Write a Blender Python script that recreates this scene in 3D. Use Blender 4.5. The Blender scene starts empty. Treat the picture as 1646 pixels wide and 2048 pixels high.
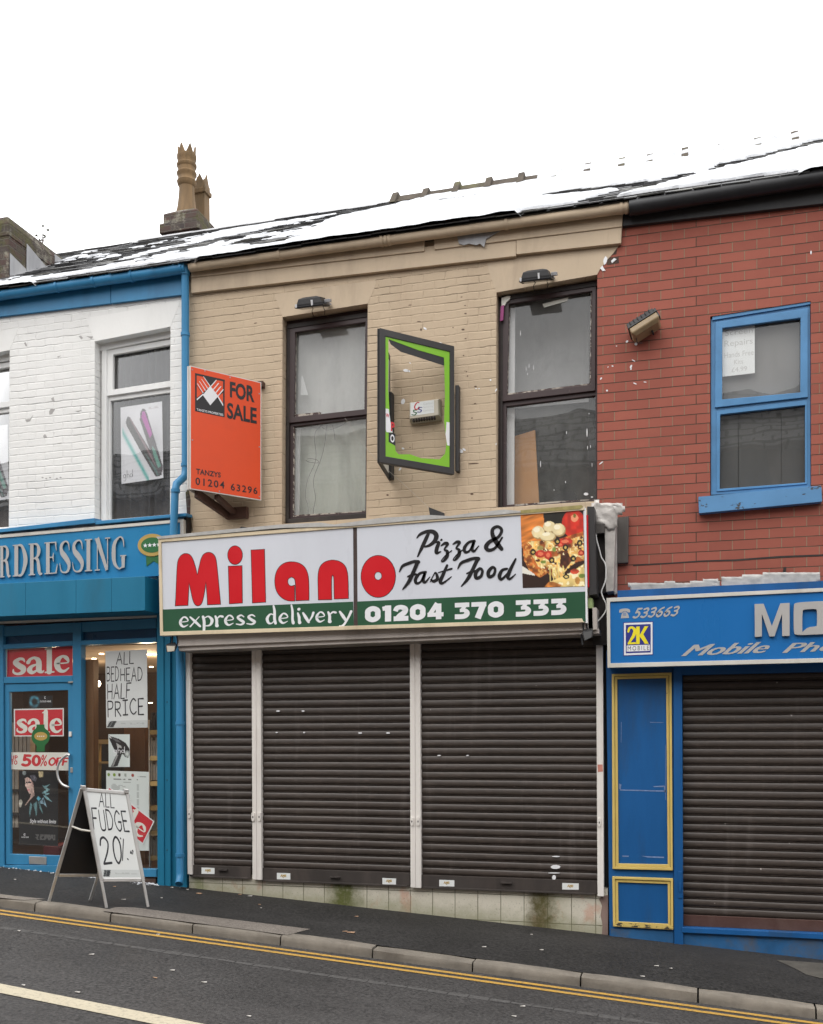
import bpy, bmesh, math, random
import numpy as np
from mathutils import Vector, Matrix, noise
from mathutils.geometry import tessellate_polygon

scene = bpy.context.scene
col = scene.collection
rnd = random.Random(7)

# ------------------------------------------------------------------ camera
FPX, CX, HY, D, ZC = 2050.0, 823.0, 1495.0, 10.1, 1.87
YAW = math.atan(FPX / (823 + 6400))
SN, CS = math.sin(YAW), math.cos(YAW)
cam = bpy.data.cameras.new('camera')
cam_ob = bpy.data.objects.new('camera', cam); col.objects.link(cam_ob)
cam.sensor_width = 36.0; cam.sensor_fit = 'AUTO'
cam.lens = 36.0 * FPX / 2048.0
cam.shift_y = (HY - 1024.0) / 2048.0
cam.clip_start = 0.1; cam.clip_end = 2000
cam_ob.location = (0, -D, ZC)
cam_ob.rotation_euler = (math.pi / 2, 0, YAW)
scene.camera = cam_ob
scene.render.resolution_x = 823; scene.render.resolution_y = 1024

# ------------------------------------------------------------------ light: overcast winter day
SUN_EL, SUN_AZ = 52.0, 205.0       # compass style: from behind the camera, a little to the left
world = bpy.data.worlds.new('World'); scene.world = world; world.use_nodes = True
wn, wl = world.node_tree.nodes, world.node_tree.links
bg = wn['Background']; bg.inputs['Strength'].default_value = 0.1
sky = wn.new('ShaderNodeTexSky'); sky.sky_type = 'NISHITA'; sky.sun_disc = False
sky.sun_elevation = math.radians(SUN_EL); sky.sun_rotation = math.radians(SUN_AZ)
sky.air_density = 1.0; sky.dust_density = 4.0
hs = wn.new('ShaderNodeHueSaturation'); hs.inputs['Saturation'].default_value = 0.15
wl.new(sky.outputs['Color'], hs.inputs['Color'])
tc = wn.new('ShaderNodeTexCoord'); sp = wn.new('ShaderNodeSeparateXYZ')
wl.new(tc.outputs['Generated'], sp.inputs['Vector'])
mr = wn.new('ShaderNodeMapRange'); mr.inputs['From Min'].default_value = 0; mr.inputs['From Max'].default_value = 1
mr.inputs['To Min'].default_value = 13.0; mr.inputs['To Max'].default_value = 33.0
wl.new(sp.outputs['Z'], mr.inputs['Value'])
cc = wn.new('ShaderNodeVectorMath'); cc.operation = 'SCALE'
cc.inputs[0].default_value = (0.985, 0.99, 1.0)
wl.new(mr.outputs['Result'], cc.inputs['Scale'])
mx = wn.new('ShaderNodeMix'); mx.data_type = 'RGBA'; mx.inputs['Factor'].default_value = 0.85   # cloud cover
wl.new(hs.outputs['Color'], mx.inputs[6]); wl.new(cc.outputs['Vector'], mx.inputs[7])
wl.new(mx.outputs[2], bg.inputs['Color'])
sun = bpy.data.lights.new('sun', 'SUN'); sun.energy = 0.8; sun.angle = math.radians(40); sun.color = (1, 0.96, 0.9)
sun_ob = bpy.data.objects.new('sun', sun); col.objects.link(sun_ob)
_el, _az = math.radians(SUN_EL), math.radians(SUN_AZ)
_dir = Vector((math.sin(_az) * math.cos(_el), math.cos(_az) * math.cos(_el), math.sin(_el)))
sun_ob.rotation_euler = _dir.to_track_quat('Z', 'Y').to_euler(); sun_ob.location = (0, -20, 30)
vs = scene.view_settings
scene.display_settings.display_device = 'sRGB'
vs.view_transform = 'Standard'; vs.look = 'None'; vs.exposure = 0.16; vs.gamma = 1.0; vs.use_curve_mapping = False

# ------------------------------------------------------------------ measuring: photo pixel -> point on the plane y
def P(u, v, y=0.0):
    t = u - CX; Y = D + y; den = CS * FPX + SN * t
    return Vector((Y * (-SN * FPX + CS * t) / den, y, (HY - v) * Y / den + ZC))
def X(u, y=0.0): return P(u, HY, y).x
def Z(u, v, y=0.0): return P(u, v, y).z
def zwall(x): return -0.064 * x
def zkerb(x): return zwall(x) + max(-0.16, min(0.1, -0.061 - 0.0106 * x))
KY = -1.70
def zpave(x, y):
    t = min(1.0, max(0.0, y / KY)); return zwall(x) * (1 - t) + zkerb(x) * t
def zroad(x, y): return zkerb(x) - 0.085 + min(0.06, 0.028 * max(0.0, KY - y))
def G(u, v, zf):
    """point where the sight line of a photo pixel meets the ground surface zf(x, y)"""
    lo, hi = -9.0, 2.0
    for _ in range(60):
        m = (lo + hi) / 2; p = P(u, v, m)
        if p.z > zf(p.x, m): lo = m
        else: hi = m
    return P(u, v, lo)

# ------------------------------------------------------------------ mesh helpers
class MB:
    def __init__(s): s.v, s.f = [], []
    def pts(s, pts):
        i = len(s.v); s.v += [tuple(p) for p in pts]; return list(range(i, i + len(pts)))
    def poly(s, pts): s.f.append(s.pts(pts)); return s
    def plate3(s, outer, holes, d):
        """flat 3-D outline with holes, thickened by vector d"""
        loops = [list(map(Vector, outer))] + [list(map(Vector, h)) for h in holes]
        flat = [p for l in loops for p in l]
        tris = tessellate_polygon(loops)
        a = s.pts(flat); b = s.pts([p + d for p in flat])
        for t in tris:
            s.f.append([a[i] for i in t]); s.f.append([b[i] for i in reversed(t)])
        k = 0
        for l in loops:
            n = len(l)
            for i in range(n):
                j = (i + 1) % n
                s.f.append([a[k + i], a[k + j], b[k + j], b[k + i]])
            k += n
        return s
    def plate(s, outer, holes, y0, y1):
        """photo outline on plane y0, pushed back to y1"""
        return s.plate3([P(u, v, y0) for u, v in outer], [[P(u, v, y0) for u, v in h] for h in holes], Vector((0, y1 - y0, 0)))
    def prism(s, pts, y0, y1): return s.plate(pts, [], y0, y1)
    def box(s, x0, x1, y0, y1, z0, z1):
        return s.hexa([(x0, y0, z0), (x1, y0, z0), (x1, y1, z0), (x0, y1, z0), (x0, y0, z1), (x1, y0, z1), (x1, y1, z1), (x0, y1, z1)])
    def hexa(s, p):
        a = s.pts(p)
        for q in ((0, 3, 2, 1), (4, 5, 6, 7), (0, 1, 5, 4), (1, 2, 6, 5), (2, 3, 7, 6), (3, 0, 4, 7)): s.f.append([a[i] for i in q])
        return s
    def obox(s, c, ax, h):
        c = Vector(c); ax = [Vector(a).normalized() * k for a, k in zip(ax, h)]
        p = [c + sx * ax[0] + sy * ax[1] + sz * ax[2] for sz in (-1, 1) for sx, sy in ((-1, -1), (1, -1), (1, 1), (-1, 1))]
        return s.hexa(p)
    def bar(s, a, b, w, h, up=(0, 0, 1)):
        a, b = Vector(a), Vector(b); d = b - a; side = d.cross(Vector(up)).normalized(); u = side.cross(d).normalized()
        return s.obox((a + b) / 2, (d, side, u), (d.length / 2, w / 2, h / 2))
    def tube(s, pts, r, n=10, cap=True):
        pts = [Vector(p) for p in pts]; rings = []
        rr = r if isinstance(r, (list, tuple)) else [r] * len(pts)
        prev = None
        for i, p in enumerate(pts):
            d = (pts[min(i + 1, len(pts) - 1)] - pts[max(i - 1, 0)]).normalized()
            if prev is None: prev = d.orthogonal().normalized()
            nrm = (prev - d * prev.dot(d)); nrm = nrm.normalized() if nrm.length > 1e-6 else d.orthogonal().normalized()
            prev = nrm; bn = d.cross(nrm)
            rings.append(s.pts([p + rr[i] * (math.cos(2 * math.pi * k / n) * nrm + math.sin(2 * math.pi * k / n) * bn) for k in range(n)]))
        for a, b in zip(rings, rings[1:]):
            for k in range(n): s.f.append([a[k], a[(k + 1) % n], b[(k + 1) % n], b[k]])
        if cap: s.f.append(rings[0][::-1]); s.f.append(rings[-1])
        return s
    def lathe(s, prof, c, n=20, sq=False):
        c = Vector(c); rings = []
        for r, z in prof:
            rings.append(s.pts([c + Vector((r * math.cos(2 * math.pi * k / n + (math.pi / 4 if sq else 0)), r * math.sin(2 * math.pi * k / n + (math.pi / 4 if sq else 0)), z)) for k in range(n)]))
        for a, b in zip(rings, rings[1:]):
            for k in range(n): s.f.append([a[k], a[(k + 1) % n], b[(k + 1) % n], b[k]])
        s.f.append(rings[0][::-1]); s.f.append(rings[-1])
        return s
    def loft(s, loops, cap=True):
        r = [s.pts(l) for l in loops]; n = len(r[0])
        for a, b in zip(r, r[1:]):
            for k in range(n): s.f.append([a[k], a[(k + 1) % n], b[(k + 1) % n], b[k]])
        if cap: s.f.append(r[0][::-1]); s.f.append(r[-1])
        return s
    def build(s, name, m, parent=None, smooth=False, bevel=0.0, sub=0, fix=True):
        me = bpy.data.meshes.new(name); me.from_pydata(s.v, [], s.f)
        if fix:
            bm = bmesh.new(); bm.from_mesh(me); bmesh.ops.recalc_face_normals(bm, faces=bm.faces); bm.to_mesh(me); bm.free()
        me.materials.append(m)
        if smooth: me.polygons.foreach_set('use_smooth', [True] * len(me.polygons))
        o = bpy.data.objects.new(name, me); col.objects.link(o)
        if parent: adopt(o, parent)
        if smooth:
            try: me.set_sharp_from_angle(angle=math.radians(40))
            except Exception: pass
        if bevel:
            b = o.modifiers.new('bevel', 'BEVEL'); b.width = bevel; b.segments = 2; b.limit_method = 'ANGLE'; b.angle_limit = math.radians(40)
        return o
def adopt(o, parent):
    """parts are modelled in world coordinates; only the Empty of a thing is off the origin"""
    o.parent = parent
    if parent.type == 'EMPTY' and not parent.get('_local'): o.matrix_parent_inverse = Matrix.Translation(parent.location).inverted()
def tag(o, label=None, cat=None, group=None, kind=None):
    if label: o['label'] = label
    if cat: o['category'] = cat
    if group: o['group'] = group
    if kind: o['kind'] = kind
    return o
def empty(name, loc, label, cat, group=None):
    o = bpy.data.objects.new(name, None); col.objects.link(o); o.location = loc; o.empty_display_size = 0.2
    return tag(o, label, cat, group)
def lerp(a, b, t): return a + (b - a) * t
def rect(u0, v0, u1, v1): return [(u0, v0), (u1, v0), (u1, v1), (u0, v1)]
def smoothpoly(pts, it=2, ang=50):
    """round the shallow corners of an outline, keep the sharp ones"""
    pts = [Vector((p[0], p[1], 0)) for p in pts]
    for _ in range(it):
        out = []; n = len(pts)
        for i in range(n):
            a, b, c = pts[i - 1], pts[i], pts[(i + 1) % n]
            d1, d2 = (b - a), (c - b)
            if d1.length < 1e-9 or d2.length < 1e-9: continue
            if d1.angle(d2) > math.radians(ang): out.append(b)
            else: out += [b - d1 * 0.25, b + d2 * 0.25]
        pts = out
    return [(p.x, p.y) for p in pts]
def ell(cx, cy, rx, ry, n=28, rot=0):
    c, s_ = math.cos(rot), math.sin(rot)
    return [(cx + rx * math.cos(a) * c - ry * math.sin(a) * s_, cy + rx * math.cos(a) * s_ + ry * math.sin(a) * c) for a in [2 * math.pi * k / n for k in range(n)]]
def grow(pts, d):
    n = len(pts); ar = sum(pts[i][0] * pts[(i + 1) % n][1] - pts[(i + 1) % n][0] * pts[i][1] for i in range(n)); sg = 1 if ar > 0 else -1
    out = []
    for i in range(n):
        a, b, c = Vector(pts[i - 1]), Vector(pts[i]), Vector(pts[(i + 1) % n])
        e1, e2 = (b - a), (c - b)
        if e1.length < 1e-9 or e2.length < 1e-9: out.append(pts[i]); continue
        n1 = Vector((e1.y, -e1.x)).normalized(); n2 = Vector((e2.y, -e2.x)).normalized()
        m = n1 + n2; m = n1 if m.length < 1e-3 else m.normalized()
        k = min(2.0, 1 / max(0.3, m.dot(n1))); out.append((b.x + m.x * d * k * sg, b.y + m.y * d * k * sg))
    return out

# ------------------------------------------------------------------ lettering
def spline(pts, n=6, closed=False):
    p = [tuple(q) + ((0,) if len(q) == 2 else ()) for q in pts]
    if len(p) < 3: return p
    out = []; m = len(p)
    rng = range(m) if closed else range(m - 1)
    for i in rng:
        p0 = p[(i - 1) % m] if closed or i > 0 else p[0]; p1 = p[i]; p2 = p[(i + 1) % m]
        p3 = p[(i + 2) % m] if closed or i + 2 < m else p[-1]
        for k in range(n):
            t = k / n
            out.append(tuple(0.5 * (2 * b + (c - a) * t + (2 * a - 5 * b + 4 * c - d) * t * t + (3 * b - a - 3 * c + d) * t ** 3) for a, b, c, d in zip(p0, p1, p2, p3)))
    out.append(p[0] if closed else p[-1])
    return out
def ribbon(mb, pts, M, off, w=None, smooth=True, closed=False, depth=0.0, cap=True):
    """one pen stroke: centre line with widths -> strip of faces mapped by M(x, y, off)"""
    if w is not None: pts = [(q[0], q[1], w) for q in pts]
    q = spline(pts, 6, closed) if smooth else [tuple(a) for a in pts]
    n = len(q); L, R = [], []
    for i in range(n):
        if closed: a, b = q[(i - 1) % (n - 1)], q[(i + 1) % (n - 1)]
        else: a, b = q[max(0, i - 1)], q[min(n - 1, i + 1)]
        dx, dy = b[0] - a[0], b[1] - a[1]; l = math.hypot(dx, dy) or 1
        h = max(1e-4, q[i][2]) / 2
        if not smooth and 0 < i < n - 1:
            e1 = math.atan2(q[i][1] - a[1], q[i][0] - a[0]); e2 = math.atan2(b[1] - q[i][1], b[0] - q[i][0])
            h /= max(0.5, abs(math.cos((e2 - e1) / 2)))
        nx, ny = -dy / l * h, dx / l * h
        L.append((q[i][0] + nx, q[i][1] + ny)); R.append((q[i][0] - nx, q[i][1] - ny))
    def capp(i, j):
        c = q[i]; dx, dy = q[i][0] - q[j][0], q[i][1] - q[j][1]; a0 = math.atan2(dy, dx); h = q[i][2] / 2
        return [(c[0] + h * math.cos(a0 + s_), c[1] + h * math.sin(a0 + s_)) for s_ in (-math.pi / 2, -math.pi / 4, 0, math.pi / 4, math.pi / 2)]
    fl = [(M(x, y, off)) for x, y in L]; fr = [(M(x, y, off)) for x, y in R]
    a = mb.pts(fl); b = mb.pts(fr)
    for i in range(n - 1): mb.f.append([a[i], a[i + 1], b[i + 1], b[i]])
    if depth:
        a2 = mb.pts([M(x, y, off - depth) for x, y in L]); b2 = mb.pts([M(x, y, off - depth) for x, y in R])
        for i in range(n - 1):
            mb.f.append([a[i], a2[i], a2[i + 1], a[i + 1]]); mb.f.append([b[i], b[i + 1], b2[i + 1], b2[i]])
        if not closed:
            mb.f.append([a[0], b[0], b2[0], a2[0]]); mb.f.append([a[-1], a2[-1], b2[-1], b[-1]])
    elif cap and not closed:
        mb.f.append(mb.pts([M(x, y, off) for x, y in capp(0, 1)])); mb.f.append(mb.pts([M(x, y, off) for x, y in capp(-1, -2)]))
def MPX(y, s=1.0, ox=0.0, oy=0.0):
    """map for strokes given in pixels of an enlarged crop (scale s, origin ox, oy) on the plane y"""
    return lambda x, yy, off: P(ox + x / s, oy + yy / s, y - off)
def MQ(tl, tr, br, bl, y):
    """(s, t) with t upward -> quad of photo pixels on plane y, lifted by off towards the street"""
    def M(s, t, off):
        u = lerp(lerp(bl[0], br[0], s), lerp(tl[0], tr[0], s), t); v = lerp(lerp(bl[1], br[1], s), lerp(tl[1], tr[1], s), t)
        return P(u, v, y - off)
    return M
def MQ3(tl, tr, br, bl):
    tl, tr, br, bl = map(Vector, (tl, tr, br, bl))
    nrm = (tr - tl).cross(bl - tl).normalized()
    if nrm.y > 0: nrm = -nrm
    return lambda s, t, off: (bl.lerp(br, s)).lerp(tl.lerp(tr, s), t) + nrm * off
def sub(M, s0, t0, s1, t1, kx=0.0):
    return lambda s, t, off: M(s0 + (s1 - s0) * s + kx * t, t0 + (t1 - t0) * t, off)
_tc = {}
def type_in(mb, body, M, off, bold=0.0, shear=0.0, sp_=1.0, align=False):
    """built-in typeface, stretched to fill the unit square of M"""
    key = (body, bold, shear, sp_)
    if key not in _tc:
        c = bpy.data.curves.new('type', 'FONT'); c.body = body; c.offset = bold; c.shear = shear; c.space_character = sp_; c.resolution_u = 3
        o = bpy.data.objects.new('type', c)
        me = bpy.data.meshes.new_from_object(o)
        vv = [tuple(v.co[:2]) for v in me.vertices]; ff = [list(p.vertices) for p in me.polygons]
        bpy.data.objects.remove(o); bpy.data.curves.remove(c); bpy.data.meshes.remove(me)
        _tc[key] = (vv, ff)
    vv, ff = _tc[key]
    x0 = min(v[0] for v in vv); x1 = max(v[0] for v in vv); y0 = min(v[1] for v in vv); y1 = max(v[1] for v in vv)
    a = mb.pts([M((x - x0) / (x1 - x0), (y - y0) / (y1 - y0), off) for x, y in vv])
    for f in ff: mb.f.append([a[i] for i in f])
S_ = 'S'   # marks a curved stroke
MONO = {
 'A': (.75, [[(0, 0), (.38, 1), (.75, 0)], [(.14, .38), (.6, .38)]]),
 'B': (.62, [[(0, 0), (0, 1)], [S_, (0, 1), (.45, .97), (.55, .78), (.4, .57), (0, .53)], [S_, (0, .53), (.5, .5), (.62, .25), (.45, .03), (0, 0)]]),
 'C': (.68, [[S_, (.65, .85), (.4, 1), (.12, .8), (0, .5), (.12, .17), (.4, 0), (.68, .15)]]),
 'D': (.66, [[(0, 0), (0, 1)], [S_, (0, 1), (.42, .92), (.66, .5), (.42, .08), (0, 0)]]),
 'E': (.55, [[(.55, 1), (0, 1), (0, 0), (.55, 0)], [(0, .52), (.45, .52)]]),
 'F': (.55, [[(.58, 1), (0, 1), (0, 0)], [(0, .52), (.42, .52)]]),
 'G': (.7, [[S_, (.66, .85), (.4, 1), (.12, .8), (0, .5), (.12, .17), (.4, 0), (.66, .15), (.68, .42)], [(.4, .45), (.74, .45)]]),
 'H': (.62, [[(0, 0), (0, 1)], [(.62, 0), (.62, 1)], [(0, .5), (.62, .5)]]),
 'I': (.5, [[(.25, 0), (.25, 1)], [(0, 1), (.5, 1)], [(0, 0), (.5, 0)]]),
 'L': (.5, [[(0, 1), (0, 0), (.5, 0)]]),
 'P': (.55, [[(0, 0), (0, 1)], [S_, (0, 1), (.45, .95), (.55, .75), (.42, .52), (0, .48)]]),
 'R': (.6, [[(0, 0), (0, 1)], [S_, (0, 1), (.45, .95), (.55, .75), (.42, .52), (0, .48)], [(.15, .48), (.6, 0)]]),
 'U': (.6, [[S_, (0, 1), (0, .4), (.08, .08), (.3, 0), (.55, .08), (.6, .4), (.6, 1)]]),
 'O': (.75, [[S_, 'C', (.37, 1), (.05, .75), (.02, .3), (.37, 0), (.7, .3), (.7, .72)]]),
 'T': (.6, [[(0, 1), (.6, 1)], [(.3, 1), (.3, 0)]]),
 'e': (.6, [[S_, (.6, .85), (.45, 1), (.15, .85), (.02, .5), (.15, .1), (.4, 0), (.65, .06)], [(.05, .48), (.42, .5)]]),
 '0': (.55, [[S_, 'C', (.28, 1), (.05, .75), (.05, .25), (.28, 0), (.52, .25), (.52, .75)]]),
 '2': (.6, [[S_, (0, .72), (.12, .95), (.35, 1), (.55, .8), (.45, .5), (.2, .2), (0, 0)], [(0, 0), (.62, .03)]]),
 '5': (.6, [[(.58, 1), (.15, 1), (.1, .56)], [S_, (.1, .56), (.35, .62), (.58, .4), (.5, .1), (.25, 0), (0, .1)]]),
 '3': (.6, [[S_, (.03, .9), (.35, 1), (.55, .8), (.42, .57), (.2, .53)], [S_, (.2, .53), (.5, .48), (.58, .22), (.35, 0), (0, .1)]]),
 '6': (.6, [[S_, (.52, .98), (.2, .8), (.03, .4), (.1, .08), (.35, 0), (.56, .2), (.5, .46), (.3, .54), (.06, .38)]]),
 ' ': (.35, []),
}
def word(mb, text, M, off, w, font=MONO, gap=.18, jit=0.0, depth=0.0, cap=True):
    W = sum(font[c][0] for c in text) + gap * (len(text) - 1); x = 0; k = 0
    for c in text:
        gw, st = font[c]; dy = rnd.uniform(-jit, jit); sc = 1 + rnd.uniform(-jit, jit)
        for s_ in st:
            sm = s_[0] == S_; s2 = s_[1:] if sm else s_
            cl = s2[0] == 'C'; s2 = s2[1:] if cl else s2
            pts = [((x + q[0]) / W, q[1] * sc + dy) + ((q[2],) if len(q) > 2 else ()) for q in s2]
            # widths are in cap heights: work in metric-like space then squeeze x
            pts = [(q[0] * W, q[1]) + ((q[2] if len(q) > 2 else w),) for q in pts]
            MM = lambda a, b, o, W=W: M(a / W, b, o)
            ribbon(mb, pts, MM, off + k * 0.0002, smooth=sm, closed=cl, depth=depth, cap=cap); k += 1
        x += gw + gap

# ------------------------------------------------------------------ materials
def srgb(r, g, b):
    f = lambda c: (c / 255 / 12.92) if c / 255 <= 0.04045 else ((c / 255 + 0.055) / 1.055) ** 2.4
    return (f(r), f(g), f(b), 1)
class NT:
    def __init__(s, name):
        s.m = bpy.data.materials.new(name); s.m.use_nodes = True; s.t = s.m.node_tree; s.n = s.t.nodes; s.l = s.t.links
        s.b = s.n['Principled BSDF']; s.out = s.n['Material Output']
        s._tc = None
    def new(s, typ, **kw):
        n = s.n.new(typ)
        for k, v in kw.items():
            if k in n.inputs: n.inputs[k].default_value = v
            else: setattr(n, k, v)
        return n
    def link(s, a, b): s.l.new(a, b)
    def obj(s):
        if not s._tc: s._tc = s.n.new('ShaderNodeTexCoord')
        return s._tc.outputs['Object']
    def mapped(s, scale=(1, 1, 1), loc=(0, 0, 0), rot=(0, 0, 0)):
        m = s.new('ShaderNodeMapping'); m.inputs['Scale'].default_value = scale; m.inputs['Location'].default_value = loc; m.inputs['Rotation'].default_value = rot
        s.link(s.obj(), m.inputs['Vector']); return m.outputs['Vector']
    def noise(s, scale, detail=4, rough=0.55, vec=None, dist=0.0):
        n = s.new('ShaderNodeTexNoise'); n.inputs['Scale'].default_value = scale; n.inputs['Detail'].default_value = detail
        n.inputs['Roughness'].default_value = rough; n.inputs['Distortion'].default_value = dist
        s.link(vec if vec is not None else s.obj(), n.inputs['Vector']); return n.outputs['Fac']
    def ramp(s, fac, stops, interp='LINEAR'):
        r = s.new('ShaderNodeValToRGB'); r.color_ramp.interpolation = interp
        e = r.color_ramp.elements
        while len(e) < len(stops): e.new(0.5)
        for q, (p, c) in zip(e, stops): q.position = p; q.color = c if isinstance(c, tuple) else (c, c, c, 1)
        s.link(fac, r.inputs['Fac']); return r.outputs['Color']
    def mix(s, fac, a, b, mode='MIX'):
        n = s.new('ShaderNodeMix'); n.data_type = 'RGBA'; n.blend_type = mode
        for v, i in ((fac, 0), (a, 6), (b, 7)):
            if isinstance(v, (int, float)): n.inputs[i].default_value = v
            elif isinstance(v, tuple): n.inputs[i].default_value = v
            else: s.link(v, n.inputs[i])
        return n.outputs[2]
    def math(s, op, a, b=0.0, clamp=False):
        n = s.new('ShaderNodeMath'); n.operation = op; n.use_clamp = clamp
        for v, i in ((a, 0), (b, 1)):
            if isinstance(v, (int, float)): n.inputs[i].default_value = v
            else: s.link(v, n.inputs[i])
        return n.outputs[0]
    def bump(s, h, dist=0.003, strength=1.0, prev=None):
        n = s.new('ShaderNodeBump'); n.inputs['Distance'].default_value = dist; n.inputs['Strength'].default_value = strength
        s.link(h, n.inputs['Height'])
        if prev is not None: s.link(prev, n.inputs['Normal'])
        return n.outputs['Normal']
    def setc(s, c):
        if isinstance(c, tuple): s.b.inputs['Base Color'].default_value = c
        else: s.link(c, s.b.inputs['Base Color'])
        return s
    def setn(s, n): s.link(n, s.b.inputs['Normal']); return s
    def setr(s, r):
        if isinstance(r, (int, float)): s.b.inputs['Roughness'].default_value = r
        else: s.link(r, s.b.inputs['Roughness'])
        return s
def shade(c, k): return tuple(min(1, x * k) for x in c[:3]) + (1,)

def paint_mat(name, c, rough=0.45, var=0.12, scale=3.0, bump=0.0008, dirt=None, dirtamt=0.35, streak=False, metal=0.0, spec=0.32, dscale=2.2):
    """paint, plastic or metal that has been out in the weather"""
    t = NT(name)
    vec = t.mapped((1, 1, 0.22)) if streak else t.obj()
    n1 = t.noise(scale, 6, .6, vec); n2 = t.noise(scale * 17, 4, .6)
    base = t.mix(t.ramp(n1, [(.3, 0.0), (.7, 1.0)]), shade(c, 1 - var), shade(c, 1 + var * .6))
    base = t.mix(t.math('MULTIPLY', t.ramp(n2, [(.35, 0.0), (.75, 1.0)]), var * .8), base, shade(c, .72))
    if dirt is not None:
        d = t.noise(dscale, 8, .68, vec, .4)
        base = t.mix(t.math('MULTIPLY', t.ramp(d, [(.5, 0.0), (.74, 1.0)]), dirtamt), base, dirt)
    t.setc(base); t.setr(t.math('ADD', t.math('MULTIPLY', n1, .25), rough - .12, True))
    t.b.inputs['Metallic'].default_value = metal; t.b.inputs['Specular IOR Level'].default_value = spec
    if bump: t.setn(t.bump(t.math('ADD', t.math('MULTIPLY', n2, .4), n1), bump, .8))
    return t.m
def brick_vec(t, ox=0.0, oz=0.0, wob=0.006, wscale=5.0, side=False):
    sp_ = t.new('ShaderNodeSeparateXYZ'); t.link(t.obj(), sp_.inputs[0])
    w = t.new('ShaderNodeTexNoise'); w.inputs['Scale'].default_value = wscale; w.inputs['Detail'].default_value = 3; t.link(t.obj(), w.inputs['Vector'])
    ws = t.new('ShaderNodeSeparateXYZ'); t.link(w.outputs['Color'], ws.inputs[0])
    cb = t.new('ShaderNodeCombineXYZ')
    h = sp_.outputs['X'] if not side else t.math('ADD', sp_.outputs['X'], sp_.outputs['Y'])
    t.link(t.math('ADD', h, t.math('ADD', t.math('MULTIPLY', ws.outputs['X'], wob), ox)), cb.inputs['X'])
    t.link(t.math('ADD', sp_.outputs['Z'], t.math('ADD', t.math('MULTIPLY', ws.outputs['Y'], wob), oz)), cb.inputs['Y'])
    return cb.outputs[0]
def brick_tex(t, vec, w, h, mortar, c1, c2, cm, smooth=0.1, bias=0.0):
    b = t.new('ShaderNodeTexBrick'); b.offset = 0.5
    t.link(vec, b.inputs['Vector'])
    for k, v in (('Scale', 1.0), ('Mortar Size', mortar), ('Mortar Smooth', smooth), ('Bias', bias), ('Brick Width', w), ('Row Height', h), ('Color1', c1), ('Color2', c2), ('Mortar', cm)): b.inputs[k].default_value = v
    return b
W1c, K1c = (1, 1, 1, 1), (0, 0, 0, 1)
def painted_brick(name, c, crack_shade, oz=0.0, crack_shade_amt=.6, thr=(.5, .62), depth=0.004, dirt=None):
    """old brick under many coats of paint: soft courses, ragged cracks with painted shadow lines along some of the bed joints"""
    t = NT(name)
    v = brick_vec(t, 0.03, oz, 0.026, 7.0)
    b = brick_tex(t, v, .235, .081, .010, shade(c, 1.02), shade(c, .96), shade(c, .985), 1.0)
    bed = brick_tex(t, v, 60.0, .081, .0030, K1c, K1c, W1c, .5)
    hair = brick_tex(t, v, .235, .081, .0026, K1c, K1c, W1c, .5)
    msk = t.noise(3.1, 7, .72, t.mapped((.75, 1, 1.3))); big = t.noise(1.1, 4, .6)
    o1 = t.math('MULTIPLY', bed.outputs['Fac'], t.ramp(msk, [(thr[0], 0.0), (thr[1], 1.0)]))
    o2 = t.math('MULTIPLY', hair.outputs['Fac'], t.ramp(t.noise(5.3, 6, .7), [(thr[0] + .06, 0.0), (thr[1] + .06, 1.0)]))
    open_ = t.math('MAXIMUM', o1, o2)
    n1 = t.noise(1.3, 6, .65); n2 = t.noise(26, 5, .65); n3 = t.noise(70, 3, .6); n4 = t.noise(9, 4, .6)
    base = t.mix(t.ramp(n1, [(.3, 0.0), (.7, 1.0)]), b.outputs['Color'], t.mix(.6, b.outputs['Color'], shade(c, .86)))
    base = t.mix(t.math('MULTIPLY', t.ramp(n2, [(.55, 0.0), (.8, 1.0)]), .14), base, shade(c, .6))
    if dirt is not None:
        base = t.mix(t.math('MULTIPLY', t.ramp(t.noise(1.1, 8, .7, t.mapped((2.2, 1, .35))), [(.52, 0.0), (.8, 1.0)]), .35), base, dirt)
    base = t.mix(t.math('MULTIPLY', open_, crack_shade_amt), base, crack_shade)  # dark tint in the cracks: dirt plus a painted shadow line under the courses
    t.setc(base); t.setr(.68); t.b.inputs['Specular IOR Level'].default_value = .2
    amt = t.ramp(big, [(.32, .15), (.62, 1.0)])
    h = t.math('SUBTRACT', 1.0, t.math('MULTIPLY', b.outputs['Fac'], amt))
    nb = t.bump(h, depth, 1.0); nb = t.bump(open_, -0.007, 1.0, nb)
    nb = t.bump(n4, .010, .45, nb); nb = t.bump(n2, .006, .5, nb); nb = t.bump(n3, .002, .5, nb)
    t.setn(nb); return t.m
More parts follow.
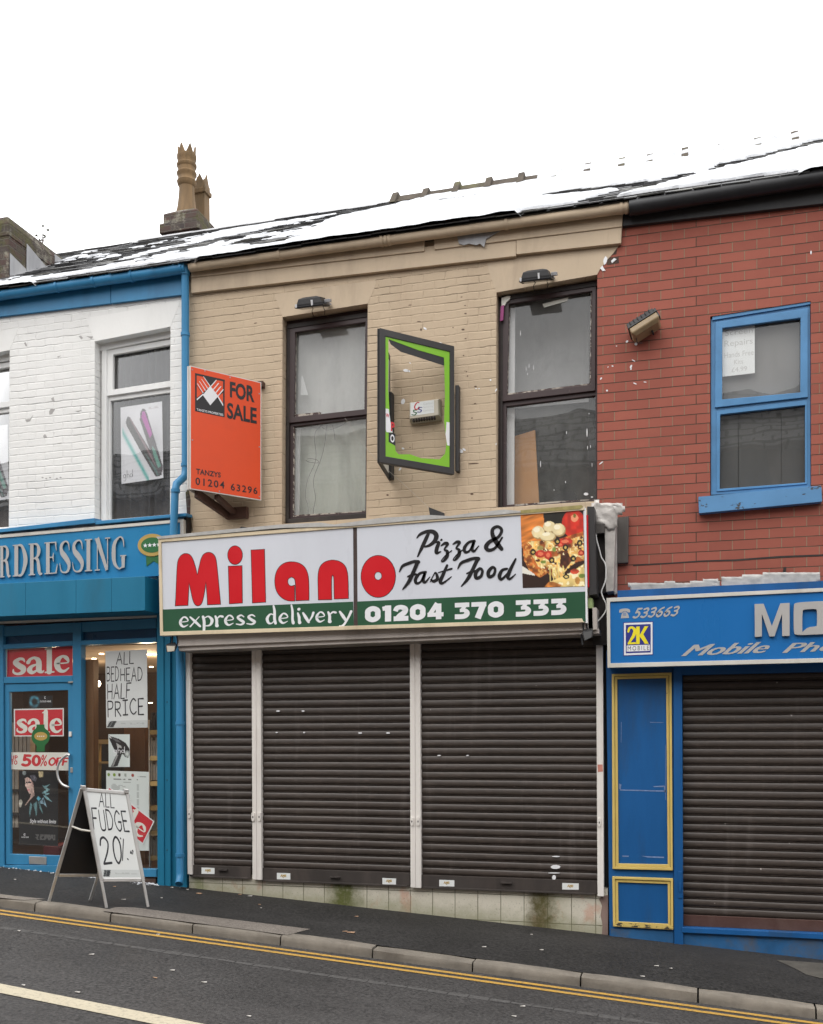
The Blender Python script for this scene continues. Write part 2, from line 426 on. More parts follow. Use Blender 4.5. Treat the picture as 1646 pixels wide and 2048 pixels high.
def glass_mat(name, dust=0.06, tint=(1, 1, 1, 1), wav=0.0, refl=1.0, dustcol=(.55, .55, .52, 1)):
    t = NT(name); t.n.remove(t.b)
    fr = t.new('ShaderNodeFresnel'); fr.inputs['IOR'].default_value = 1.5
    tr = t.new('ShaderNodeBsdfTransparent'); tr.inputs['Color'].default_value = tint
    gl = t.new('ShaderNodeBsdfGlossy'); gl.inputs['Roughness'].default_value = 0.0
    df = t.new('ShaderNodeBsdfDiffuse'); df.inputs['Color'].default_value = dustcol
    m1 = t.new('ShaderNodeMixShader'); m2 = t.new('ShaderNodeMixShader')
    t.link(t.math('MULTIPLY', fr.outputs[0], 1.7 * refl, True), m1.inputs[0]); t.link(tr.outputs[0], m1.inputs[1]); t.link(gl.outputs[0], m1.inputs[2])
    dn = t.ramp(t.noise(4, 7, .7, t.mapped((1.6, 1, .6))), [(.3, dust * .5), (.75, dust * 1.6)])
    t.link(dn, m2.inputs[0]); t.link(m1.outputs[0], m2.inputs[1]); t.link(df.outputs[0], m2.inputs[2])
    t.link(m2.outputs[0], t.out.inputs['Surface'])
    if wav:
        nb = t.bump(t.noise(2.6, 1, .3), wav, 1.0); t.link(nb, gl.inputs['Normal'])
    return t.m
def emit_mat(name, c, s):
    t = NT(name); t.b.inputs['Emission Color'].default_value = c; t.b.inputs['Emission Strength'].default_value = s; t.setc(c); return t.m

M = {}
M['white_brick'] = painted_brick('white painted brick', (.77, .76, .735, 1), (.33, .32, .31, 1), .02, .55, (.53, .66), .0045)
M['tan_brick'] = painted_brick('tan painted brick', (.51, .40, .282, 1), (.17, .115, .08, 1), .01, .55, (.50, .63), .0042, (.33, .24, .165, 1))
M['tan_plain'] = paint_mat('tan masonry paint', (.50, .393, .277, 1), .6, .10, 2.0, .003, (.2, .145, .105, 1), .4, True)
M['white_plain'] = paint_mat('white masonry paint', (.77, .76, .735, 1), .6, .05, 2.0, .004, (.5, .49, .47, 1), .25, True)
M['white_paint'] = paint_mat('white gloss paint', (.76, .755, .74, 1), .35, .06, 4, .001, (.4, .38, .34, 1), .25, True)
def red_brick():
    t = NT('red pressed brick'); v = brick_vec(t, .055, .012, .003, 4)
    b = brick_tex(t, v, .2185, .0935, .0042, (.335, .103, .072, 1), (.27, .082, .058, 1), (.24, .175, .125, 1), .15)
    b.inputs['Mortar'].default_value = (.27, .19, .125, 1)
    n1 = t.noise(1.1, 5, .6); n2 = t.noise(40, 5, .7); n3 = t.noise(7, 4, .6)
    base = t.mix(t.math('MULTIPLY', t.ramp(n1, [(.35, 0.0), (.75, 1.0)]), .3), b.outputs['Color'], (.20, .058, .045, 1))
    base = t.mix(t.math('MULTIPLY', t.ramp(n3, [(.5, 0.0), (.75, 1.0)]), .22), base, (.36, .125, .08, 1))
    base = t.mix(t.math('MULTIPLY', t.ramp(n2, [(.5, 0.0), (.8, 1.0)]), .2), base, (.26, .07, .055, 1))
    # dark open bed joints here and there
    hair = brick_tex(t, v, 30.0, .0935, .0040, K1c, K1c, W1c, .2)
    base = t.mix(t.math('MULTIPLY', hair.outputs['Fac'], t.ramp(t.noise(.9, 4, .6), [(.36, .45), (.52, .95)])), base, (.055, .034, .026, 1))
    t.setc(base); t.setr(.7); t.b.inputs['Specular IOR Level'].default_value = .18
    nb = t.bump(t.math('SUBTRACT', 1.0, b.outputs['Fac']), .006, 1.0); nb = t.bump(n3, .004, .5, nb); nb = t.bump(n2, .002, .6, nb); t.setn(nb); return t.m
M['red_brick'] = red_brick()
def old_brick():
    t = NT('old sooty brick'); v = brick_vec(t, 0, 0, .012, 6, True)
    b = brick_tex(t, v, .235, .085, .009, (.085, .045, .036, 1), (.042, .034, .032, 1), (.10, .085, .07, 1), .3)
    base = t.mix(t.ramp(t.noise(5, 6, .7), [(.48, 0.0), (.62, 1.0)]), b.outputs['Color'], (.07, .055, .045, 1))
    base = t.mix(t.math('MULTIPLY', t.ramp(t.noise(3.1, 7, .75), [(.52, 0.0), (.62, 1.0)]), .75), base, (.30, .28, .22, 1))
    base = t.mix(t.ramp(t.noise(2.2, 7, .75), [(.48, 0.0), (.6, .9)]), base, (.075, .068, .022, 1))
    t.setc(base); t.setr(.9); nb = t.bump(t.math('SUBTRACT', 1.0, b.outputs['Fac']), .012, 1.0); nb = t.bump(t.noise(30, 5, .7), .01, .8, nb); t.setn(nb); return t.m
M['old_brick'] = old_brick()
M['soot_brick'] = paint_mat('sooty brick', (.075, .045, .04, 1), .9, .4, 9, .006, (.12, .12, .05, 1), .5)
M['slate'] = paint_mat('roof slate', (.075, .075, .078, 1), .6, .5, 9, .003, (.19, .18, .14, 1), .6)
M['ridge'] = paint_mat('mossy ridge tile', (.075, .06, .045, 1), .9, .4, 8, .005, (.12, .12, .04, 1), .7)
M['lead'] = paint_mat('lead flashing', (.33, .33, .34, 1), .55, .25, 7, .003, (.5, .49, .47, 1), .5, True)
M['clay'] = paint_mat('buff clay pot', (.20, .125, .06, 1), .75, .35, 6, .003, (.06, .05, .03, 1), .9, True, dscale=3)
t = NT('snow'); t.setc(t.mix(t.ramp(t.noise(3, 6, .65), [(.35, 0.0), (.7, 1.0)]), (.44, .45, .47, 1), (.60, .61, .63, 1))); t.setr(.8); t.setn(t.bump(t.noise(14, 5, .6), .02, .8)); M['snow'] = t.m
M['sky_blue'] = paint_mat('bright blue paint', (.040, .215, .41, 1), .38, .12, 3, .0012, (.02, .07, .15, 1), .35, True)
M['sky_blue_sign'] = paint_mat('bright blue sign panel', (.022, .20, .40, 1), .3, .06, 1.5, .0003, (.02, .1, .26, 1), .2)
M['teal'] = paint_mat('teal blue coated steel', (.014, .16, .275, 1), .42, .14, 2.5, .0005, (.03, .09, .12, 1), .4, True)
M['door_blue'] = paint_mat('blue coated aluminium', (.042, .21, .38, 1), .35, .1, 3, .0004, (.02, .08, .18, 1), .25, True)
M['dark_blue_panel'] = paint_mat('dark blue panel', (.014, .075, .165, 1), .3, .15, 3, .0004)
M['deep_blue'] = paint_mat('deep blue timber paint', (.009, .092, .275, 1), .45, .2, 3, .0012, (.035, .055, .08, 1), .6, True)
M['deep_blue_worn'] = paint_mat('worn blue timber paint', (.022, .105, .25, 1), .55, .25, 4, .002, (.10, .09, .07, 1), .8, False, dscale=3.5)
M['window_blue'] = paint_mat('mid blue window paint', (.085, .235, .44, 1), .4, .12, 4, .002, (.02, .03, .06, 1), .25)
def flaking(name, c, under, lo=.55, hi=.58, sc=9):
    t = NT(name); n = t.noise(sc, 7, .7, t.mapped((1, 1, 1.8)))
    k = t.ramp(n, [(lo, 0.0), (hi, 1.0)]); base = t.mix(t.ramp(t.noise(3, 5, .6), [(.3, 0.0), (.7, 1.0)]), shade(c, .88), shade(c, 1.06))
    t.setc(t.mix(k, base, under)); t.setr(.5); t.setn(t.bump(k, -.002, 1.0)); return t.m
M['sill_blue'] = flaking('flaking blue sill paint', (.085, .235, .44, 1), (.045, .045, .045, 1), .61, .63, 7)
M['yellow'] = flaking('pale yellow moulding paint', (.62, .46, .135, 1), (.12, .10, .05, 1), .69, .72, 9)
M['yellow_flaked'] = flaking('flaking yellow moulding paint', (.62, .46, .135, 1), (.06, .05, .035, 1), .52, .55, 16)
M['maroon'] = flaking('peeling maroon window paint', (.035, .016, .016, 1), (.28, .22, .17, 1), .66, .69, 12)
M['putty'] = flaking('flaking putty and paint', (.42, .37, .31, 1), (.05, .022, .02, 1), .47, .52, 14)
M['dark_wood'] = paint_mat('dark weathered timber', (.03, .024, .022, 1), .6, .3, 6, .003, (.12, .1, .08, 1), .4)
M['rail_white'] = paint_mat('white coated steel', (.74, .70, .655, 1), .4, .08, 3, .0005, (.32, .25, .2, 1), .4, True)
M['housing'] = paint_mat('grubby pale shutter housing', (.50, .45, .41, 1), .5, .1, 3, .0006, (.16, .13, .11, 1), .5, True)
def shutter_mat(name, c):
    t = NT(name)
    n1 = t.noise(1.4, 5, .6); s1 = t.noise(3.2, 6, .7, t.mapped((2.4, 1, .18))); s2 = t.noise(14, 5, .7, t.mapped((.7, 1, 5.0)))
    base = t.mix(t.ramp(n1, [(.3, 0.0), (.7, 1.0)]), shade(c, .8), shade(c, 1.15))
    base = t.mix(t.math('MULTIPLY', t.ramp(s2, [(.52, 0.0), (.8, 1.0)]), .4), base, (.16, .115, .095, 1))
    base = t.mix(t.math('MULTIPLY', t.ramp(s1, [(.56, 0.0), (.8, 1.0)]), .35), base, (.18, .155, .14, 1))
    base = t.mix(t.ramp(t.noise(22, 2, .4), [(.785, 0.0), (.8, .7)]), base, (.4, .36, .33, 1))
    t.setc(base); t.setr(t.math('ADD', t.math('MULTIPLY', s1, .3), .32)); t.setn(t.bump(s2, .0012, .7)); return t.m
M['shutter'] = shutter_mat('brown coated shutter steel', (.043, .032, .026, 1))
M['shutter_rail'] = paint_mat('dark brown bottom rail', (.05, .042, .038, 1), .5, .2, 4, .001, (.13, .1, .085, 1), .4, True)
M['shutter_brown'] = paint_mat('reddish brown bottom rail', (.085, .043, .035, 1), .5, .2, 4, .001, (.14, .1, .085, 1), .4)
def tile_mat():
    t = NT('mossy cream tiles'); v = brick_vec(t, .06, -.405, .002, 3)
    b = brick_tex(t, v, .234, .262, .0035, (.55, .51, .42, 1), (.60, .56, .465, 1), (.14, .13, .09, 1), .1); b.offset = 0.0
    n = t.noise(1.3, 7, .7)
    base = t.mix(t.math('MULTIPLY', t.ramp(t.noise(2.1, 6, .7, t.mapped((1.5, 1, 1), (3.1, 0, 0))), [(.57, 0.0), (.65, 1.0)]), .5), b.outputs['Color'], (.52, .235, .155, 1))
    base = t.mix(t.math('MULTIPLY', t.ramp(t.noise(60, 3, .6), [(.6, 0.0), (.7, 1.0)]), .55), base, (.16, .15, .12, 1))
    sp_ = t.new('ShaderNodeSeparateXYZ'); t.link(t.obj(), sp_.inputs[0])
    # green growth: two damp patches and a fringe along the foot of the tiles
    foot = t.math('ADD', sp_.outputs['Z'], t.math('MULTIPLY', sp_.outputs['X'], .064))
    fr = t.ramp(t.math('ADD', foot, t.math('MULTIPLY', t.noise(9, 6, .7), .25)), [(.14, 1.0), (.3, 0.0)])
    base = t.mix(t.math('MULTIPLY', fr, .55), base, (.17, .175, .08, 1))
    def patch(x, w, amt, cc, base):
        d = t.math('ABSOLUTE', t.math('SUBTRACT', t.math('ADD', sp_.outputs['X'], t.math('MULTIPLY', t.math('SUBTRACT', t.noise(7, 6, .75), .5), .28)), x))
        k = t.ramp(t.math('DIVIDE', d, w), [(.3, 1.0), (1.0, 0.0)])
        return t.mix(t.math('MULTIPLY', t.math('MULTIPLY', k, amt), t.ramp(t.noise(16, 6, .75), [(.3, .6), (.55, 1.0)])), base, cc)
    base = patch(X(690), .24, .98, (.085, .095, .02, 1), base); base = patch(X(1083), .17, 1.0, (.06, .042, .012, 1), base); base = patch(X(402), .09, .6, (.16, .18, .06, 1), base); base = patch(X(1100), .3, .35, (.16, .16, .06, 1), base)
    t.setc(base); t.setr(.5); t.setn(t.bump(t.math('SUBTRACT', 1.0, b.outputs['Fac']), .003, 1.0)); return t.m
M['tile'] = tile_mat()
def asphalt(name, c, c2, sc=90, agg=.5, patchy=.25):
    t = NT(name); n1 = t.noise(sc, 4, .7); n2 = t.noise(.9, 6, .65); n3 = t.noise(sc * 2.2, 2, .5)
    base = t.mix(t.ramp(n1, [(.35, 0.0), (.68, 1.0)]), shade(c, 1 - agg), c2)
    base = t.mix(t.math('MULTIPLY', t.ramp(n2, [(.4, 0.0), (.62, 1.0)]), patchy), base, shade(c, .45))
    n5 = t.noise(.55, 5, .6, t.mapped((.35, 1.6, 1))); base = t.mix(t.math('MULTIPLY', t.ramp(n5, [(.45, 0.0), (.65, 1.0)]), .4), base, shade(c2, 1.05))
    base = t.mix(t.ramp(n3, [(.7, 0.0), (.78, .6)]), base, shade(c2, 2.0))
    t.setc(base); t.b.inputs['Specular IOR Level'].default_value = .22; t.setr(t.math('ADD', t.math('MULTIPLY', n2, -.5), .98)); t.setn(t.bump(t.math('ADD', n1, t.math('MULTIPLY', n3, .5)), .004, .9)); return t.m
M['asphalt'] = asphalt('road asphalt', (.042, .0395, .0385, 1), (.084, .079, .076, 1), 40, .6, .35)
M['pave'] = asphalt('dark footway asphalt', (.022, .021, .020, 1), (.048, .045, .043, 1), 36, .65, .45)
M['old_pave'] = asphalt('old brown footway asphalt', (.16, .138, .12, 1), (.25, .22, .19, 1), 60, .4, .3)
M['kerb'] = paint_mat('kerb stone', (.18, .158, .13, 1), .8, .28, 5, .005, (.10, .085, .07, 1), .75, dscale=3.4)
M['kerb_top'] = M['kerb']
M['flag'] = paint_mat('stone flag', (.085, .077, .066, 1), .8, .3, 6, .004, (.1, .1, .08, 1), .5)
def line_mat(name, c, wear=(.58, .72)):
    t = NT(name); n = t.noise(34, 5, .75); k = t.ramp(n, [(wear[0], 0.0), (wear[1], 1.0)])
    t.setc(t.mix(t.math('MULTIPLY', k, .7), t.mix(t.noise(4, 5, .6), c, shade(c, .8)), (.1, .095, .09, 1))); t.setr(.65); t.setn(t.bump(n, .002, .7)); return t.m
M['yellow_line'] = line_mat('yellow road paint', (.50, .285, .045, 1), (.48, .66))
M['white_line'] = line_mat('cream road paint', (.50, .44, .32, 1), (.5, .75))
M['black'] = paint_mat('black plastic', (.022, .022, .024, 1), .4, .25, 6, .0006)
M['black_metal'] = paint_mat('black coated metal', (.028, .027, .028, 1), .5, .2, 5, .0006, (.09, .085, .08, 1), .3)
M['frame_black'] = paint_mat('charcoal sign frame', (.035, .033, .033, 1), .5, .15, 5, .0008, (.1, .095, .09, 1), .2, True)
M['silver'] = paint_mat('brushed aluminium', (.62, .61, .59, 1), .35, .1, 6, .0003, metal=.8)
M['silver_flat'] = paint_mat('silver letter face', (.40, .385, .37, 1), .45, .05, 3, .0002)
M['trim'] = paint_mat('pale aluminium sign trim', (.60, .575, .52, 1), .4, .1, 4, .0004, (.2, .17, .11, 1), .45, True)
M['cream_trim'] = paint_mat('yellowed sign trim', (.66, .55, .38, 1), .45, .12, 4, .0006, (.22, .15, .06, 1), .5, True)
M['sign_white'] = paint_mat('white vinyl sign face', (.60, .615, .66, 1), .3, .04, 1.2, .0003, (.45, .45, .48, 1), .22, True)
M['sign_red'] = paint_mat('red vinyl', (.56, .009, .016, 1), .35, .05, 3, 0)
M['sign_green'] = paint_mat('dark green vinyl', (.026, .088, .045, 1), .35, .08, 3, 0)
M['lime'] = paint_mat('lime green vinyl', (.20, .47, .015, 1), .35, .06, 3, 0)
M['print_black'] = paint_mat('black vinyl', (.014, .013, .014, 1), .35, .1, 3, 0)
M['print_white'] = paint_mat('white vinyl lettering', (.74, .74, .75, 1), .35, .04, 3, 0)
M['orange'] = paint_mat('orange board', (.70, .068, .012, 1), .4, .05, 2, .0004, (.5, .06, .02, 1), .3)
M['board_edge'] = paint_mat('pale board edge', (.62, .58, .54, 1), .5, .1, 5, 0)
M['wood_bracket'] = paint_mat('brown bracket', (.09, .045, .032, 1), .6, .25, 6, .001)
M['blue_sign'] = paint_mat('strong blue sign face', (.013, .140, .40, 1), .3, .05, 1.4, .0003, (.012, .115, .38, 1), .25, True)
M['navy'] = paint_mat('navy vinyl', (.035, .04, .22, 1), .35, .05, 3, 0)
M['logo_yellow'] = paint_mat('yellow vinyl', (.78, .66, .03, 1), .35, .05, 3, 0)
M['gold'] = paint_mat('gold vinyl', (.45, .30, .09, 1), .35, .08, 3, 0)
M['badge_green'] = paint_mat('green vinyl', (.03, .135, .045, 1), .4, .08, 3, 0)
M['paper'] = paint_mat('white paper', (.70, .715, .70, 1), .6, .04, 3, .0008)
M['paper_red'] = paint_mat('red poster paper', (.55, .022, .035, 1), .5, .06, 2, .0005)
M['paper_cream'] = paint_mat('pale poster lettering', (.72, .71, .64, 1), .5, .05, 2, 0)
M['ink'] = paint_mat('marker ink', (.03, .03, .035, 1), .5, .1, 5, 0)
M['faded_ink'] = paint_mat('faded ink', (.50, .50, .48, 1), .6, .1, 5, 0)
M['red_ink'] = paint_mat('red ink', (.56, .03, .04, 1), .5, .06, 5, 0)
M['foil'] = paint_mat('crumpled silver foil', (.50, .47, .44, 1), .42, .25, 9, .006, (.3, .26, .24, 1), .4, metal=.35)
M['flash_white'] = paint_mat('pale bitumen flashing tape', (.44, .43, .41, 1), .6, .2, 9, .004, (.24, .22, .2, 1), .5, metal=.08)
M['cable_white'] = paint_mat('white cable', (.68, .67, .65, 1), .4, .05, 5, 0)
M['wire_pale'] = paint_mat('pale grey wire', (.42, .38, .33, 1), .5, .05, 5, 0)
M['cable_grey'] = paint_mat('grey cable', (.12, .12, .12, 1), .5, .05, 5, 0)
M['grey_box'] = paint_mat('weathered grey timber', (.10, .09, .082, 1), .75, .25, 5, .003, (.04, .035, .03, 1), .6, True)
M['green_trim'] = paint_mat('pale green timber edge', (.36, .46, .20, 1), .6, .15, 6, .001, (.1, .1, .06, 1), .4)
M['cream_plastic'] = paint_mat('aged cream plastic', (.52, .47, .38, 1), .45, .08, 5, .0005, (.1, .08, .06, 1), .4, True)
M['lens'] = paint_mat('dirty amber lens', (.30, .215, .12, 1), .28, .15, 5, .0008, (.1, .07, .04, 1), .5)
M['lamp_glass'] = paint_mat('dusty lamp glass', (.12, .12, .12, 1), .12, .1, 5, 0)
M['sheet_white'] = paint_mat('pale dust sheet', (.47, .475, .455, 1), .9, .14, 2.2, .001, (.18, .18, .165, 1), .5, True)
M['sheet_green'] = paint_mat('greenish dust sheet', (.50, .53, .46, 1), .9, .12, 2.0, .003, (.22, .24, .21, 1), .6, True)
M['sheet_grey'] = paint_mat('grey backing board', (.40, .40, .395, 1), .9, .08, 3, .002, (.12, .12, .115, 1), .4)
M['board_grey'] = paint_mat('grubby grey board', (.17, .166, .158, 1), .8, .08, 4, .001, (.085, .082, .076, 1), .4)
M['board_dark'] = paint_mat('dark grey board', (.062, .061, .058, 1), .8, .1, 4, .001, (.085, .082, .076, 1), .3)
M['curtain'] = paint_mat('charcoal curtain', (.035, .036, .042, 1), .9, .3, 6, .003)
M['curtain_mauve'] = paint_mat('dark mauve curtain', (.035, .025, .032, 1), .9, .3, 6, .003)
M['plank'] = paint_mat('pale timber board', (.50, .26, .105, 1), .6, .15, 3, .001, (.3, .15, .06, 1), .4, True)
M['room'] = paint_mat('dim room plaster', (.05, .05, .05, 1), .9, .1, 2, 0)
M['salon_wall'] = paint_mat('brown salon wall', (.075, .048, .033, 1), .7, .3, 1.5, .001, (.03, .022, .018, 1), .6, True)
M['salon_floor'] = paint_mat('dark wood floor', (.06, .035, .025, 1), .4, .3, 4, .0005)
M['salon_ceiling'] = paint_mat('salon ceiling tiles', (.42, .33, .25, 1), .8, .1, 2, 0)
M['salon_wood'] = paint_mat('orange brown veneer', (.20, .098, .04, 1), .4, .2, 2.5, .0004, (.1, .045, .02, 1), .5, True)
M['beech'] = paint_mat('beech shelf edge', (.48, .33, .13, 1), .5, .1, 3, 0)
M['dark_goods'] = paint_mat('dark packaging', (.03, .03, .032, 1), .4, .3, 12, 0)
M['pale_goods'] = paint_mat('pale cartons', (.34, .30, .25, 1), .5, .2, 12, 0)
M['far_brick'] = paint_mat('far brick wall', (.22, .17, .14, 1), .9, .3, 2, 0)
t = NT('far wet slates'); v = brick_vec(t, 0, 0, .05, 1.5); bt = brick_tex(t, v, .5, .21, .03, (.42, .42, .43, 1), (.33, .33, .34, 1), (.04, .04, .04, 1), .2); t.setc(bt.outputs['Color']); t.setr(.8); M['far_roof'] = t.m
M['moss'] = paint_mat('weed leaf', (.07, .075, .03, 1), .8, .2, 12, 0)
M['litter'] = paint_mat('pale litter', (.55, .52, .48, 1), .7, .15, 20, 0)
M['litter_tan'] = paint_mat('tan litter', (.38, .24, .15, 1), .7, .15, 20, 0)
M['downlight'] = emit_mat('lit downlight', (1, .80, .52, 1), 9.0)
M['bulb'] = emit_mat('lit bulb', (1, .82, .55, 1), 16.0)
M['glass'] = glass_mat('window glass', .05, wav=0.0022)
M['glass_dusty'] = glass_mat('dusty window glass', .10, wav=0.0022)
M['glass_shop'] = glass_mat('shop window glass', .012, wav=0.0, refl=.6)
M['glass_whitewash'] = glass_mat('dusty whitened glass', .22, wav=0.0015)

# printed pictures: colours set point by point on a fine grid of the flat sheet
t = NT('printed picture'); at = t.new('ShaderNodeAttribute'); at.attribute_name = 'Col'; t.link(at.outputs['Color'], t.b.inputs['Base Color']); t.setr(.4); M['printed'] = t.m
def picture(name, Mf, off, nx, ny, fn, parent=None):
    s_, t_ = np.meshgrid(np.linspace(0, 1, nx), np.linspace(0, 1, ny))
    rgb = fn(s_, t_)                                        # sRGB 0..255, t downward
    mb = MB()
    mb.v = [tuple(Mf(s_[j, i], 1 - t_[j, i], off)) for j in range(ny) for i in range(nx)]
    mb.f = [[j * nx + i, j * nx + i + 1, (j + 1) * nx + i + 1, (j + 1) * nx + i] for j in range(ny - 1) for i in range(nx - 1)]
    o = mb.build(name, M['printed'], parent, fix=False)
    c = np.clip(rgb.reshape(-1, 3), 0, 255) / 255.0; c = np.where(c <= .04045, c / 12.92, ((c + .055) / 1.055) ** 2.4)
    a = o.data.attributes.new('Col', 'FLOAT_COLOR', 'POINT'); a.data.foreach_set('color', np.concatenate([c, np.ones((len(c), 1))], 1).astype(np.float32).ravel())
    return o
def inpoly(s, t, pts):
    r = np.zeros(s.shape, bool); n = len(pts)
    for i in range(n):
        (x0, y0), (x1, y1) = pts[i], pts[(i + 1) % n]
        if y0 == y1: continue
        c = ((y0 > t) != (y1 > t)) & (s < (x1 - x0) * (t - y0) / (y1 - y0) + x0); r ^= c
    return r
def inell(s, t, cx, cy, rx, ry): return ((s - cx) / rx) ** 2 + ((t - cy) / ry) ** 2 < 1
def put(img, mask, c):
    img[mask] = c if not callable(c) else c(mask)
_ng = np.random.default_rng(3)
def vnoise(s, t, k):
    g = _ng.random((k + 2, k + 2)); x = s * k; y = t * k; i = np.floor(x).astype(int); j = np.floor(y).astype(int); fx = x - i; fy = y - j; i = i % (k + 1); j = j % (k + 1)
    fx = fx * fx * (3 - 2 * fx); fy = fy * fy * (3 - 2 * fy)
    return (g[j, i] * (1 - fx) + g[j, i + 1] * fx) * (1 - fy) + (g[j + 1, i] * (1 - fx) + g[j + 1, i + 1] * fx) * fy

# ================================================================== GROUND, ROAD, FOOTWAY
def sheet(name, x0, x1, y0, y1, f, m, nx=120, ny=6, lift=0.0):
    mb = MB()
    mb.v = [(lerp(x0, x1, i / nx), lerp(y0, y1, j / ny), f(lerp(x0, x1, i / nx), lerp(y0, y1, j / ny)) + lift) for j in range(ny + 1) for i in range(nx + 1)]
    mb.f = [[j * (nx + 1) + i, j * (nx + 1) + i + 1, (j + 1) * (nx + 1) + i + 1, (j + 1) * (nx + 1) + i] for j in range(ny) for i in range(nx)]
    return tag(mb.build(name, m, smooth=True), kind='structure')
sheet('ground', -250, 250, -250, 250, lambda x, y: -0.064 * x - 0.6, M['old_pave'], 2, 2)
FKY = -8.6                                                      # far kerb, just in front of the photographer
sheet('road', -60, 60, FKY, KY - 0.012, zroad, M['asphalt'], 240, 14)
sheet('pavement', -60, 60, KY + 0.125, 0.02, zpave, M['pave'], 240, 6)
sheet('far_pavement', -60, 60, -12.5, FKY - 0.125, lambda x, y: zroad(x, FKY) + 0.09, M['pave'], 120, 4)
for nm, yk, d, zf in (('kerb', KY, 1, zkerb), ('far_kerb', FKY, -1, lambda x: zroad(x, FKY) + 0.09)):
    jx = [X(u, KY) for u in (70, 221, 385, 561, 745, 945, 1161, 1396, 1632)]
    while jx[0] > -30: jx.insert(0, jx[0] - .88 - rnd.uniform(-.06, .06))
    while jx[-1] < 30: jx.append(jx[-1] + .9 + rnd.uniform(-.06, .06))
    mb = MB()
    for a, b in zip(jx, jx[1:]):
        a += .007; b -= .007; dz = rnd.uniform(-.006, .006); lo = []
        for k in range(5):
            x = lerp(a, b, k / 4); z = zf(x) + dz + .004; w = rnd.uniform(-.004, .004)
            e = .006 if k in (0, 4) else 0
            lo.append([(x, yk - d * .016, z - .20), (x, yk - d * (.010 + w) + d * e, z - .055), (x, yk + d * (.002 + w), z - .018), (x, yk + d * .02, z - .003 - e), (x, yk + d * .128, z - e), (x, yk + d * .128, z - .2)])
        mb.loft(lo)
    tag(mb.build(nm, M['kerb'], smooth=True), kind='structure')
def ground_poly(name, pts, m, zf=zpave, lift=.005):
    mb = MB(); q = []
    for u, v in pts:
        p = G(u, v, zf); p.z += lift; q.append(p)
    for t3 in tessellate_polygon([q]): mb.poly([q[i] for i in t3])
    return tag(mb.build(name, m), kind='structure')
ground_poly('old_pavement_strip', [(206, 1823), (232, 1815), (270, 1816), (300, 1820), (450, 1838), (621, 1859), (575, 1871), (400, 1848)], M['old_pave'])
ground_poly('old_pavement_strip', [(-160, 1770), (-60, 1782), (25, 1792), (92, 1799), (45, 1801), (-60, 1790), (-160, 1779)], M['old_pave'])
ground_poly('stone_flags', [(1552, 1921), (1600, 1924), (1700, 1931), (1700, 1965), (1640, 1957), (1612, 1950), (1590, 1938)], M['flag'])
for k, yl in enumerate((KY - .135, KY - .285)):
    sheet('yellow_line', -60, 60, yl - .07, yl, zroad, M['yellow_line'], 240, 1, .004)
mb = MB()
for i in range(90):
    q = [(x, -4.165 - .09 * (x + 4.4) - d, 0) for x, d in ((-14 + i * .125, .175), (-14 + (i + 1) * .125, .175), (-14 + (i + 1) * .125, 0), (-14 + i * .125, 0))]; mb.poly([(x, y, zroad(x, y) + .005) for x, y, _ in q])
tag(mb.build('white_line', M['white_line']), kind='structure')
# faint scuffed tyre seam in the road surface
mb = MB()
for i in range(120):
    x = -14 + i * .16; y = -2.62 - .012 * x
    a = .035 + .03 * noise.noise((x * 2, 0, 0))
    mb.poly([(x, y - a, zroad(x, y) + .003), (x + .15, y - a, zroad(x + .15, y) + .003), (x + .15, y + a, zroad(x + .15, y) + .003), (x, y + a, zroad(x, y) + .003)])
tag(mb.build('road_seam', paint_mat('worn road seam', (.078, .074, .071, 1), .8, .4, 26, .003)), kind='structure')

# ================================================================== BUILDINGS
XP1, XP2 = X(377), X(1197)          # party lines
B1 = empty('hairdresser_shop', (-7.4, 0, zwall(-7.4)), 'two-storey hairdresser shop of white painted brick with blue shopfront and blue gutter', 'shop building')
B2 = empty('takeaway_shop', (-3.2, 0, zwall(-3.2)), 'two-storey tan painted takeaway shop with three closed brown shutters', 'shop building')
B3 = empty('phone_shop', (.6, 0, zwall(.6)), 'red brick phone shop with deep blue shopfront and yellow panel mouldings', 'shop building')
def mark(name, pts, y0, y1, m, parent): mb = MB(); mb.prism(pts, y0, y1); return mb.build(name, m, parent)
def wall(name, parent, outer, holes, y0, d, m):
    mb = MB(); mb.plate3(outer, holes, Vector((0, d, 0))); return mb.build(name, m, parent)
ZE = 7.03
PQ = lambda pts, y=0.0: [P(u, v, y) for u, v in pts]
WW = [(189.5, 682.5), (341, 653), (340, 1036), (189, 1049)]
WL = [(-128, 728), (19.5, 700), (17.5, 1060), (-130, 1074)]
W1 = [(565, 634), (735.5, 607), (732.5, 1036), (563.6, 1048)]
W2 = [(992.8, 584.8), (1194.3, 549), (1194, 1002), (992, 1015)]
W3 = [(1420.5, 633), (1621.5, 602), (1622.5, 980), (1420.5, 993)]
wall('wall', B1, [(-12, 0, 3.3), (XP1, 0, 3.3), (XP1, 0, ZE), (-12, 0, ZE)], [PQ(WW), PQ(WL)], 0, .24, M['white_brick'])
tan_out = PQ([(377, 510), (1250, 398), (1243, 455), (1241.5, 486), (1236, 493), (1228, 497), (1226, 508), (1215, 512), (1213, 522), (1203, 527), (1199, 540), (1194.3, 546), W2[1], W2[0], W2[3], W2[2], (1194, 1250), (377, 1290)])
tan_out[0].z = ZE; tan_out[1].z = ZE
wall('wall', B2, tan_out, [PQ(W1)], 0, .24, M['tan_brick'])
wall('wall', B3, [(XP2 - .012, .004, 2.9), (6.5, .004, 2.9), (6.5, .004, ZE), (XP2 - .012, .004, ZE)], [PQ(W3, .004)], .004, .226, M['red_brick'])
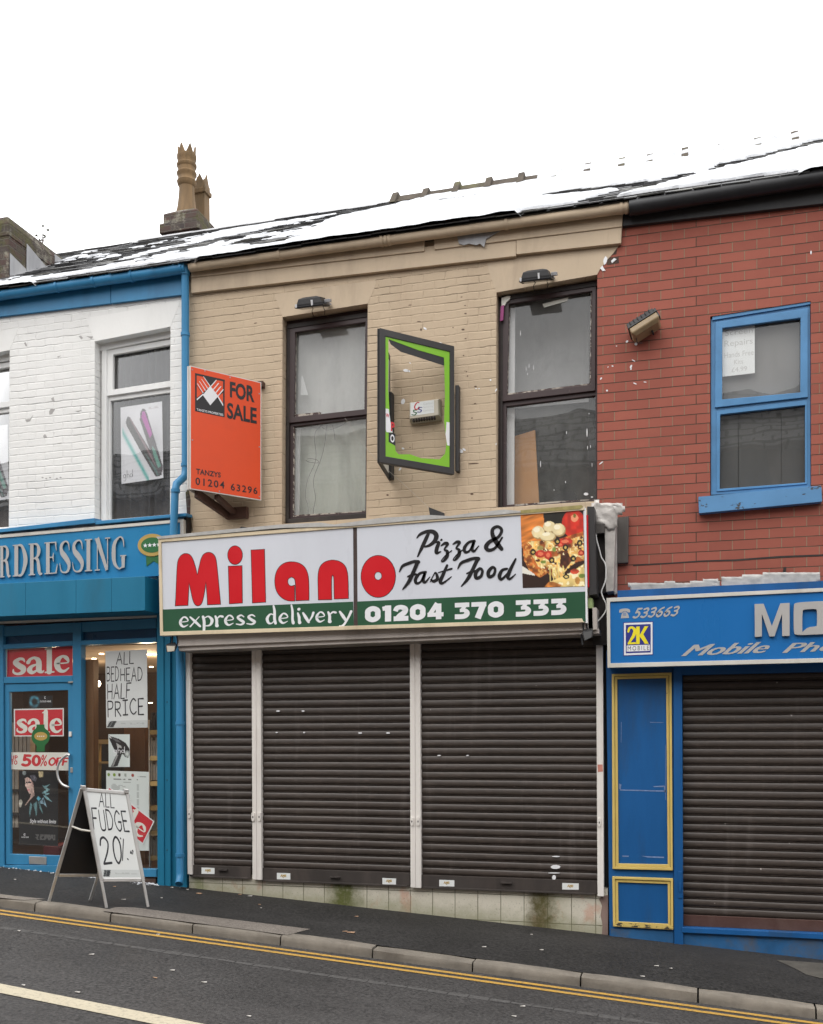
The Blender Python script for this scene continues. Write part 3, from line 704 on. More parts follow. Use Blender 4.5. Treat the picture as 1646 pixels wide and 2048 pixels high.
# smooth rendered lintels
for pts in ([(565, 634), (735.5, 607), (752, 569), (751, 560), (548, 588), (553, 600)], [(992.8, 584.8), (1194.3, 549), (1199, 540), (1213, 521), (1226, 507), (1236, 493), (1100, 508), (974, 527), (978, 545)]): mark('lintel', pts, -.0022, .01, M['tan_plain'], B2)
for pts in ([(189.5, 682.5), (341, 653), (360, 604), (172, 636)], [(-128, 728), (19.5, 700), (37, 655), (-146, 684)]): mark('lintel', pts, -.0022, .01, M['white_plain'], B1)
mark('party_joint', [(371, 985), (377, 978), (381, 1000), (380, 1030), (386, 1062), (372, 1066), (374, 1030)], -.003, .01, M['old_brick'], B2)
# sooty old bricks where the tan paint ends, and paint spatter along that edge
mb = MB(); mb.prism([(1215, 517), (1237, 513), (1238, 526), (1214, 530)], .002, .05); mb.prism([(1222, 496), (1234, 494), (1233, 508), (1219, 511)], .002, .05)
mb.build('exposed_brick', M['soot_brick'], B3)
for pts in ([(1200, 536), (1205, 531), (1208, 537), (1211, 541), (1205, 542)], [(1222, 522), (1228, 516), (1233, 518), (1228, 523), (1224, 526)], [(1206, 520), (1211, 512), (1215, 516), (1213, 526), (1208, 530)]): mark('paint_splash', smoothpoly(pts, 1), -.003, .01, M['print_white'], B3)
for u, v, a, b in ((1272, 688, 3, 3), (1274, 681, 2, 4), (1225, 732, 2, 1.5), (1262, 733, 2, 4), (1267, 721, 4, 1), (1270, 767, 4, 1.2), (1290, 764, 3, 1), (1214, 781, 2, 2), (1202, 757, 1.5, 3), (1202, 926, 1.2, 5), (1622, 505, 1.6, 4), (1262, 738, 1.5, 2), (1216, 734, 1, 1.5), (1233, 692, 1.4, 1), (1254, 683, 2, 3)):
    mark('paint_splash', ell(u, v, a, b, 7, rnd.random()), .0012, .01, M['print_white'], B3)
for u, v, a, b in ((812, 741, 6, 3), (818, 742, 3, 2), (850, 657, 4, 2), (882, 687, 4, 2), (806, 803, 4, 6), (921, 902, 6, 4), (928, 899, 4, 2), (806, 897, 3, 2), (800, 938, 2, 4), (981, 760, 2, 2), (952, 777, 2, 1), (958, 777, 1.5, 1), (820, 726, 2, 1), (992, 780, 1.2, 4), (992, 888, 1, 2)):
    mark('paint_splash', ell(u, v, a, b, 7, rnd.random()), -.002, .01, M['print_white'], B2)
hm = paint_mat('dark broken joint', (.11, .07, .05, 1), .9, .2, 9, 0)  # holes and cracked joints in the tan wall
for u, v, a, b in ((931, 627, 3, 1.6), (930, 611, 2, 1), (926, 659, 4, 2), (931, 677, 2.5, 1.2), (927, 711, 2, 1.4), (933, 743, 1.6, 1.2), (935, 752, 1.8, 1.6), (951, 773, 3.5, 1.8), (950, 807, 3, 1.2), (947, 927, 13, 1.4), (944, 988, 4, 2), (923, 594, 2.4, 1), (906, 655, 1.5, 1.5), (511, 646, 4, 1), (775, 990, 3, 2), (820, 895, 1.5, 1.4), (915, 812, 2, 2), (944, 836, 2, 1.4), (930, 742, 1.3, 1), (820, 610, 4, 1), (838, 643, 5, 1), (866, 690, 3, 1.5), (842, 659, 2, 3)):
    mark('wall_hole', ell(u, v, a * .85, b * .85, 8, rnd.uniform(-.2, .1)), -.0015, .01, hm, B2)
cm_ = paint_mat('old stain showing through white paint', (.40, .385, .37, 1), .9, .2, 9, 0)
for pts in ([(48, 686), (51, 684), (54, 691), (51, 692)], [(157, 672), (162, 671), (166, 676), (162, 678)], [(172, 672), (186, 673), (182, 678), (178, 675)], [(50, 839), (60, 838), (66, 830), (60, 842), (53, 844)], [(102, 797), (107, 794), (109, 803), (104, 801)], [(86, 872), (90, 868), (94, 874), (88, 876)], [(114, 713), (122, 711), (116, 715)], [(150, 822), (164, 820), (156, 824)], [(98, 823), (101, 818), (110, 818), (104, 828), (99, 829)]):
    mark('wall_chip', pts, -.002, .01, cm_, B1)
for k in range(5): mark('wall_chip', ell(85 + k * 7.5 + (6 if k > 2 else 0), 955 + (k % 2) * 2, 2.2, 1.4, 6), -.002, .01, cm_, B1)
# hulls: floors, party walls and back walls that close the rooms
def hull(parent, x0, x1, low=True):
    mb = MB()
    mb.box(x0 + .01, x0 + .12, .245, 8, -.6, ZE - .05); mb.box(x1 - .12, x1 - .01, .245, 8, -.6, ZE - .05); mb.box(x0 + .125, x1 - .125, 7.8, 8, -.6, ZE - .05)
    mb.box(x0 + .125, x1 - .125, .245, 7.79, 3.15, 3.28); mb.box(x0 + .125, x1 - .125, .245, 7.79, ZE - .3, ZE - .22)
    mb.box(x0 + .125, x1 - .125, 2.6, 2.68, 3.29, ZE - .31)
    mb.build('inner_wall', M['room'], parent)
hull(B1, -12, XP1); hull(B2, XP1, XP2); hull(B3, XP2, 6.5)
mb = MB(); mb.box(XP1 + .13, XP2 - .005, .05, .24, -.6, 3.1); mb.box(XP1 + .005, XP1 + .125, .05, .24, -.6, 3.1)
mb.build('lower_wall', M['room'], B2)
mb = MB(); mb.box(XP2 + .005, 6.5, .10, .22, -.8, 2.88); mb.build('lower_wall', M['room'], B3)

# ---- eaves: boards and gutters
def beam(a, b, y, r, name, m, parent, clips=(), n=12):
    pa, pb = P(*a, y), P(*b, y); z = None
    mb = MB(); mb.tube([pa, pb], r, n)
    for c in clips:
        p = pa.lerp(pb, c); d = (pb - pa).normalized(); mb.tube([p - d * .014, p + d * .014], r * 1.14, n)
    o = mb.build(name, m, parent, smooth=True); return o
mb = MB(); mb.prism([(-700, 735), (0, 594), (221, 563), (221, 606.6), (0, 633), (-700, 742)], -.035, -.002); mb.build('fascia_board', M['sky_blue'], B1, bevel=.003)
mb = MB(); mb.prism([(221.8, 563), (364, 543), (364.5, 589), (221.8, 606.2)], -.04, -.002); mb.build('fascia_board', M['sky_blue'], B1, bevel=.003)
beam((-900, 722), (372, 536), -.12, .058, 'gutter', M['sky_blue'], B1, (.83, .88, .93, .995))
mb = MB(); mb.prism([(381.5, 536), (849, 480), (848.5, 502), (381.9, 555)], -.06, -.002); mb.prism([(868, 477), (1246, 424), (1244, 453), (868.6, 499)], -.06, -.002); mb.build('fascia_board', M['tan_plain'], B2, bevel=.004)
mb = MB(); mb.prism([(381.5, 548), (1032, 472), (1032, 512), (382, 586)], -.045, -.002); mb.prism([(1032.5, 472), (1244, 444), (1242, 486), (1032.5, 508.5)], -.048, -.002); mb.build('frieze_board', M['tan_plain'], B2, bevel=.004)
beam((380, 534.5), (1258, 415), -.12, .05, 'gutter', M['tan_plain'], B2, (.225, .468, .478, .486, .745, .985, .995))
mb = MB(); mb.prism([(1246.5, 395), (2700, 172), (2700, 289), (1245, 452)], -.045, .003); mb.build('fascia_board', M['black_metal'], B3, bevel=.004)
mb = MB(); pa, pb = P(1259, 416, -.13), P(2600, 204, -.13); mb.tube([pa, pb], .074, 14)
mb.build('gutter', M['black'], B3, smooth=True)
# torn felt hanging through the gap in the tan boards
mb = MB(); mb.prism([(914, 472), (1000, 461), (985, 470), (972, 478), (968, 494), (960, 487), (952, 490), (938, 487), (928, 490), (918, 487)], -.075, -.062); mb.build('torn_felt', M['lead'], B2)
# downpipe, with its offset over the fascia sign
mb = MB()
mb.tube([P(370, 540, -.1), P(370.5, 560, -.08), P(371, 940, -.08), P(369, 953, -.09), P(353, 968, -.18), P(350, 985, -.21), P(347, 1072, -.21), P(352, 1150, -.2), P(359, 1250, -.14), P(360, 1330, -.12), P(360, 1745, -.12), P(360, 1757, -.14), P(358, 1768, -.19)], .042, 12)
for u, v, y in ((370.5, 669, -.08), (371, 930, -.08), (351, 982, -.21), (360, 1446, -.12), (360, 1710, -.12)):
    p = P(u, v, y); mb.tube([p - Vector((0, 0, .018)), p + Vector((0, 0, .018))], .05, 12)
p = P(370, 545, -.095); mb.lathe([(.05, -.03), (.06, .05), (.06, .09)], p, 12)
mb.build('downpipe', M['sky_blue'], B1, smooth=True)

# ---- roofs
EY, EZ, RY, RZ = -.17, 7.075, 4.0, 9.69
def roofpt(x, s, h=0.0):
    L = math.hypot(RY - EY, RZ - EZ); dy, dz = (RY - EY) / L, (RZ - EZ) / L
    return Vector((x, EY + dy * s - dz * h, EZ + dz * s + dy * h))
RL = math.hypot(RY - EY, RZ - EZ)
def roof(parent, x0, x1):
    mb = MB(); ex = .188; n = int(RL / ex)
    for j in range(n):
        s0 = j * ex - .02; x = x0 + (.13 if j % 2 else 0) - .13
        while x < x1:
            a, b = max(x0, x + .003), min(x1, x + .252); x += .255
            if b - a < .02: continue
            t0 = .022 + rnd.uniform(-.003, .008); j0 = rnd.uniform(-.012, .006); sk = rnd.uniform(-.006, .006)
            q = [roofpt(a, s0 + j0 - sk, t0), roofpt(b, s0 + j0 + sk, t0 + rnd.uniform(-.003, .003)), roofpt(b, s0 + .215, .013), roofpt(a, s0 + .215, .013)]
            lo = [roofpt(a, s0 + j0 - sk, t0 - .010), roofpt(b, s0 + j0 + sk, t0 - .010)]
            i = mb.pts(q + lo); mb.f += [[i[0], i[1], i[2], i[3]], [i[4], i[5], i[1], i[0]], [i[4], i[0], i[3]], [i[5], i[2], i[1]]]
    mb.poly([roofpt(x0, 0, 0), roofpt(x1, 0, 0), roofpt(x1, RL, 0), roofpt(x0, RL, 0)])
    r1 = Vector((0, 2 * RY - 2 * EY, 0)); mb.poly([roofpt(x0, RL, 0), roofpt(x1, RL, 0), (x1, 2 * RY - EY, EZ), (x0, 2 * RY - EY, EZ)])
    for xx in (x0 + .002, x1 - .002): mb.poly([(xx, .25, ZE - .1), (xx, RY, RZ - .03), (xx, 2 * RY - .25, ZE - .1)])
    mb.poly([(x0, EY, EZ - .006), (x1, EY, EZ - .006), (x1, .2, EZ - .03), (x0, .2, EZ - .03)])
    return mb.build('roof', M['slate'], parent, fix=False)
XR1, XR2 = XP1, X(1250)
R1 = roof(B1, -12, XR1); R2 = roof(B2, XR1, XR2); R3 = roof(B3, XR2, 6.5)
def ridge(parent, x0, x1, fancy):
    mb = MB(); x = x0; k = 0
    def prof(x, g): return [(x, RY - .15 * g, RZ - .075 * g + .02), (x, RY - .03 * g, RZ + (.085 * g if g > .9 else .05 * g)), (x, RY + .03 * g, RZ + (.085 * g if g > .9 else .05 * g)), (x, RY + .15 * g, RZ - .075 * g + .02)]
    while x < x1:
        g_ = rnd.uniform(1.45, 1.62) if x < -2 else rnd.uniform(1.30, 1.55); e = min(x1, x + .455); dz = rnd.uniform(-.008, .008)
        f = lambda x_, g: [(a, b, c + dz) for a, b, c in prof(x_, g)]
        if fancy:
            mb.loft([f(x, g_), f(x + .085, g_ + .05), f(x + .09, 1.0)]); mb.loft([f(x + .0905, 1.0), f(e - .004, 1.0)])
        else: mb.loft([f(x, .72), f(e - .003, .70)])
        x += .455
    return mb.build('ridge_tiles', M['ridge'] if fancy else M['lead'], parent)
ridge(R1, -8.35, XR1 - .01, False); ridge(R2, XR1, -4.3, False); ridge(R2, -4.27, XR2 - .01, True); ridge(R3, XR2, 6.4, True)
# ---- snow lying on the slates
def ss(a, b, x):
    t = min(1, max(0, (x - a) / (b - a))); return t * t * (3 - 2 * t)
def snow_h(x, s):
    """> 0 where snow still lies: solid to the right, melting in patches along the slates to the left"""
    st = noise.fractal((x * .95, s * 1.15, 3.7), 1.0, 2.0, 3) * .60 + noise.noise((x * 2.6, s * 3.4, 9.1)) * .55 + noise.noise((x * 7, s * 7.5, 2.2)) * .35
    left = ss(-3.7, -4.7, x)
    c = lerp(.80, .12, left)
    c += .75 * ss(.75, .45, s + .25 * noise.noise((x * 1.5, 0, 0))) * left                   # thick lip at the eaves
    c -= .75 * ss(-6.2, -7.4, x) * ss(.55, .9, s)                                            # nearly bare by the left chimney
    c += .75 * ss(2.9, 3.3, s) * ss(4.3, 4.0, s) * ss(-7.2, -6.3, x) * ss(-4.3, -5.2, x)     # pale band below the ridge
    c -= 1.2 * ss(4.15, 4.35, s) * ss(-4.2, -4.6, x)                                         # bare slates under the ridge
    q = s - (1.9 + (x + 6.4) * 1.15); c -= 1.25 * ss(.75, .25, abs(q)) * ss(-7.0, -6.2, x) * ss(-3.5, -4.2, x)   # dark band climbing to the ridge
    q = s - (.20 + (x + 1.1) * 1.5 + .3 * noise.noise((x * 2, s * 2, 0))); c -= 2.2 * ss(.48, .2, abs(q)) * ss(-1.3, -1.0, x) * ss(2.0, 1.6, x) * ss(-.5, .0, noise.noise((x * 1.6, 4.4, 0)) + .2)
    c -= 1.7 * ss(.45, .2, abs(s - 1.5 + .5 * (x + .9))) * ss(-2.0, -1.5, x) * ss(-.3, -.7, x)
    c -= 1.6 * ss(.35, .1, abs(s - 3.4)) * ss(-3.6, -3.3, x) * ss(-1.4, -2.2, x) * ss(-.1, .25, st)
    c -= 1.8 * ss(.34, .16, s) * ss(.05, .30, noise.noise((x * 1.1, 5.5, 0)) + .5 * ss(-4.9, -5.4, x) * ss(-6.8, -6.3, x) + .6 * ss(-2.0, -1.4, x) * ss(-.1, -.6, x))
    return c + st * (1.0 * left + .35)
mb = MB(); nx, ns = 470, 208; xs = [lerp(-9.6, 4.2, i / nx) for i in range(nx + 1)]; sv = [lerp(-.04, RL + .01, j / ns) for j in range(ns + 1)]
H = [[snow_h(x, s) for x in xs] for s in sv]; vid = {}
def sv_id(j, i):
    if (j, i) not in vid:
        h = H[j][i]; r_ = ss(-5.2, -3.6, xs[i])
        th = (.027 + lerp(.006, .016, r_) * min(1, h * 2) + lerp(.004, .010, r_) * noise.noise((xs[i] * 6, sv[j] * 9, 0))) if h > 0 else max(-.01, .026 + h * .3)
        if h > 0: f = (sv[j] / .188 + .08) % 1.0; th += .012 * (.5 - f)
        if sv[j] < .5: th += .018 * ss(.5, .1, sv[j]) * min(1, max(0, h) * 2)
        vid[(j, i)] = len(mb.v); mb.v.append(tuple(roofpt(xs[i], sv[j], th)))
    return vid[(j, i)]
for j in range(ns):
    for i in range(nx):
        if max(H[j][i], H[j][i + 1], H[j + 1][i], H[j + 1][i + 1]) > 0 and not (-9.22 < xs[i] < -8.44 and roofpt(0, sv[j]).y > .95 and roofpt(0, sv[j]).y < 2.2):
            mb.f.append([sv_id(j, i), sv_id(j, i + 1), sv_id(j + 1, i + 1), sv_id(j + 1, i)])
# capping of snow along the right half of the ridge, tile collars left bare
x = -2.15
while x < 4.0:
    if True:
        w = rnd.uniform(.385, .41); mb.loft([[(xx, RY - .20, RZ - .10), (xx, RY - .13, RZ + .03 + hh), (xx, RY, RZ + .06 + hh), (xx, RY + .12, RZ + .0 + hh)] for xx, hh in ((x - .02, .0), (x + .12, .03), (x + w * .7, .035), (x + .475, .0))])
    x += .455
o = mb.build('snow', M['snow'], smooth=True); tag(o, 'patchy thawing snow lying over the slate roofs', 'snow', kind='stuff')

# ---- chimneys
c1 = MB(); x1, x0, ya, yb, zt = -8.46, -9.25, 1.0, 2.17, 8.62
lo = []
for z, g in ((7.4, 0), (8.36, 0), (8.36, .012), (8.52, .012), (8.60, -.01), (8.66, -.10)): lo.append([(x0 - g, ya - g, z), (x1 + g, ya - g, z), (x1 + g, yb + g, z), (x0 - g, yb + g, z)])
c1.loft(lo); CH1 = c1.build('chimney', M['old_brick'], B1, bevel=.012)
mb = MB()
for y0, y1, zb, zt_, zr in ((1.02, 1.34, 7.82, 8.14, 8.06), (1.35, 1.78, 8.02, 8.42, 8.28), (1.95, 2.14, 8.42, 8.56, 8.54)):
    mb.plate3([(x1 + .006, y0, zb), (x1 + .006, y0, zt_), (x1 + .006, y1, zr + .02), (x1 + .006, y1, zb + (y1 - y0) * .63)], [], Vector((.008, 0, 0)))
    mb.bar((x1 + .02, y0, zb + .03), (x1 + .02, y1, zb + .03 + (y1 - y0) * .63), .10, .012)
mb.build('flashing', M['lead'], CH1)
c2 = MB(); x0, x1, ya, yb = -8.22, -7.62, 4.45, 5.55; lo = []
for z, g in ((8.6, 0), (10.0, 0), (10.0, .045), (10.15, .045), (10.15, .0), (10.32, .0), (10.42, -.14)): lo.append([(x0 - g, ya - g, z), (x1 + g, ya - g, z), (x1 + g, yb + g, z), (x0 - g, yb + g, z)])
c2.loft(lo); CH2 = c2.build('chimney', M['old_brick'], B1, bevel=.01)
p = P(373.5, 430, 4.82); p.z = 10.36; mb = MB()
hgt = P(373, 312, 4.82).z - 10.36
prof = [(.185, 0), (.182, .08), (.150, .2), (.132, .34), (.122, .46), (.122, .52), (.136, .535), (.15, .57), (.158, .60), (.14, .62), (.138, .68), (.158, .705), (.16, .73), (.14, .75), (.14, .81), (.158, .83), (.16, .86), (.142, .875), (.146, .93), (.156, .95), (.156, 1.0)]
mb.lathe([(r, z * hgt) for r, z in prof], p, 22)
for k in range(6):
    a0 = 2 * math.pi * k / 6 + .35; q = [p + Vector((.15 * math.cos(a), .15 * math.sin(a), hgt)) for a in (a0 - .42, a0 + .42)]; ap = p + Vector((.15 * math.cos(a0), .15 * math.sin(a0), hgt + .15))
    mb.plate3([q[0], q[1], ap], [], Vector((-math.cos(a0) * .03, -math.sin(a0) * .03, 0)))
mb.build('chimney_pot', M['clay'], CH2, smooth=True)
p = P(404, 440, 5.25); p.z = 10.36; mb = MB(); hgt = P(404, 372, 5.25).z - 10.36
mb.lathe([(r, z * hgt) for r, z in ((.16, 0), (.135, .25), (.13, .78), (.165, .8), (.17, .88), (.14, .9), (.135, 1.0))], p, 4, True)
for k in range(4):
    a0 = 2 * math.pi * k / 4; c_, s_ = math.cos(a0), math.sin(a0)
    for d in (-1,):
        q = [p + Vector((.09 * c_ - .085 * s_ * e, .09 * s_ + .085 * c_ * e, hgt)) for e in (-1, 1)]; ap = p + Vector((.09 * c_, .09 * s_, hgt + .17))
        mb.plate3([q[0], q[1], ap], [], Vector((-c_ * .02, -s_ * .02, 0)))
mb.build('chimney_pot', M['clay'], CH2)
# weed on the left stack
pl = empty('weed_plant', (-8.5, 1.75, 8.62), 'small leafy weed sprouting from the top of the left brick chimney', 'plant')
mb = MB(); b0 = Vector((-8.5, 1.75, 8.60)); tip = []
for a, l in ((.1, .24), (.5, .18), (-.5, .13)):
    q = [b0, b0 + Vector((a * .06, 0, l * .5)), b0 + Vector((a * .16, 0, l))]; mb.tube(q, [.006, .005, .003], 5); tip += q[1:]
mb.build('stem', M['wood_bracket'], pl); mb = MB()
for q in tip:
    for k in range(9):
        d = Vector((rnd.uniform(-1, 1), rnd.uniform(-1, 1), rnd.uniform(-.3, 1))).normalized() * rnd.uniform(.02, .045); s_ = d.cross(Vector((rnd.random(), rnd.random(), rnd.random()))).normalized() * .012
        mb.poly([q, q + d * .5 + s_, q + d, q + d * .5 - s_])
mb.build('leaves', M['moss'], pl, fix=False)

# ---- the terrace across the street (it is what the lower panes mirror)
B4 = empty('opposite_terrace', (0, -12.5, 0), 'slate-roofed brick terrace across the street, mirrored in the upstairs glass', 'building')
mb = MB(); mb.box(-30, 24, -18, -12.5, -2, 8.3); mb.build('wall', M['far_brick'], B4)
mb = MB(); mb.hexa([(-30, -12.2, 8.1), (24, -12.2, 8.1), (24, -18.2, 8.1), (-30, -18.2, 8.1), (-30, -15.1, 10.2), (24, -15.1, 10.2), (24, -15.3, 10.2), (-30, -15.3, 10.2)])
for k in range(14):
    f = k / 14; y, z = lerp(-12.2, -15.1, f), lerp(8.1, 10.2, f); mb.box(-30, 24, y - .05, y + .01, z - .01, z + .09)
mb.build('roof', M['far_roof'], B4)
for k in range(13):
    for z in (1.2, 4.3, 6.6): mb = MB(); mb.box(-28 + k * 4, -26.7 + k * 4, -12.5, -12.47, z, z + 1.45); mb.build('window', M['board_dark'], B4)

# ================================================================== UPSTAIRS WINDOWS
def sash_window(parent, op, fr, ug, lg, yf, m, glass_u, glass_l, th=.05, bev=.004):
    """frame plate with two lights; the panes are their own sub-parts"""
    mb = MB(); mb.plate(fr, [ug, lg], yf, yf + th); w = mb.build('window', m, parent, bevel=bev)
    for g, gm in ((ug, glass_u), (lg, glass_l)):
        mb = MB(); mb.poly(PQ(grow(g, 4), yf + .03)); mb.build('pane', gm, w, fix=False)
    return w
def moulding(parent, name, outer, inner, y0, y1, m, bev=.003):
    mb = MB(); mb.plate(outer, [inner], y0, y1); return mb.build(name, m, parent, bevel=bev)
def back(parent, name, pts, y, m, ribs=0, amp=.02):
    """sheet, board or gathered curtain hanging behind the glass"""
    if not ribs:
        mb = MB(); mb.prism(pts, y, y + .01); return mb.build(name, m, parent)
    tl, tr, br, bl = [P(u, v, y) for u, v in pts]; n = ribs * 8; rows = []
    for k in range(n + 1):
        f = k / n; o = amp * math.sin(f * ribs * 2 * math.pi + 1.3 * math.sin(f * 19)) + amp * .5 * noise.noise((f * 30, 0, 1))
        rows.append((tl.lerp(tr, f) + Vector((0, o, 0)), bl.lerp(br, f) + Vector((0, o * 1.3, 0))))
    mb = MB(); a = mb.pts([r[0] for r in rows]); b = mb.pts([r[1] for r in rows]); mb.f = [[a[i], a[i + 1], b[i + 1], b[i]] for i in range(n)]
    return mb.build(name, m, parent, smooth=True, fix=False)

# tan shop, left window
y = .12
w1 = sash_window(B2, W1, [(570, 640), (742, 612), (742, 1040), (570, 1052)], [(590.5, 664), (730.5, 643.5), (728.5, 818.5), (588, 834)], [(587, 853), (731.5, 835.5), (730.5, 1023), (586, 1033)], y, M['maroon'], M['glass_whitewash'], M['glass_whitewash'])
moulding(w1, 'sash', [(579, 654), (742, 630), (740, 828), (577, 846)], [(590.2, 664.3), (730.8, 643.8), (728.8, 818.2), (587.8, 833.7)], y - .025, y + .004, M['maroon'])
mb = MB(); mb.prism([(575, 649), (735, 625), (735, 633), (575, 657)], y - .035, y); mb.build('head', M['dark_wood'], w1)
mb = MB(); mb.prism([(576, 1038), (733, 1026), (733, 1042), (576, 1054)], y - .07, y + .01); mb.build('sill', M['dark_wood'], w1, bevel=.004)
mb = MB(); mb.prism([(573.5, 655), (579, 655), (577, 1045), (571.5, 1045)], y - .03, y + .002); mb.build('jamb', M['dark_wood'], w1)
back(w1, 'dust_sheet', [(575, 640), (745, 615), (745, 838), (575, 856)], y + .16, M['sheet_white'])
back(w1, 'dust_sheet', [(575, 838), (745, 822), (745, 1050), (575, 1060)], y + .20, M['sheet_green'], 3, .012)
mb = MB(); mb.prism([(603, 752), (605, 752), (616, 790), (601, 790)], y + .10, y + .104); mb.build('paper_scrap', M['paper'], w1)
mb = MB(); mb.prism([(588, 850), (600, 849), (598, 1040), (586, 1041)], y + .09, y + .11); mb.build('inner_frame', M['white_paint'], w1)
# loose wires inside that window and the pale one slung out of it
wi = empty('dangling_wires', P(630, 860, y + .06), 'thin grey wires dangling in a loop inside the left tan-shop window', 'wires')
for path in ([(645, 849), (632, 862), (629, 880), (632, 905), (630, 925), (617, 955), (612, 975), (611, 995), (616, 1012), (616, 1033)], [(654, 846), (652, 865), (649, 890), (642, 918), (630, 948), (627, 970), (631, 995), (627, 1020), (626, 1040)], [(615, 918), (622, 917), (634, 920), (637, 925), (630, 926), (618, 924), (612, 921)], [(640, 850), (655, 860), (680, 852), (692, 845)], [(665, 850), (668, 862), (670, 880)]):
    mb = MB(); mb.tube([P(q[0], q[1], y + .06) for q in spline(path, 5)], .0032, 5); mb.build('wire', M['cable_grey'], wi, smooth=True)
mb = MB(); mb.tube([P(q[0], q[1], lerp(.05, -.3, k / 16)) for k, q in enumerate(spline([(690, 836), (730, 893), (770, 935), (815, 975), (858, 1016)], 4))], .0016, 5)
tag(mb.build('slack_wire', M['wire_pale'], smooth=True), 'thin pale wire slung slack from the left tan-shop window to the fascia sign', 'wire')

# tan shop, right window
y = .12
w2 = sash_window(B2, W2, [(994, 588), (1200, 553), (1200, 1005), (994, 1018)], [(1018, 607.5), (1184, 581.5), (1181.5, 769), (1013.5, 790)], [(1012.5, 813), (1191, 791), (1191.3, 999), (1012, 1013)], y, M['maroon'], M['glass_dusty'], M['glass_dusty'])
moulding(w2, 'sash', [(1006, 597), (1192, 568), (1190.5, 781), (1004.5, 803)], [(1017.7, 607.8), (1184.2, 581.8), (1181.8, 768.8), (1013.3, 789.7)], y - .025, y + .004, M['maroon'])
mb = MB(); mb.prism([(1003, 592), (1194, 563), (1194, 571), (1003, 601)], y - .035, y); mb.build('head', M['dark_wood'], w2)
mb = MB(); mb.prism([(1003, 1014), (1194, 1001), (1194, 1016), (1003, 1027)], y - .07, y + .01); mb.build('sill', M['dark_wood'], w2, bevel=.004)
mb = MB(); mb.prism([(1002, 600), (1006, 600), (1004, 1015), (1000, 1015)], y - .03, y + .002); mb.build('jamb', M['dark_wood'], w2)
mb = MB(); mb.prism([(1014, 600), (1030, 598), (1028, 1020), (1012, 1020)], y + .10, y + .12); mb.build('inner_frame', M['white_paint'], w2)
back(w2, 'backing_board', [(1000, 560), (1215, 540), (1215, 800), (1000, 820)], y + .5, M['sheet_grey'])
mb = MB(); mb.prism([(1030, 872), (1070, 860), (1080, 1040), (1028, 1040)], y + .22, y + .25); mb.build('leaning_board', M['plank'], w2)
back(w2, 'backing_board', [(1000, 800), (1215, 780), (1215, 1040), (1000, 1060)], y + .56, M['board_dark'])
mb = MB(); mb.prism([(1128, 982), (1148, 981), (1158, 1010), (1100, 1015), (1108, 992)], y + .2, y + .3); mb.build('dark_box', M['black'], w2)
for q in ([(1014, 787), (1181, 766.5), (1181, 770), (1014, 791.5)], [(1016.5, 608), (1019, 608), (1015, 790), (1012.5, 790)], [(1181.5, 582), (1183.5, 582), (1181.5, 768), (1179.5, 768)], [(1012, 1010), (1120, 1002), (1190, 998), (1190, 1001), (1012, 1014.5)]): mark('flaked_putty', q, y + .001, y + .03, M['putty'], w2)
for q in ([(589, 664), (591.5, 664), (589, 833), (586.5, 833)], [(588, 829), (640, 824), (640, 828), (588, 834)], [(586, 1030), (660, 1026), (731, 1021), (731, 1024), (586, 1034)], [(586, 855), (588.3, 855), (587, 1032), (584.8, 1032)]): mark('flaked_putty', q, .121, .15, M['putty'], w1)
mb = MB(); mb.prism([(1003, 596), (1015, 592), (1021, 592), (1019, 599), (1013, 604), (1009, 611), (1003, 611)], y - .045, y - .03); mb.build('tape', M['paper_cream'], w2)
mb = MB(); mb.prism([(1001.5, 612), (1008, 610), (1006, 640), (1000, 642)], y - .06, y - .045); mb.build('tape', paint_mat('magenta tape', (.30, .05, .18, 1), .5, .1, 5, 0), w2)
mb = MB()
for pts in ([(1085, 608), (1137, 594), (1134, 602), (1088, 615)],): mb.prism(pts, y + .022, y + .026)
mb.build('tape', M['paper_cream'], w2)
for u, v, a, b in ((1041, 666, 1.2, 8), (1052, 738, .8, 7), (1058, 732, .8, 6), (1067, 735, .8, 7), (1055, 748, 1, 3), (1174, 865, 2, 12), (1175, 895, 1, 5), (1181, 893, 1, 4), (1133, 865, 1, 4), (1081, 928, 1, 9), (1184, 930, .8, 6), (1131, 964, 1, 3), (1178, 827, 1, 2), (1108, 980, 1, 2), (1172, 988, 8, 4), (1184, 994, 4, 2)):
    mark('paint_splash', ell(u, v, a * .6, b * .75, 7), y + .024, y + .028, M['print_white'], w2)

# white shop windows: one whole, one cut by the edge of the photo
def salon_window(op, du, dv):
    s_ = lambda pts: [(u + du, v + (dv - (v - 660) * .06 if du else 0)) for u, v in pts]
    yb = .15
    w = sash_window(B1, op, s_([(196, 690), (350, 660), (350, 1032), (196, 1048)]), s_([(226, 709), (340, 689), (340, 761.5), (225, 779.5)]), s_([(220.5, 802), (340, 785), (340, 1029), (219.5, 1039)]), yb, M['white_paint'], M['glass'], M['glass'])
    moulding(w, 'sash', s_([(214, 700), (350, 677), (350, 772), (213, 792)]), s_([(225.7, 709.3), (341, 689), (341, 761.2), (224.7, 779.2)]), yb - .03, yb + .003, M['white_paint'])
    mb = MB(); mb.prism(s_([(203, 697), (213, 695), (212, 1046), (202, 1046)]), yb - .045, yb); mb.build('jamb', M['white_paint'], w, bevel=.004)
    mb = MB(); mb.prism(s_([(192, 688), (345, 660), (345, 674), (192, 703)]), yb - .05, yb); mb.build('head', M['white_paint'], w, bevel=.004)
    back(w, 'curtain', s_([(205, 690), (355, 665), (355, 1040), (205, 1060)]), yb + .12, M['curtain'], 9, .018)
    return w
salon_window(WW, 0, 0)
salon_window(WL, -321.5, 46.5)

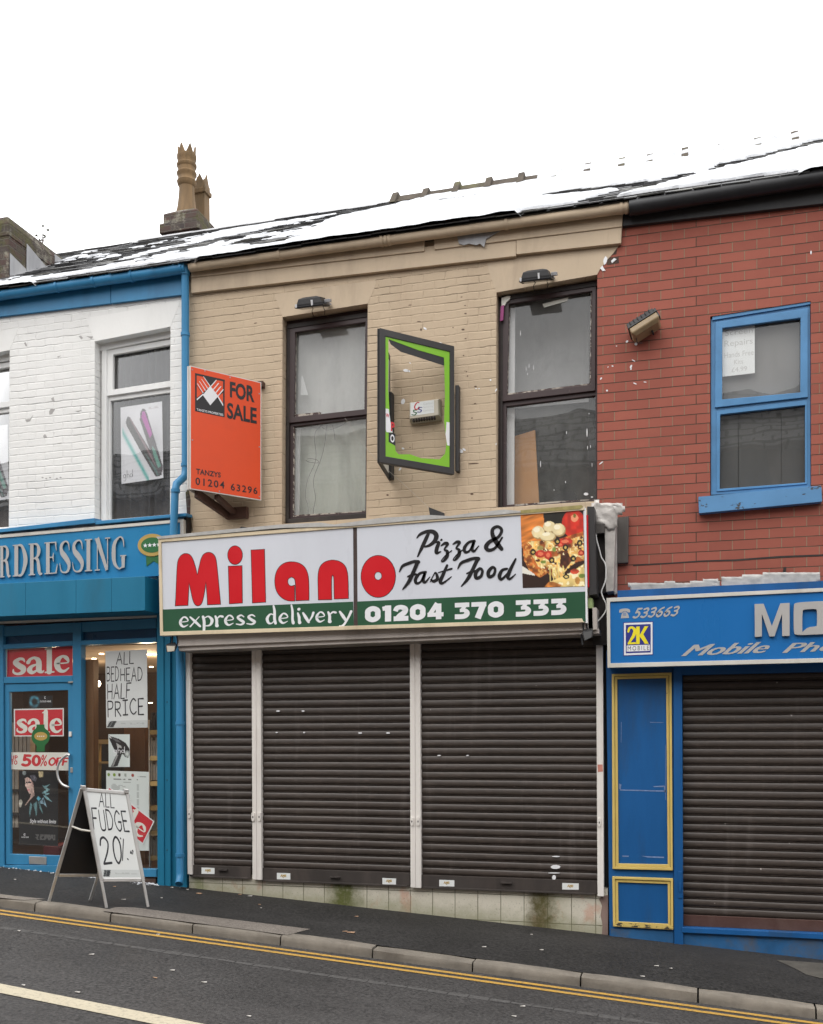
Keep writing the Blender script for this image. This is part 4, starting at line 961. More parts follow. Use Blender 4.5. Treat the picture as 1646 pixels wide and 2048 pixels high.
# blue window of the phone shop
y = .03
w3 = sash_window(B3, W3, [(1421.5, 637), (1620.5, 606), (1621.5, 978), (1421.5, 990)], [(1444.5, 655.5), (1601.5, 635), (1601, 785), (1444, 799)], [(1440, 828.5), (1610.5, 809.5), (1611, 965), (1439, 978)], y, M['window_blue'], M['glass'], M['glass'])
moulding(w3, 'sash', [(1431, 644), (1615.5, 616), (1615.5, 794), (1430, 815)], [(1444.7, 655.8), (1601.3, 635.3), (1600.8, 784.7), (1444.2, 798.7)], y - .022, y + .004, M['window_blue'])
moulding(w3, 'bead', [(1433, 822), (1614, 800), (1614, 968), (1433, 983)], [(1440.3, 828.7), (1610.3, 809.7), (1610.8, 964.8), (1439.3, 977.7)], y - .010, y + .003, M['window_blue'], .002)
back(w3, 'backing_board', [(1430, 640), (1625, 610), (1625, 810), (1430, 830)], y + .09, M['board_grey'])
for a, b in (((1430, 815), (1476, 811)), ((1477.5, 811), (1562, 801)), ((1563, 801), (1622, 795))):
    back(w3, 'backing_board', [a, b, (b[0], 985), (a[0], 990)], y + .085, M['board_dark'])
mb = MB(); mb.prism([(1396.5, 993.5), (1643, 971), (1644.5, 1003), (1398, 1026.5)], -.075, .05); mb.build('sill', M['sill_blue'], w3, bevel=.006)
mb = MB(); mb.prism([(1425, 633), (1621, 603), (1621, 608), (1425, 640)], .012, .05); mb.build('head', M['window_blue'], w3)
# dark open joint low on the red wall
mb = MB(); q = [(1266, 1131), (1330, 1127), (1400, 1122), (1470, 1120), (1560, 1114), (1646, 1110), (1760, 1103)]
mb.prism([(u, v - 1.6 - .6 * math.sin(u)) for u, v in q] + [(u, v + 1.6 + .5 * math.cos(u)) for u, v in reversed(q)], .0015, .01); mb.build('open_joint', M['dark_wood'], B3)

# ================================================================== HAIRDRESSER SHOPFRONT
y = .03
fb = M['door_blue']
mb = MB()
mb.prism([(-300, 1270), (312, 1236), (312, 1256), (-300, 1290)], -.02, .10)                    # header under the canopy
mb.prism([(145, 1246), (162, 1245), (162, 1752), (146, 1746)], -.035, .06)                     # mullion by the door
mb.prism([(-6, 1250), (6, 1250), (8, 1742), (-4, 1740)], -.035, .06)
mb.prism([(6, 1289), (145, 1281.5), (145, 1291), (6, 1298)], -.03, .06)
mb.prism([(6, 1354), (145, 1351), (145, 1364), (6, 1367)], -.03, .06)
mb.prism([(162, 1281), (312, 1275), (312, 1284), (162, 1290)], -.03, .06)
mb.prism([(162, 1738), (313, 1738), (313, 1754), (162, 1752)], -.03, .06)
mb.prism([(6, 1731), (146, 1731), (146, 1746), (6, 1743)], -.045, .06)
mb.build('shopfront_frame', fb, B1, bevel=.004)
for a, b in ((6, 145), (163, 312)):
    mb = MB(); mb.prism([(a, 1252 - a * .05), (b, 1252 - b * .05), (b, 1290 - b * .04), (a, 1290 - a * .04)], .02, .04); mb.build('fascia_panel', M['dark_blue_panel'], B1)
def pane(name, pts, y, m, parent):
    mb = MB(); mb.poly(PQ(pts, y)); return mb.build(name, m, parent, fix=False)
pane('pane', [(4, 1294), (148, 1287), (148, 1356), (4, 1360)], .02, M['glass_shop'], B1)
pane('pane', [(158, 1286), (316, 1280), (316, 1742), (158, 1742)], .02, M['glass_shop'], B1)
dr = MB(); dr.plate([(10, 1368), (146, 1364), (148, 1731), (12, 1729)], [[(18.5, 1384), (136, 1380), (137.5, 1712), (20, 1708)]], -.015, .035); DOOR = dr.build('door', fb, B1, bevel=.004)
pane('pane', [(16, 1381), (139, 1377), (140, 1715), (17, 1711)], .012, M['glass_shop'], DOOR)
mb = MB(); mb.prism([(57.5, 1712.5), (92.5, 1714), (92.5, 1729.5), (58, 1728)], -.024, -.012); mb.build('letter_plate', M['silver'], DOOR, bevel=.003)
mb = MB(); q = [(138, 1508.5), (129, 1513), (119, 1524), (114.5, 1540), (117, 1557), (125, 1569), (138, 1575)]
mb.tube([P(u, v, lerp(-.025, -.075, 1 if 0 < k < 30 else 0)) for k, (u, v, _w) in enumerate(spline(q, 5))], .0135, 10); mb.build('handle', M['silver'], DOOR, smooth=True)
for u, v, c_ in ((140, 1468, 'rail_white'), (143, 1540, 'silver')):
    mb = MB(); mb.prism(rect(u - 2.5, v - 5, u + 2.5, v + 5), -.028, -.012); mb.build('lock_plate', M[c_], DOOR, bevel=.002)
mb = MB(); mb.prism([(136, 1363), (146, 1362), (146, 1365), (136, 1366)], -.04, -.02); mb.build('door_closer', M['silver'], DOOR)
# left-hand continuation of the shopfront, outside the photograph
pane('pane', [(-300, 1300), (-5, 1294), (-4, 1740), (-300, 1735)], .02, M['glass_shop'], B1)
mb = MB(); mb.prism([(-305, 1260), (-298, 1260), (-298, 1740), (-305, 1740)], -.035, .06); mb.build('mullion', fb, B1)
# riser, threshold
mb = MB(); mb.hexa([(X(-300), -.02, -.2), (X(313), -.02, -.2), (X(313), .10, -.2), (X(-300), .10, -.2), (X(-300), -.02, Z(-300, 1742)), (X(313), -.02, Z(313, 1757)), (X(313), .10, Z(313, 1757)), (X(-300), .10, Z(-300, 1742))]); mb.build('plinth', M['soot_brick'], B1)
# pilaster between the shops
mb = MB(); mb.prism([(313, 1150), (327, 1150), (328, 1800), (315, 1800)], -.075, .06); mb.prism([(327.4, 1150), (340, 1150), (341, 1800), (328.4, 1800)], -.060, .06); mb.prism([(340.4, 1150), (372, 1150), (373.5, 1800), (341.4, 1800)], -.025, .06)
mb.build('pilaster', M['teal'], B1, bevel=.003)
mb = MB()
for v in (1404, 1560, 1700): p = P(334, v, -.062); mb.lathe([(.006, -.004), (.006, .004)], p, 8)
mb.build('screw', M['dark_wood'], B1)
# canopy box
xr = X(290, -.42); zt, zb_ = Z(290, 1152.5, -.42), Z(290, 1221, -.42)
mb = MB(); xs_ = [-12.0, X(-200, -.42), X(51, -.42), X(152, -.42), X(223, -.42), xr]
for a, b in zip(xs_, xs_[1:]): mb.box(a + .0012, b - .0012, -.42, -.03, zb_, zt)
mb.build('canopy', M['teal'], B1, bevel=.003)
# salon interior
zf, zc = .42, 3.02; xa, xb = -10.4, XP1 - .14
mb = MB(); mb.box(xa, xb, 3.9, 4.0, zf, zc); mb.box(xa - .1, xa, .12, 4, zf, zc); mb.box(xb, xb + .1, .12, 4, zf, zc); mb.build('salon_wall', M['salon_wall'], B1)
mb = MB(); mb.box(xa, xb, .11, 4, zf - .1, zf); mb.build('salon_floor', M['salon_floor'], B1)
mb = MB(); n = 0
for i in range(9):
    for j in range(7):
        x0 = xa + i * .6; y0 = .11 + j * .6
        if x0 + .59 < xb: mb.box(x0, x0 + .592, y0, min(4, y0 + .592), zc, zc + .03)
mb.box(xa, xb, .11, 4, zc + .031, zc + .05); mb.build('salon_ceiling', M['salon_ceiling'], B1)
mb = MB(); mb.prism([(168, 1320), (187, 1318), (187, 1760), (168, 1760)], .10, .20); mb.prism([(248, 1455), (290, 1455), (290, 1760), (248, 1760)], 1.2, 1.3); mb.build('veneer_panel', M['salon_wood'], B1)
for u, v in ((203, 1306.8), (188, 1316.5), (302.5, 1333), (301, 1405.5), (297, 1308), (60, 1330), (110, 1326)):
    # depth at which this sight line meets the ceiling
    yy = (zc - ZC) / ((HY - v) / (CS * FPX + SN * (u - CX))) - D
    p = P(u, v, min(3.6, yy)); p.z = min(p.z, zc - .004)
    mb = MB(); mb.lathe([(.030, -.006), (.027, .003)], p, 14); mb.build('downlight', M['downlight'], B1)
p = P(191, 1366, 1.9); mb = MB(); mb.lathe([(.02, -.06), (.055, -.045), (.07, -.01), (.06, .02), (.03, .04)], p, 16); mb.build('wall_lamp', M['bulb'], B1, smooth=True)

for k, (lx, ly) in enumerate(((-6.6, 1.2), (-8.2, 1.6), (-6.4, 2.8))):            # the light of those lamps
    la = bpy.data.lights.new('salon_lamp', 'POINT'); la.energy = 30; la.color = (1, .74, .46); la.shadow_soft_size = .05
    lo_ = bpy.data.objects.new('salon_lamp', la); col.objects.link(lo_); lo_.location = (lx, ly, zc - .25)
# fittings inside the salon
t = empty('shelf_unit', P(196, 1740, .8), 'beech-edged shelf unit with dark backs inside the salon window', 'shelf')
mb = MB(); mb.prism([(187, 1479), (222, 1479), (222, 1488), (187, 1488)], .75, .8); mb.prism([(193, 1488), (198, 1488), (198, 1740), (194, 1740)], .75, .8); mb.prism([(198, 1523), (222, 1523), (222, 1527), (198, 1527)], .76, .8); mb.build('frame', M['beech'], t)
mb = MB(); mb.prism([(198, 1489), (240, 1489), (240, 1522), (198, 1522)], .9, 1.0); mb.prism([(198, 1529), (240, 1529), (240, 1740), (198, 1740)], .9, 1.0); mb.build('back_panel', M['dark_goods'], t)
t = empty('display_stand', P(306, 1740, .35), 'narrow display stand of boxed products at the right edge of the salon window', 'display stand')
mb = MB()
for v in (1460, 1512, 1563, 1612, 1662, 1712): mb.prism([(297, v), (318, v), (318, v + 9), (297, v + 9)], .25, .55)
mb.build('shelf', M['beech'], t)
mb = MB(); mb.prism([(297, 1440), (299, 1440), (300, 1740), (298, 1740)], .24, .27); mb.build('upright', M['silver'], t)
for k, v in enumerate((1425, 1475, 1523, 1572, 1623, 1674)):
    mb = MB()
    for q in range(3): mb.prism([(301 + q * 5, v + q % 2 * 6), (305 + q * 5, v + q % 2 * 6), (305 + q * 5, v + 37), (301 + q * 5, v + 37)], .3, .36)
    mb.build('product_box', M['pale_goods'] if k % 3 else M['dark_goods'], t)
t = empty('product_rack', P(30, 1650, 1.0), 'rack of pale product cartons behind the salon door glass', 'rack')
for k, (v0, v1) in enumerate(((1445, 1505), (1540, 1578), (1583, 1625), (1632, 1655))):
    mb = MB()
    for q in range(5 if k == 0 else 2): mb.prism([(22 + q * 8, v0), (28.5 + q * 8, v0), (28.5 + q * 8, v1), (22 + q * 8, v1)], 1.0, 1.1)
    mb.build('cartons', M['pale_goods'], t)
mb = MB()
for v in (1506, 1579, 1627): mb.prism([(15, v), (62, v), (62, v + 4), (15, v + 4)], .95, 1.15)
mb.build('shelf', M['dark_wood'], t)
mb = MB(); mb.prism([(86, 1690), (122, 1690), (120, 1725), (84, 1725)], .9, 1.4); tag(mb.build('red_seat', paint_mat('dark red upholstery', (.10, .012, .016, 1), .6, .2, 5, 0), bevel=.02), 'dark red upholstered seat low behind the salon door', 'seat')

# ================================================================== TAKEAWAY SHUTTERS
mb = MB(); mb.box(X(381), X(1216), -.03, .045, -.4, .505); mb.build('tiled_plinth', M['tile'], B2)
mb = MB(); mb.prism([(1198, 1797), (1206, 1792), (1216, 1790), (1216, 1880), (1203, 1880), (1205, 1850), (1201, 1830), (1204, 1812)], -.034, -.03); mb.build('bare_render', paint_mat('bare pinkish render', (.24, .17, .145, 1), .9, .2, 6, .002), B2)
def slats(x0, x1, z0, z1, y, p, sag=0.0):
    """rolled shutter curtain: one bowed slat after another with a hooked joint between"""
    mb = MB(); prof = [(.014, 0), (.012, .03), (-.004, .045), (-.005, .12), (.014, .14), (.014, .19), (-.003, .205), (-.0075, .30), (-.0095, .42), (-.0090, .58), (-.0065, .76), (-.0025, .92), (.002, .965), (.013, .985)]
    z = z0; nseg = 10
    rows = []
    while z < z1:
        jy = rnd.uniform(-.0015, .0015)
        for py, pz in prof:
            rows.append([(lerp(x0, x1, i / nseg), y + py + jy + .0025 * noise.noise((i * .9 + x0 * 3, z * 2, 0)), z + pz * p + .0015 * noise.noise((i * .7, z * 3, x0))) for i in range(nseg + 1)])
        z += p
    ids = [mb.pts(r) for r in rows]
    for a, b in zip(ids, ids[1:]):
        for i in range(nseg): mb.f.append([a[i], a[i + 1], b[i + 1], b[i]])
    return mb
ys = -.035
SH = [((380, 504), 1733, 1755, [(403, 1735, 429, 1747.5)], [(435, 1737.8, 453.5, 1741)]),
      ((521, 822), 1742, 1767, [(553.8, 1745.6, 580.5, 1758.5), (764.8, 1756, 792, 1768.5)], [(659, 1752.8, 679, 1755.6)]),
      ((839, 1196), 1757, 1782, [(878.4, 1759.6, 908.7, 1772.5), (1124.4, 1766, 1157.5, 1779)], [(1000.5, 1764.4, 1023, 1767)])]
for (ua, ub), va, vb, stick, hand in SH:
    um = (ua + ub) / 2; za, zb2 = Z(um, va, ys - .02), Z(um, vb, ys - .02)
    x0, x1 = X(ua, ys), X(ub, ys)
    sh = slats(x0, x1, za, 3.02, ys, .0812).build('roller_shutter', M['shutter'], B2, smooth=True, fix=False)
    mb = MB(); mb.box(x0 + .005, x1 - .005, ys - .022, ys + .02, zb2, za + .006); mb.box(x0 + .03, x1 - .03, ys - .034, ys - .0222, zb2 - .004, zb2 + .012); mb.build('bottom_rail', M['shutter_rail'], sh, bevel=.002)
    for a in stick:
        mb = MB(); mb.prism([(a[0], a[1]), (a[2], a[1] + 1), (a[2], a[3] + .6), (a[0], a[3])], ys - .0245, ys - .0225); st = mb.build('sticker', M['paper'], sh)
        mb = MB(); cx_, cy_ = (a[0] + a[2]) / 2 - .5, (a[1] + a[3]) / 2 - .5; type_in(mb, 'AMS', MQ((cx_ - 6, cy_ - 3), (cx_ + 6, cy_ - 2.5), (cx_ + 6, cy_ + 2.5), (cx_ - 6, cy_ + 2.2), ys - .0245), .0006, .05); mb.prism([(cx_ - 2, cy_ + 2.8), (cx_ + 2, cy_ + 2.9), (cx_, cy_ + 4.5)], ys - .0252, ys - .0247); mb.build('emblem', M['gold'], st)
    for a in hand: mb = MB(); mb.prism([(a[0], a[1]), (a[2], a[1] + .8), (a[2], a[3] + .8), (a[0], a[3])], ys - .05, ys - .02); mb.build('pull_handle', M['shutter_rail'], sh, bevel=.002)
for u, v, a, b in ((556, 1422, 4, 1.6), (606, 1422, 3, 1.6), (553, 1465, 2, 1.4), (608, 1465, 2, 1.4), (720, 1466, 4, 1.6), (776, 1466, 4, 1.6), (878, 1511, 4, 1.2), (935, 1511, 3, 1.2), (1111, 1734, 10, 4), (1108, 1746, 12, 1), (1112, 1713, 8, 1.2), (1108, 1755, 4, 5)): mark('paint_splash', ell(u, v, a, b, 9), ys - .019, ys - .012, M['print_white'], B2)
rails = [[(371, 1296), (380, 1296), (384, 1749.5), (375, 1748)], [(503, 1290), (511.4, 1290), (513.4, 1759.6), (504.8, 1759)], [(511.8, 1290), (521, 1290), (523, 1760), (513.8, 1759.6)], [(819.5, 1275), (829.3, 1275), (831, 1775.6), (821, 1775)], [(829.7, 1275), (839.8, 1275), (842, 1776.4), (831.4, 1775.8)], [(1192, 1262), (1205.6, 1262), (1207.4, 1793), (1195, 1792.5)]]
for q in rails: mb = MB(); mb.prism(q, -.085, .0); mb.build('guide_rail', M['rail_white'], B2, bevel=.003)
for u, v in ((378, 1628), (505.5, 1634), (518, 1634), (823.5, 1643), (836, 1643), (1198.5, 1645)):
    mb = MB(); mb.prism(smoothpoly([(u - 3, v - 8), (u, v - 10), (u + 3, v - 8), (u + 3.4, v + 6), (u, v + 10), (u - 3.4, v + 6)], 1), -.10, -.08); lk = mb.build('shutter_lock', M['rail_white'], B2, bevel=.004)
    mb = MB(); mb.prism(ell(u, v, 1.1, 2.2, 8), -.102, -.0995); mb.build('keyhole', M['black'], lk)
mb = MB(); mb.prism([(1195, 1529), (1205, 1529), (1206, 1543), (1196, 1544)], -.087, -.085); mb.build('sticker', paint_mat('faded red sticker', (.52, .21, .16, 1), .6, .2, 14, 0), B2)
mb = MB(); mb.prism([(352, 1240), (1193, 1215), (1194, 1259.5), (355.5, 1292.5)], -.36, -.0); mb.prism([(356, 1290), (1197, 1257), (1198, 1267), (358, 1302)], -.33, -.0); HS = mb.build('shutter_housing', M['housing'], B2, bevel=.004)

# ================================================================== PHONE SHOP FRONT
db = M['deep_blue']
mb = MB(); mb.plate3([P(1212, 1300, -.06), P(1346, 1300, -.06), P(1348, 1893, -.06), P(1219, 1874, -.06)], [], Vector((0, .16, 0))); mb.build('pilaster', db, B3, bevel=.003)
mb = MB(); mb.prism([(1346.5, 1300), (1364, 1300), (1366.5, 1905), (1348.5, 1902)], -.085, .10); mb.prism([(1364, 1330), (1900, 1322), (1900, 1338), (1364, 1350)], -.07, .0); mb.build('shutter_jamb', db, B3, bevel=.003)
mb = MB(); mb.prism([(1356.5, 1743), (1363.5, 1743), (1364, 1797), (1357, 1796)], -.092, -.083); mb.prism(smoothpoly([(1357.5, 1770), (1360, 1764), (1362.5, 1770), (1362.5, 1780), (1360, 1785), (1357.5, 1780)], 1), -.105, -.088); mb.build('shutter_lock', db, B3, bevel=.002)
def mould(o, i, m):
    a = [(lerp(p[0], q[0], .45), lerp(p[1], q[1], .45)) for p, q in zip(o, i)]
    mb = MB(); mb.plate(o, [a], -.088, -.06); mb.plate(grow(a, -.6), [i], -.076, -.06); return mb
o1, i1 = [(1223.5, 1348), (1343, 1345), (1345.5, 1741), (1225, 1738)], [(1234.5, 1358.5), (1332, 1356), (1335.5, 1729), (1237, 1727)]
mould(o1, i1, 0).build('panel_moulding', M['yellow'], B3, bevel=.003)
o2, i2 = [(1224.5, 1753), (1346, 1757), (1346.5, 1860), (1226, 1853)], [(1236, 1764.5), (1335.5, 1768), (1336, 1848), (1237, 1843)]
mould(o2, i2, 0).build('panel_moulding', M['yellow'], B3, bevel=.003)
mb = MB(); mb.prism([(1226.5, 1845), (1346, 1851), (1346.2, 1859), (1227, 1852)], -.0895, -.0875); mb.build('flaked_paint', M['yellow_flaked'], B3)
mb = MB(); mb.prism([(1221, 1857), (1347, 1863), (1347.5, 1892), (1221, 1873)], -.066, -.06); mb.build('kick_board', M['deep_blue_worn'], B3, bevel=.002)
scr = paint_mat('pale scratch', (.17, .24, .42, 1), .7, .3, 40, 0)            # scratch marks where notices were stuck
for pts in ([(1240, 1579), (1331, 1581), (1331, 1583.5), (1240, 1581)], [(1306, 1572.5), (1328, 1571), (1328, 1574), (1308, 1574.2)], [(1238, 1567), (1243, 1569), (1241, 1579), (1238, 1578)], [(1242, 1444), (1243, 1444), (1242.5, 1485), (1241.8, 1485)], [(1300, 1444), (1327, 1444.6), (1327, 1445.6), (1300, 1445)], [(1283, 1712), (1328, 1713.5), (1328, 1716), (1296, 1715)], [(1244, 1711), (1258, 1711.6), (1257, 1713.6), (1245, 1713.6)], [(1330.5, 1490), (1331.3, 1490), (1331.5, 1600), (1330.7, 1600)], [(1328, 1570), (1332, 1575), (1332, 1586), (1329, 1584)]): mark('scratch', pts, -.0612, -.0595, scr, B3)
yb = .02; xa = X(1366, yb); za = Z(1500, 1836, yb)
sh = slats(xa, 4.6, za, 3.0, yb, .0795).build('roller_shutter', M['shutter'], B3, smooth=True, fix=False)
mb = MB(); mb.box(xa + .004, 4.6, yb - .024, yb + .03, Z(1500, 1857, yb), za + .008); mb.build('bottom_rail', M['shutter_brown'], sh, bevel=.003)
zs = Z(1500, 1861, -.09)
mb = MB(); mb.box(X(1363.5, -.09), 4.6, -.09, .1, zs - .05, zs); mb.build('sill', db, B3, bevel=.004)
mb = MB(); mb.box(X(1365.5, -.06), 4.6, -.06, .1, -.9, zs - .052); mb.build('stall_riser', M['deep_blue_worn'], B3)
mb = MB(); mb.box(4.602, 6.5, -.07, .1, -.9, 2.9); mb.build('pilaster', db, B3)

# ================================================================== SIGNS
def face(mb, pts, holes, y): mb.plate(pts, holes, y, y + .0008); return mb
# ---- takeaway fascia sign
ys = -.42
SG = empty('fascia_sign', P(745, 1150, ys), 'long white and green fascia sign reading Milano above the closed shutters', 'shop sign')
TLx, TRx, BRx, BLx = (316.5, 1077.5), (1170, 1013.5), (1174, 1244.5), (320, 1271.5)
mb = MB(); mb.prism([TLx, TRx, BRx, BLx], ys + .003, ys + .10); mb.build('backing_box', M['trim'], SG)
mb = MB(); mb.prism([(321, 1083), (706, 1053.5), (707.5, 1252.5), (324, 1264.5)], ys, ys + .004); mb.prism([(714, 1053), (1168, 1018), (1173, 1243), (715.5, 1252)], ys, ys + .004); mb.build('face_panel', M['sign_white'], SG)
mb = MB(); mb.prism([(706.2, 1053), (713.8, 1052.5), (715.3, 1252), (707.7, 1252.4)], ys + .0005, ys + .004); mb.build('joint_strip', paint_mat('dirty brown joint', (.06, .04, .035, 1), .7, .4, 14, 0), SG)
mb = MB(); mb.plate([TLx, (1169, 1013.5), (1169, 1020), (322, 1084), (325.5, 1263.5), (1164, 1237), (1167.5, 1244.5), BLx], [], ys - .012, ys + .0035); mb.build('trim', M['cream_trim'], SG, bevel=.002)
mb = MB(); mb.prism([(1168.3, 1016), (1172, 1016), (1175.5, 1246), (1171.5, 1246)], ys - .006, ys + .0028); mb.build('end_trim', M['print_white'], SG)
yf = ys - .0012
mb = MB(); mb.prism([(325.5, 1219), (706.4, 1203.3), (707.6, 1252.3), (325.7, 1264)], yf, ys - .0001); mb.prism([(714.3, 1203), (1172.3, 1183), (1173.2, 1243), (715.5, 1252)], yf, ys - .0001); mb.build('green_band', M['sign_green'], SG)
def c4(pts): return [(300 + x / 3.292, 1000 + y_ / 3.292) for x, y_ in pts]
Mpoly = smoothpoly(c4([(168, 695), (172, 620), (176, 520), (181, 410), (196, 375), (215, 358), (238, 352), (262, 360), (280, 385), (296, 435), (312, 497), (327, 430), (338, 385), (352, 358), (380, 344), (410, 350), (430, 375), (438, 420), (448, 520), (456, 610), (463, 685), (380, 688), (376, 610), (368, 534), (358, 600), (347, 660), (335, 688), (315, 697), (296, 688), (282, 655), (270, 595), (256, 538), (252, 615), (248, 692)]))
Ist = c4([(517, 438), (604, 434), (607, 676), (524, 682)]); Idot = c4(ell(560, 363, 47, 60)); Lst = c4([(667, 331), (752, 326), (760, 671), (676, 676)])
Apoly = smoothpoly(c4([(951, 663), (910, 664), (865, 643), (832, 600), (821, 540), (829, 480), (855, 435), (895, 411), (940, 407), (985, 416), (1022, 445), (1041, 495), (1045, 560), (1045, 658), (962, 661), (960, 600), (959, 540), (953, 516), (932, 505), (910, 515), (903, 538), (911, 560), (930, 570), (950, 563)]))
Npoly = smoothpoly(c4([(1110, 656), (1108, 570), (1107, 490), (1118, 440), (1147, 410), (1180, 399), (1210, 396), (1250, 405), (1282, 430), (1298, 470), (1303, 520), (1305, 647), (1215, 650), (1213, 580), (1212, 505), (1203, 491), (1194, 505), (1193, 580), (1195, 654)]))
Oo, Oi = c4(ell(1503, 503, 112, 137, 40)), c4(ell(1502, 500, 25, 28, 20))
mk = MB()
for q in (Mpoly, Ist, Idot, Lst, Apoly, Npoly): face(mk, grow(q, 1.2), [], ys - .0010)
face(mk, grow(Oo, 1.2), [grow(Oi, -1.0)], ys - .0010); mk.build('letter_outline', M['print_black'], SG)
mk = MB()
for q in (Mpoly, Ist, Idot, Lst, Apoly, Npoly): face(mk, q, [], ys - .0022)
face(mk, Oo, [Oi], ys - .0022); mk.build('lettering', M['sign_red'], SG)
LC = {
 'e': (.95, [[S_, (.12, .5, .08), (.9, .6, .1), (.72, .95, .16), (.4, 1.0, .13), (.1, .62, .25), (.14, .25, .25), (.45, .02, .17), (.92, .2, .06)]]),
 'x': (1.0, [[(0, 1, .14), (.5, .5, .25), (1.0, 0, .2)], [(.9, 1, .08), (.0, 0, .14)]]),
 'p': (.98, [[S_, (.1, 1, .2), (.2, .5, .23), (.2, 0, .23), (.18, -.55, .2)], [S_, (.25, .85, .08), (.6, 1, .14), (.93, .6, .26), (.75, .1, .18), (.3, .02, .08)]]),
 'r': (.75, [[S_, (.08, 1, .16), (.2, .6, .23), (.2, .2, .24), (.22, 0, .32)], [S_, (.25, .75, .1), (.5, .98, .16), (.75, .92, .2)]]),
 's': (.8, [[S_, (.8, .82, .10), (.5, 1, .14), (.15, .8, .2), (.42, .52, .25), (.78, .25, .24), (.5, .02, .16), (.0, .1, .1)]]),
 'd': (1.0, [[S_, (.75, .9, .1), (.4, 1, .14), (.1, .55, .26), (.25, .08, .2), (.55, .05, .1), (.75, .25, .1)], [S_, (.72, 1.85, .16), (.82, 1.3, .23), (.82, .5, .24), (.92, .02, .24)]]),
 'l': (.5, [[S_, (.1, 1.85, .16), (.22, 1.2, .23), (.22, .4, .24), (.3, 0, .3)]]),
 'i': (.45, [[S_, (.08, 1, .16), (.2, .6, .24), (.22, .25, .24), (.26, 0, .3)], [(.17, 1.4, .26), (.2, 1.42, .26)]]),
 'v': (.95, [[S_, (0, 1, .16), (.25, .5, .25), (.5, .02, .2)], [S_, (.92, 1, .2), (.8, .6, .16), (.5, .05, .1)]]),
 'y': (1.0, [[S_, (0, 1, .16), (.25, .55, .25), (.52, .05, .2)], [S_, (.98, 1, .2), (.75, .4, .18), (.4, -.3, .18), (.15, -.55, .22), (.0, -.5, .14)]]),
}
mk = MB(); b4 = lambda x: 836 - (x - 200) * .0362
def low(text, xs_, xh=63):
    for ch, (a, b) in zip(text, xs_):
        gw, st = LC[ch]; sx = (b - a) / gw
        Mm = lambda x, yy, off, a=a, sx=sx: P(300 + (a + x * sx) / 3.292, 1000 + (b4(a + x * sx) - yy * xh) / 3.292, ys - off)
        for n_, s_ in enumerate(st):
            sm = s_[0] == S_; ribbon(mk, [(q[0], q[1], q[2] * 1.14) for q in (s_[1:] if sm else s_)], Mm, .0022 + .0003 * n_, smooth=sm)
low('express', [(195, 252), (265, 330), (342, 412), (425, 478), (492, 550), (568, 618), (638, 690)]); low('delivery', [(765, 832), (850, 908), (925, 955), (968, 998), (1008, 1078), (1093, 1150), (1168, 1222), (1250, 1326)])
mk.build('delivery_lettering', M['print_white'], SG)
HV = {   # very heavy figures, stroke width .3
 '0': (.95, [[S_, 'C', (.475, .85, .31), (.2, .72, .34), (.17, .5, .34), (.2, .28, .34), (.475, .15, .31), (.75, .28, .34), (.78, .5, .34), (.75, .72, .34)]]),
 '1': (.55, [[(.02, .80, .26), (.3, .85, .28)], [(.36, 1, .38), (.36, 0, .38)]]),
 '2': (.95, [[S_, (.16, .62, .3), (.25, .80, .3), (.5, .86, .28), (.75, .74, .34), (.7, .52, .34), (.4, .32, .3), (.25, .16, .26)], [(.05, .15, .3), (.95, .15, .3)]]),
 '3': (.95, [[(.05, .86, .28), (.92, .86, .28)], [(.80, .95, .22), (.42, .5, .2)], [S_, (.35, .52, .2), (.65, .52, .24), (.78, .34, .34), (.6, .16, .3), (.05, .15, .3)]]),
 '4': (1.0, [[(.62, 1, .3), (.18, .36, .26)], [(.02, .3, .26), (1.0, .3, .26)], [(.70, .98, .34), (.70, 0, .34)]]),
 '7': (.9, [[(0, .86, .28), (.9, .86, .28)], [(.72, .86, .36), (.38, 0, .38)]]),
 ' ': (.5, []),
}
mk = MB(); word(mk, '01204', MQ((730, 1213), (887, 1206), (887, 1238), (730, 1245), ys), .0024, .3, HV, .1, cap=False)
mk.build('phone_number', M['print_white'], SG); mk = MB(); word(mk, '370', MQ((908, 1206), (1007.5, 1202), (1007.5, 1234.5), (908, 1238.5), ys), .0024, .3, HV, .1, cap=False); mk.build('phone_number', M['print_white'], SG); mk = MB(); word(mk, '333', MQ((1030, 1201), (1133, 1196.5), (1133, 1229), (1030, 1233.5), ys), .0024, .3, HV, .1, cap=False)
mk.build('phone_number', M['print_white'], SG)
# brush script
MP = MPX(ys, 3.292, 760, 1000); mk = MB(); k_ = 0
def br(pts, dx=0, dy=0, closed=False):
    global k_
    ribbon(mk, [(a + dx, b + dy, w * 1.32) for a, b, w in pts], MP, .0024 + .0002 * k_, smooth=True, closed=closed); k_ = (k_ + 1) % 12
br([(318, 222, 16), (300, 262, 19), (275, 315, 17), (248, 372, 8)]); br([(243, 250, 6), (265, 225, 14), (310, 208, 18), (350, 210, 22), (371, 235, 24), (358, 272, 20), (322, 300, 14), (283, 308, 7)])
br([(366, 280, 7), (387, 280, 16), (374, 318, 19), (372, 348, 17), (400, 340, 6)]); br([(402, 264, 10), (405, 262, 12)])
z_ = [(403, 300, 7), (428, 285, 15), (446, 290, 14), (424, 325, 9), (442, 338, 16), (441, 372, 17), (416, 404, 10), (405, 398, 6), (432, 365, 6), (472, 333, 6)]
br(z_); br(z_, 78, -9)
a_ = [(622, 270, 14), (585, 278, 13), (556, 315, 17), (562, 343, 14), (592, 330, 10), (618, 275, 13), (606, 318, 17), (618, 338, 12), (650, 302, 5)]
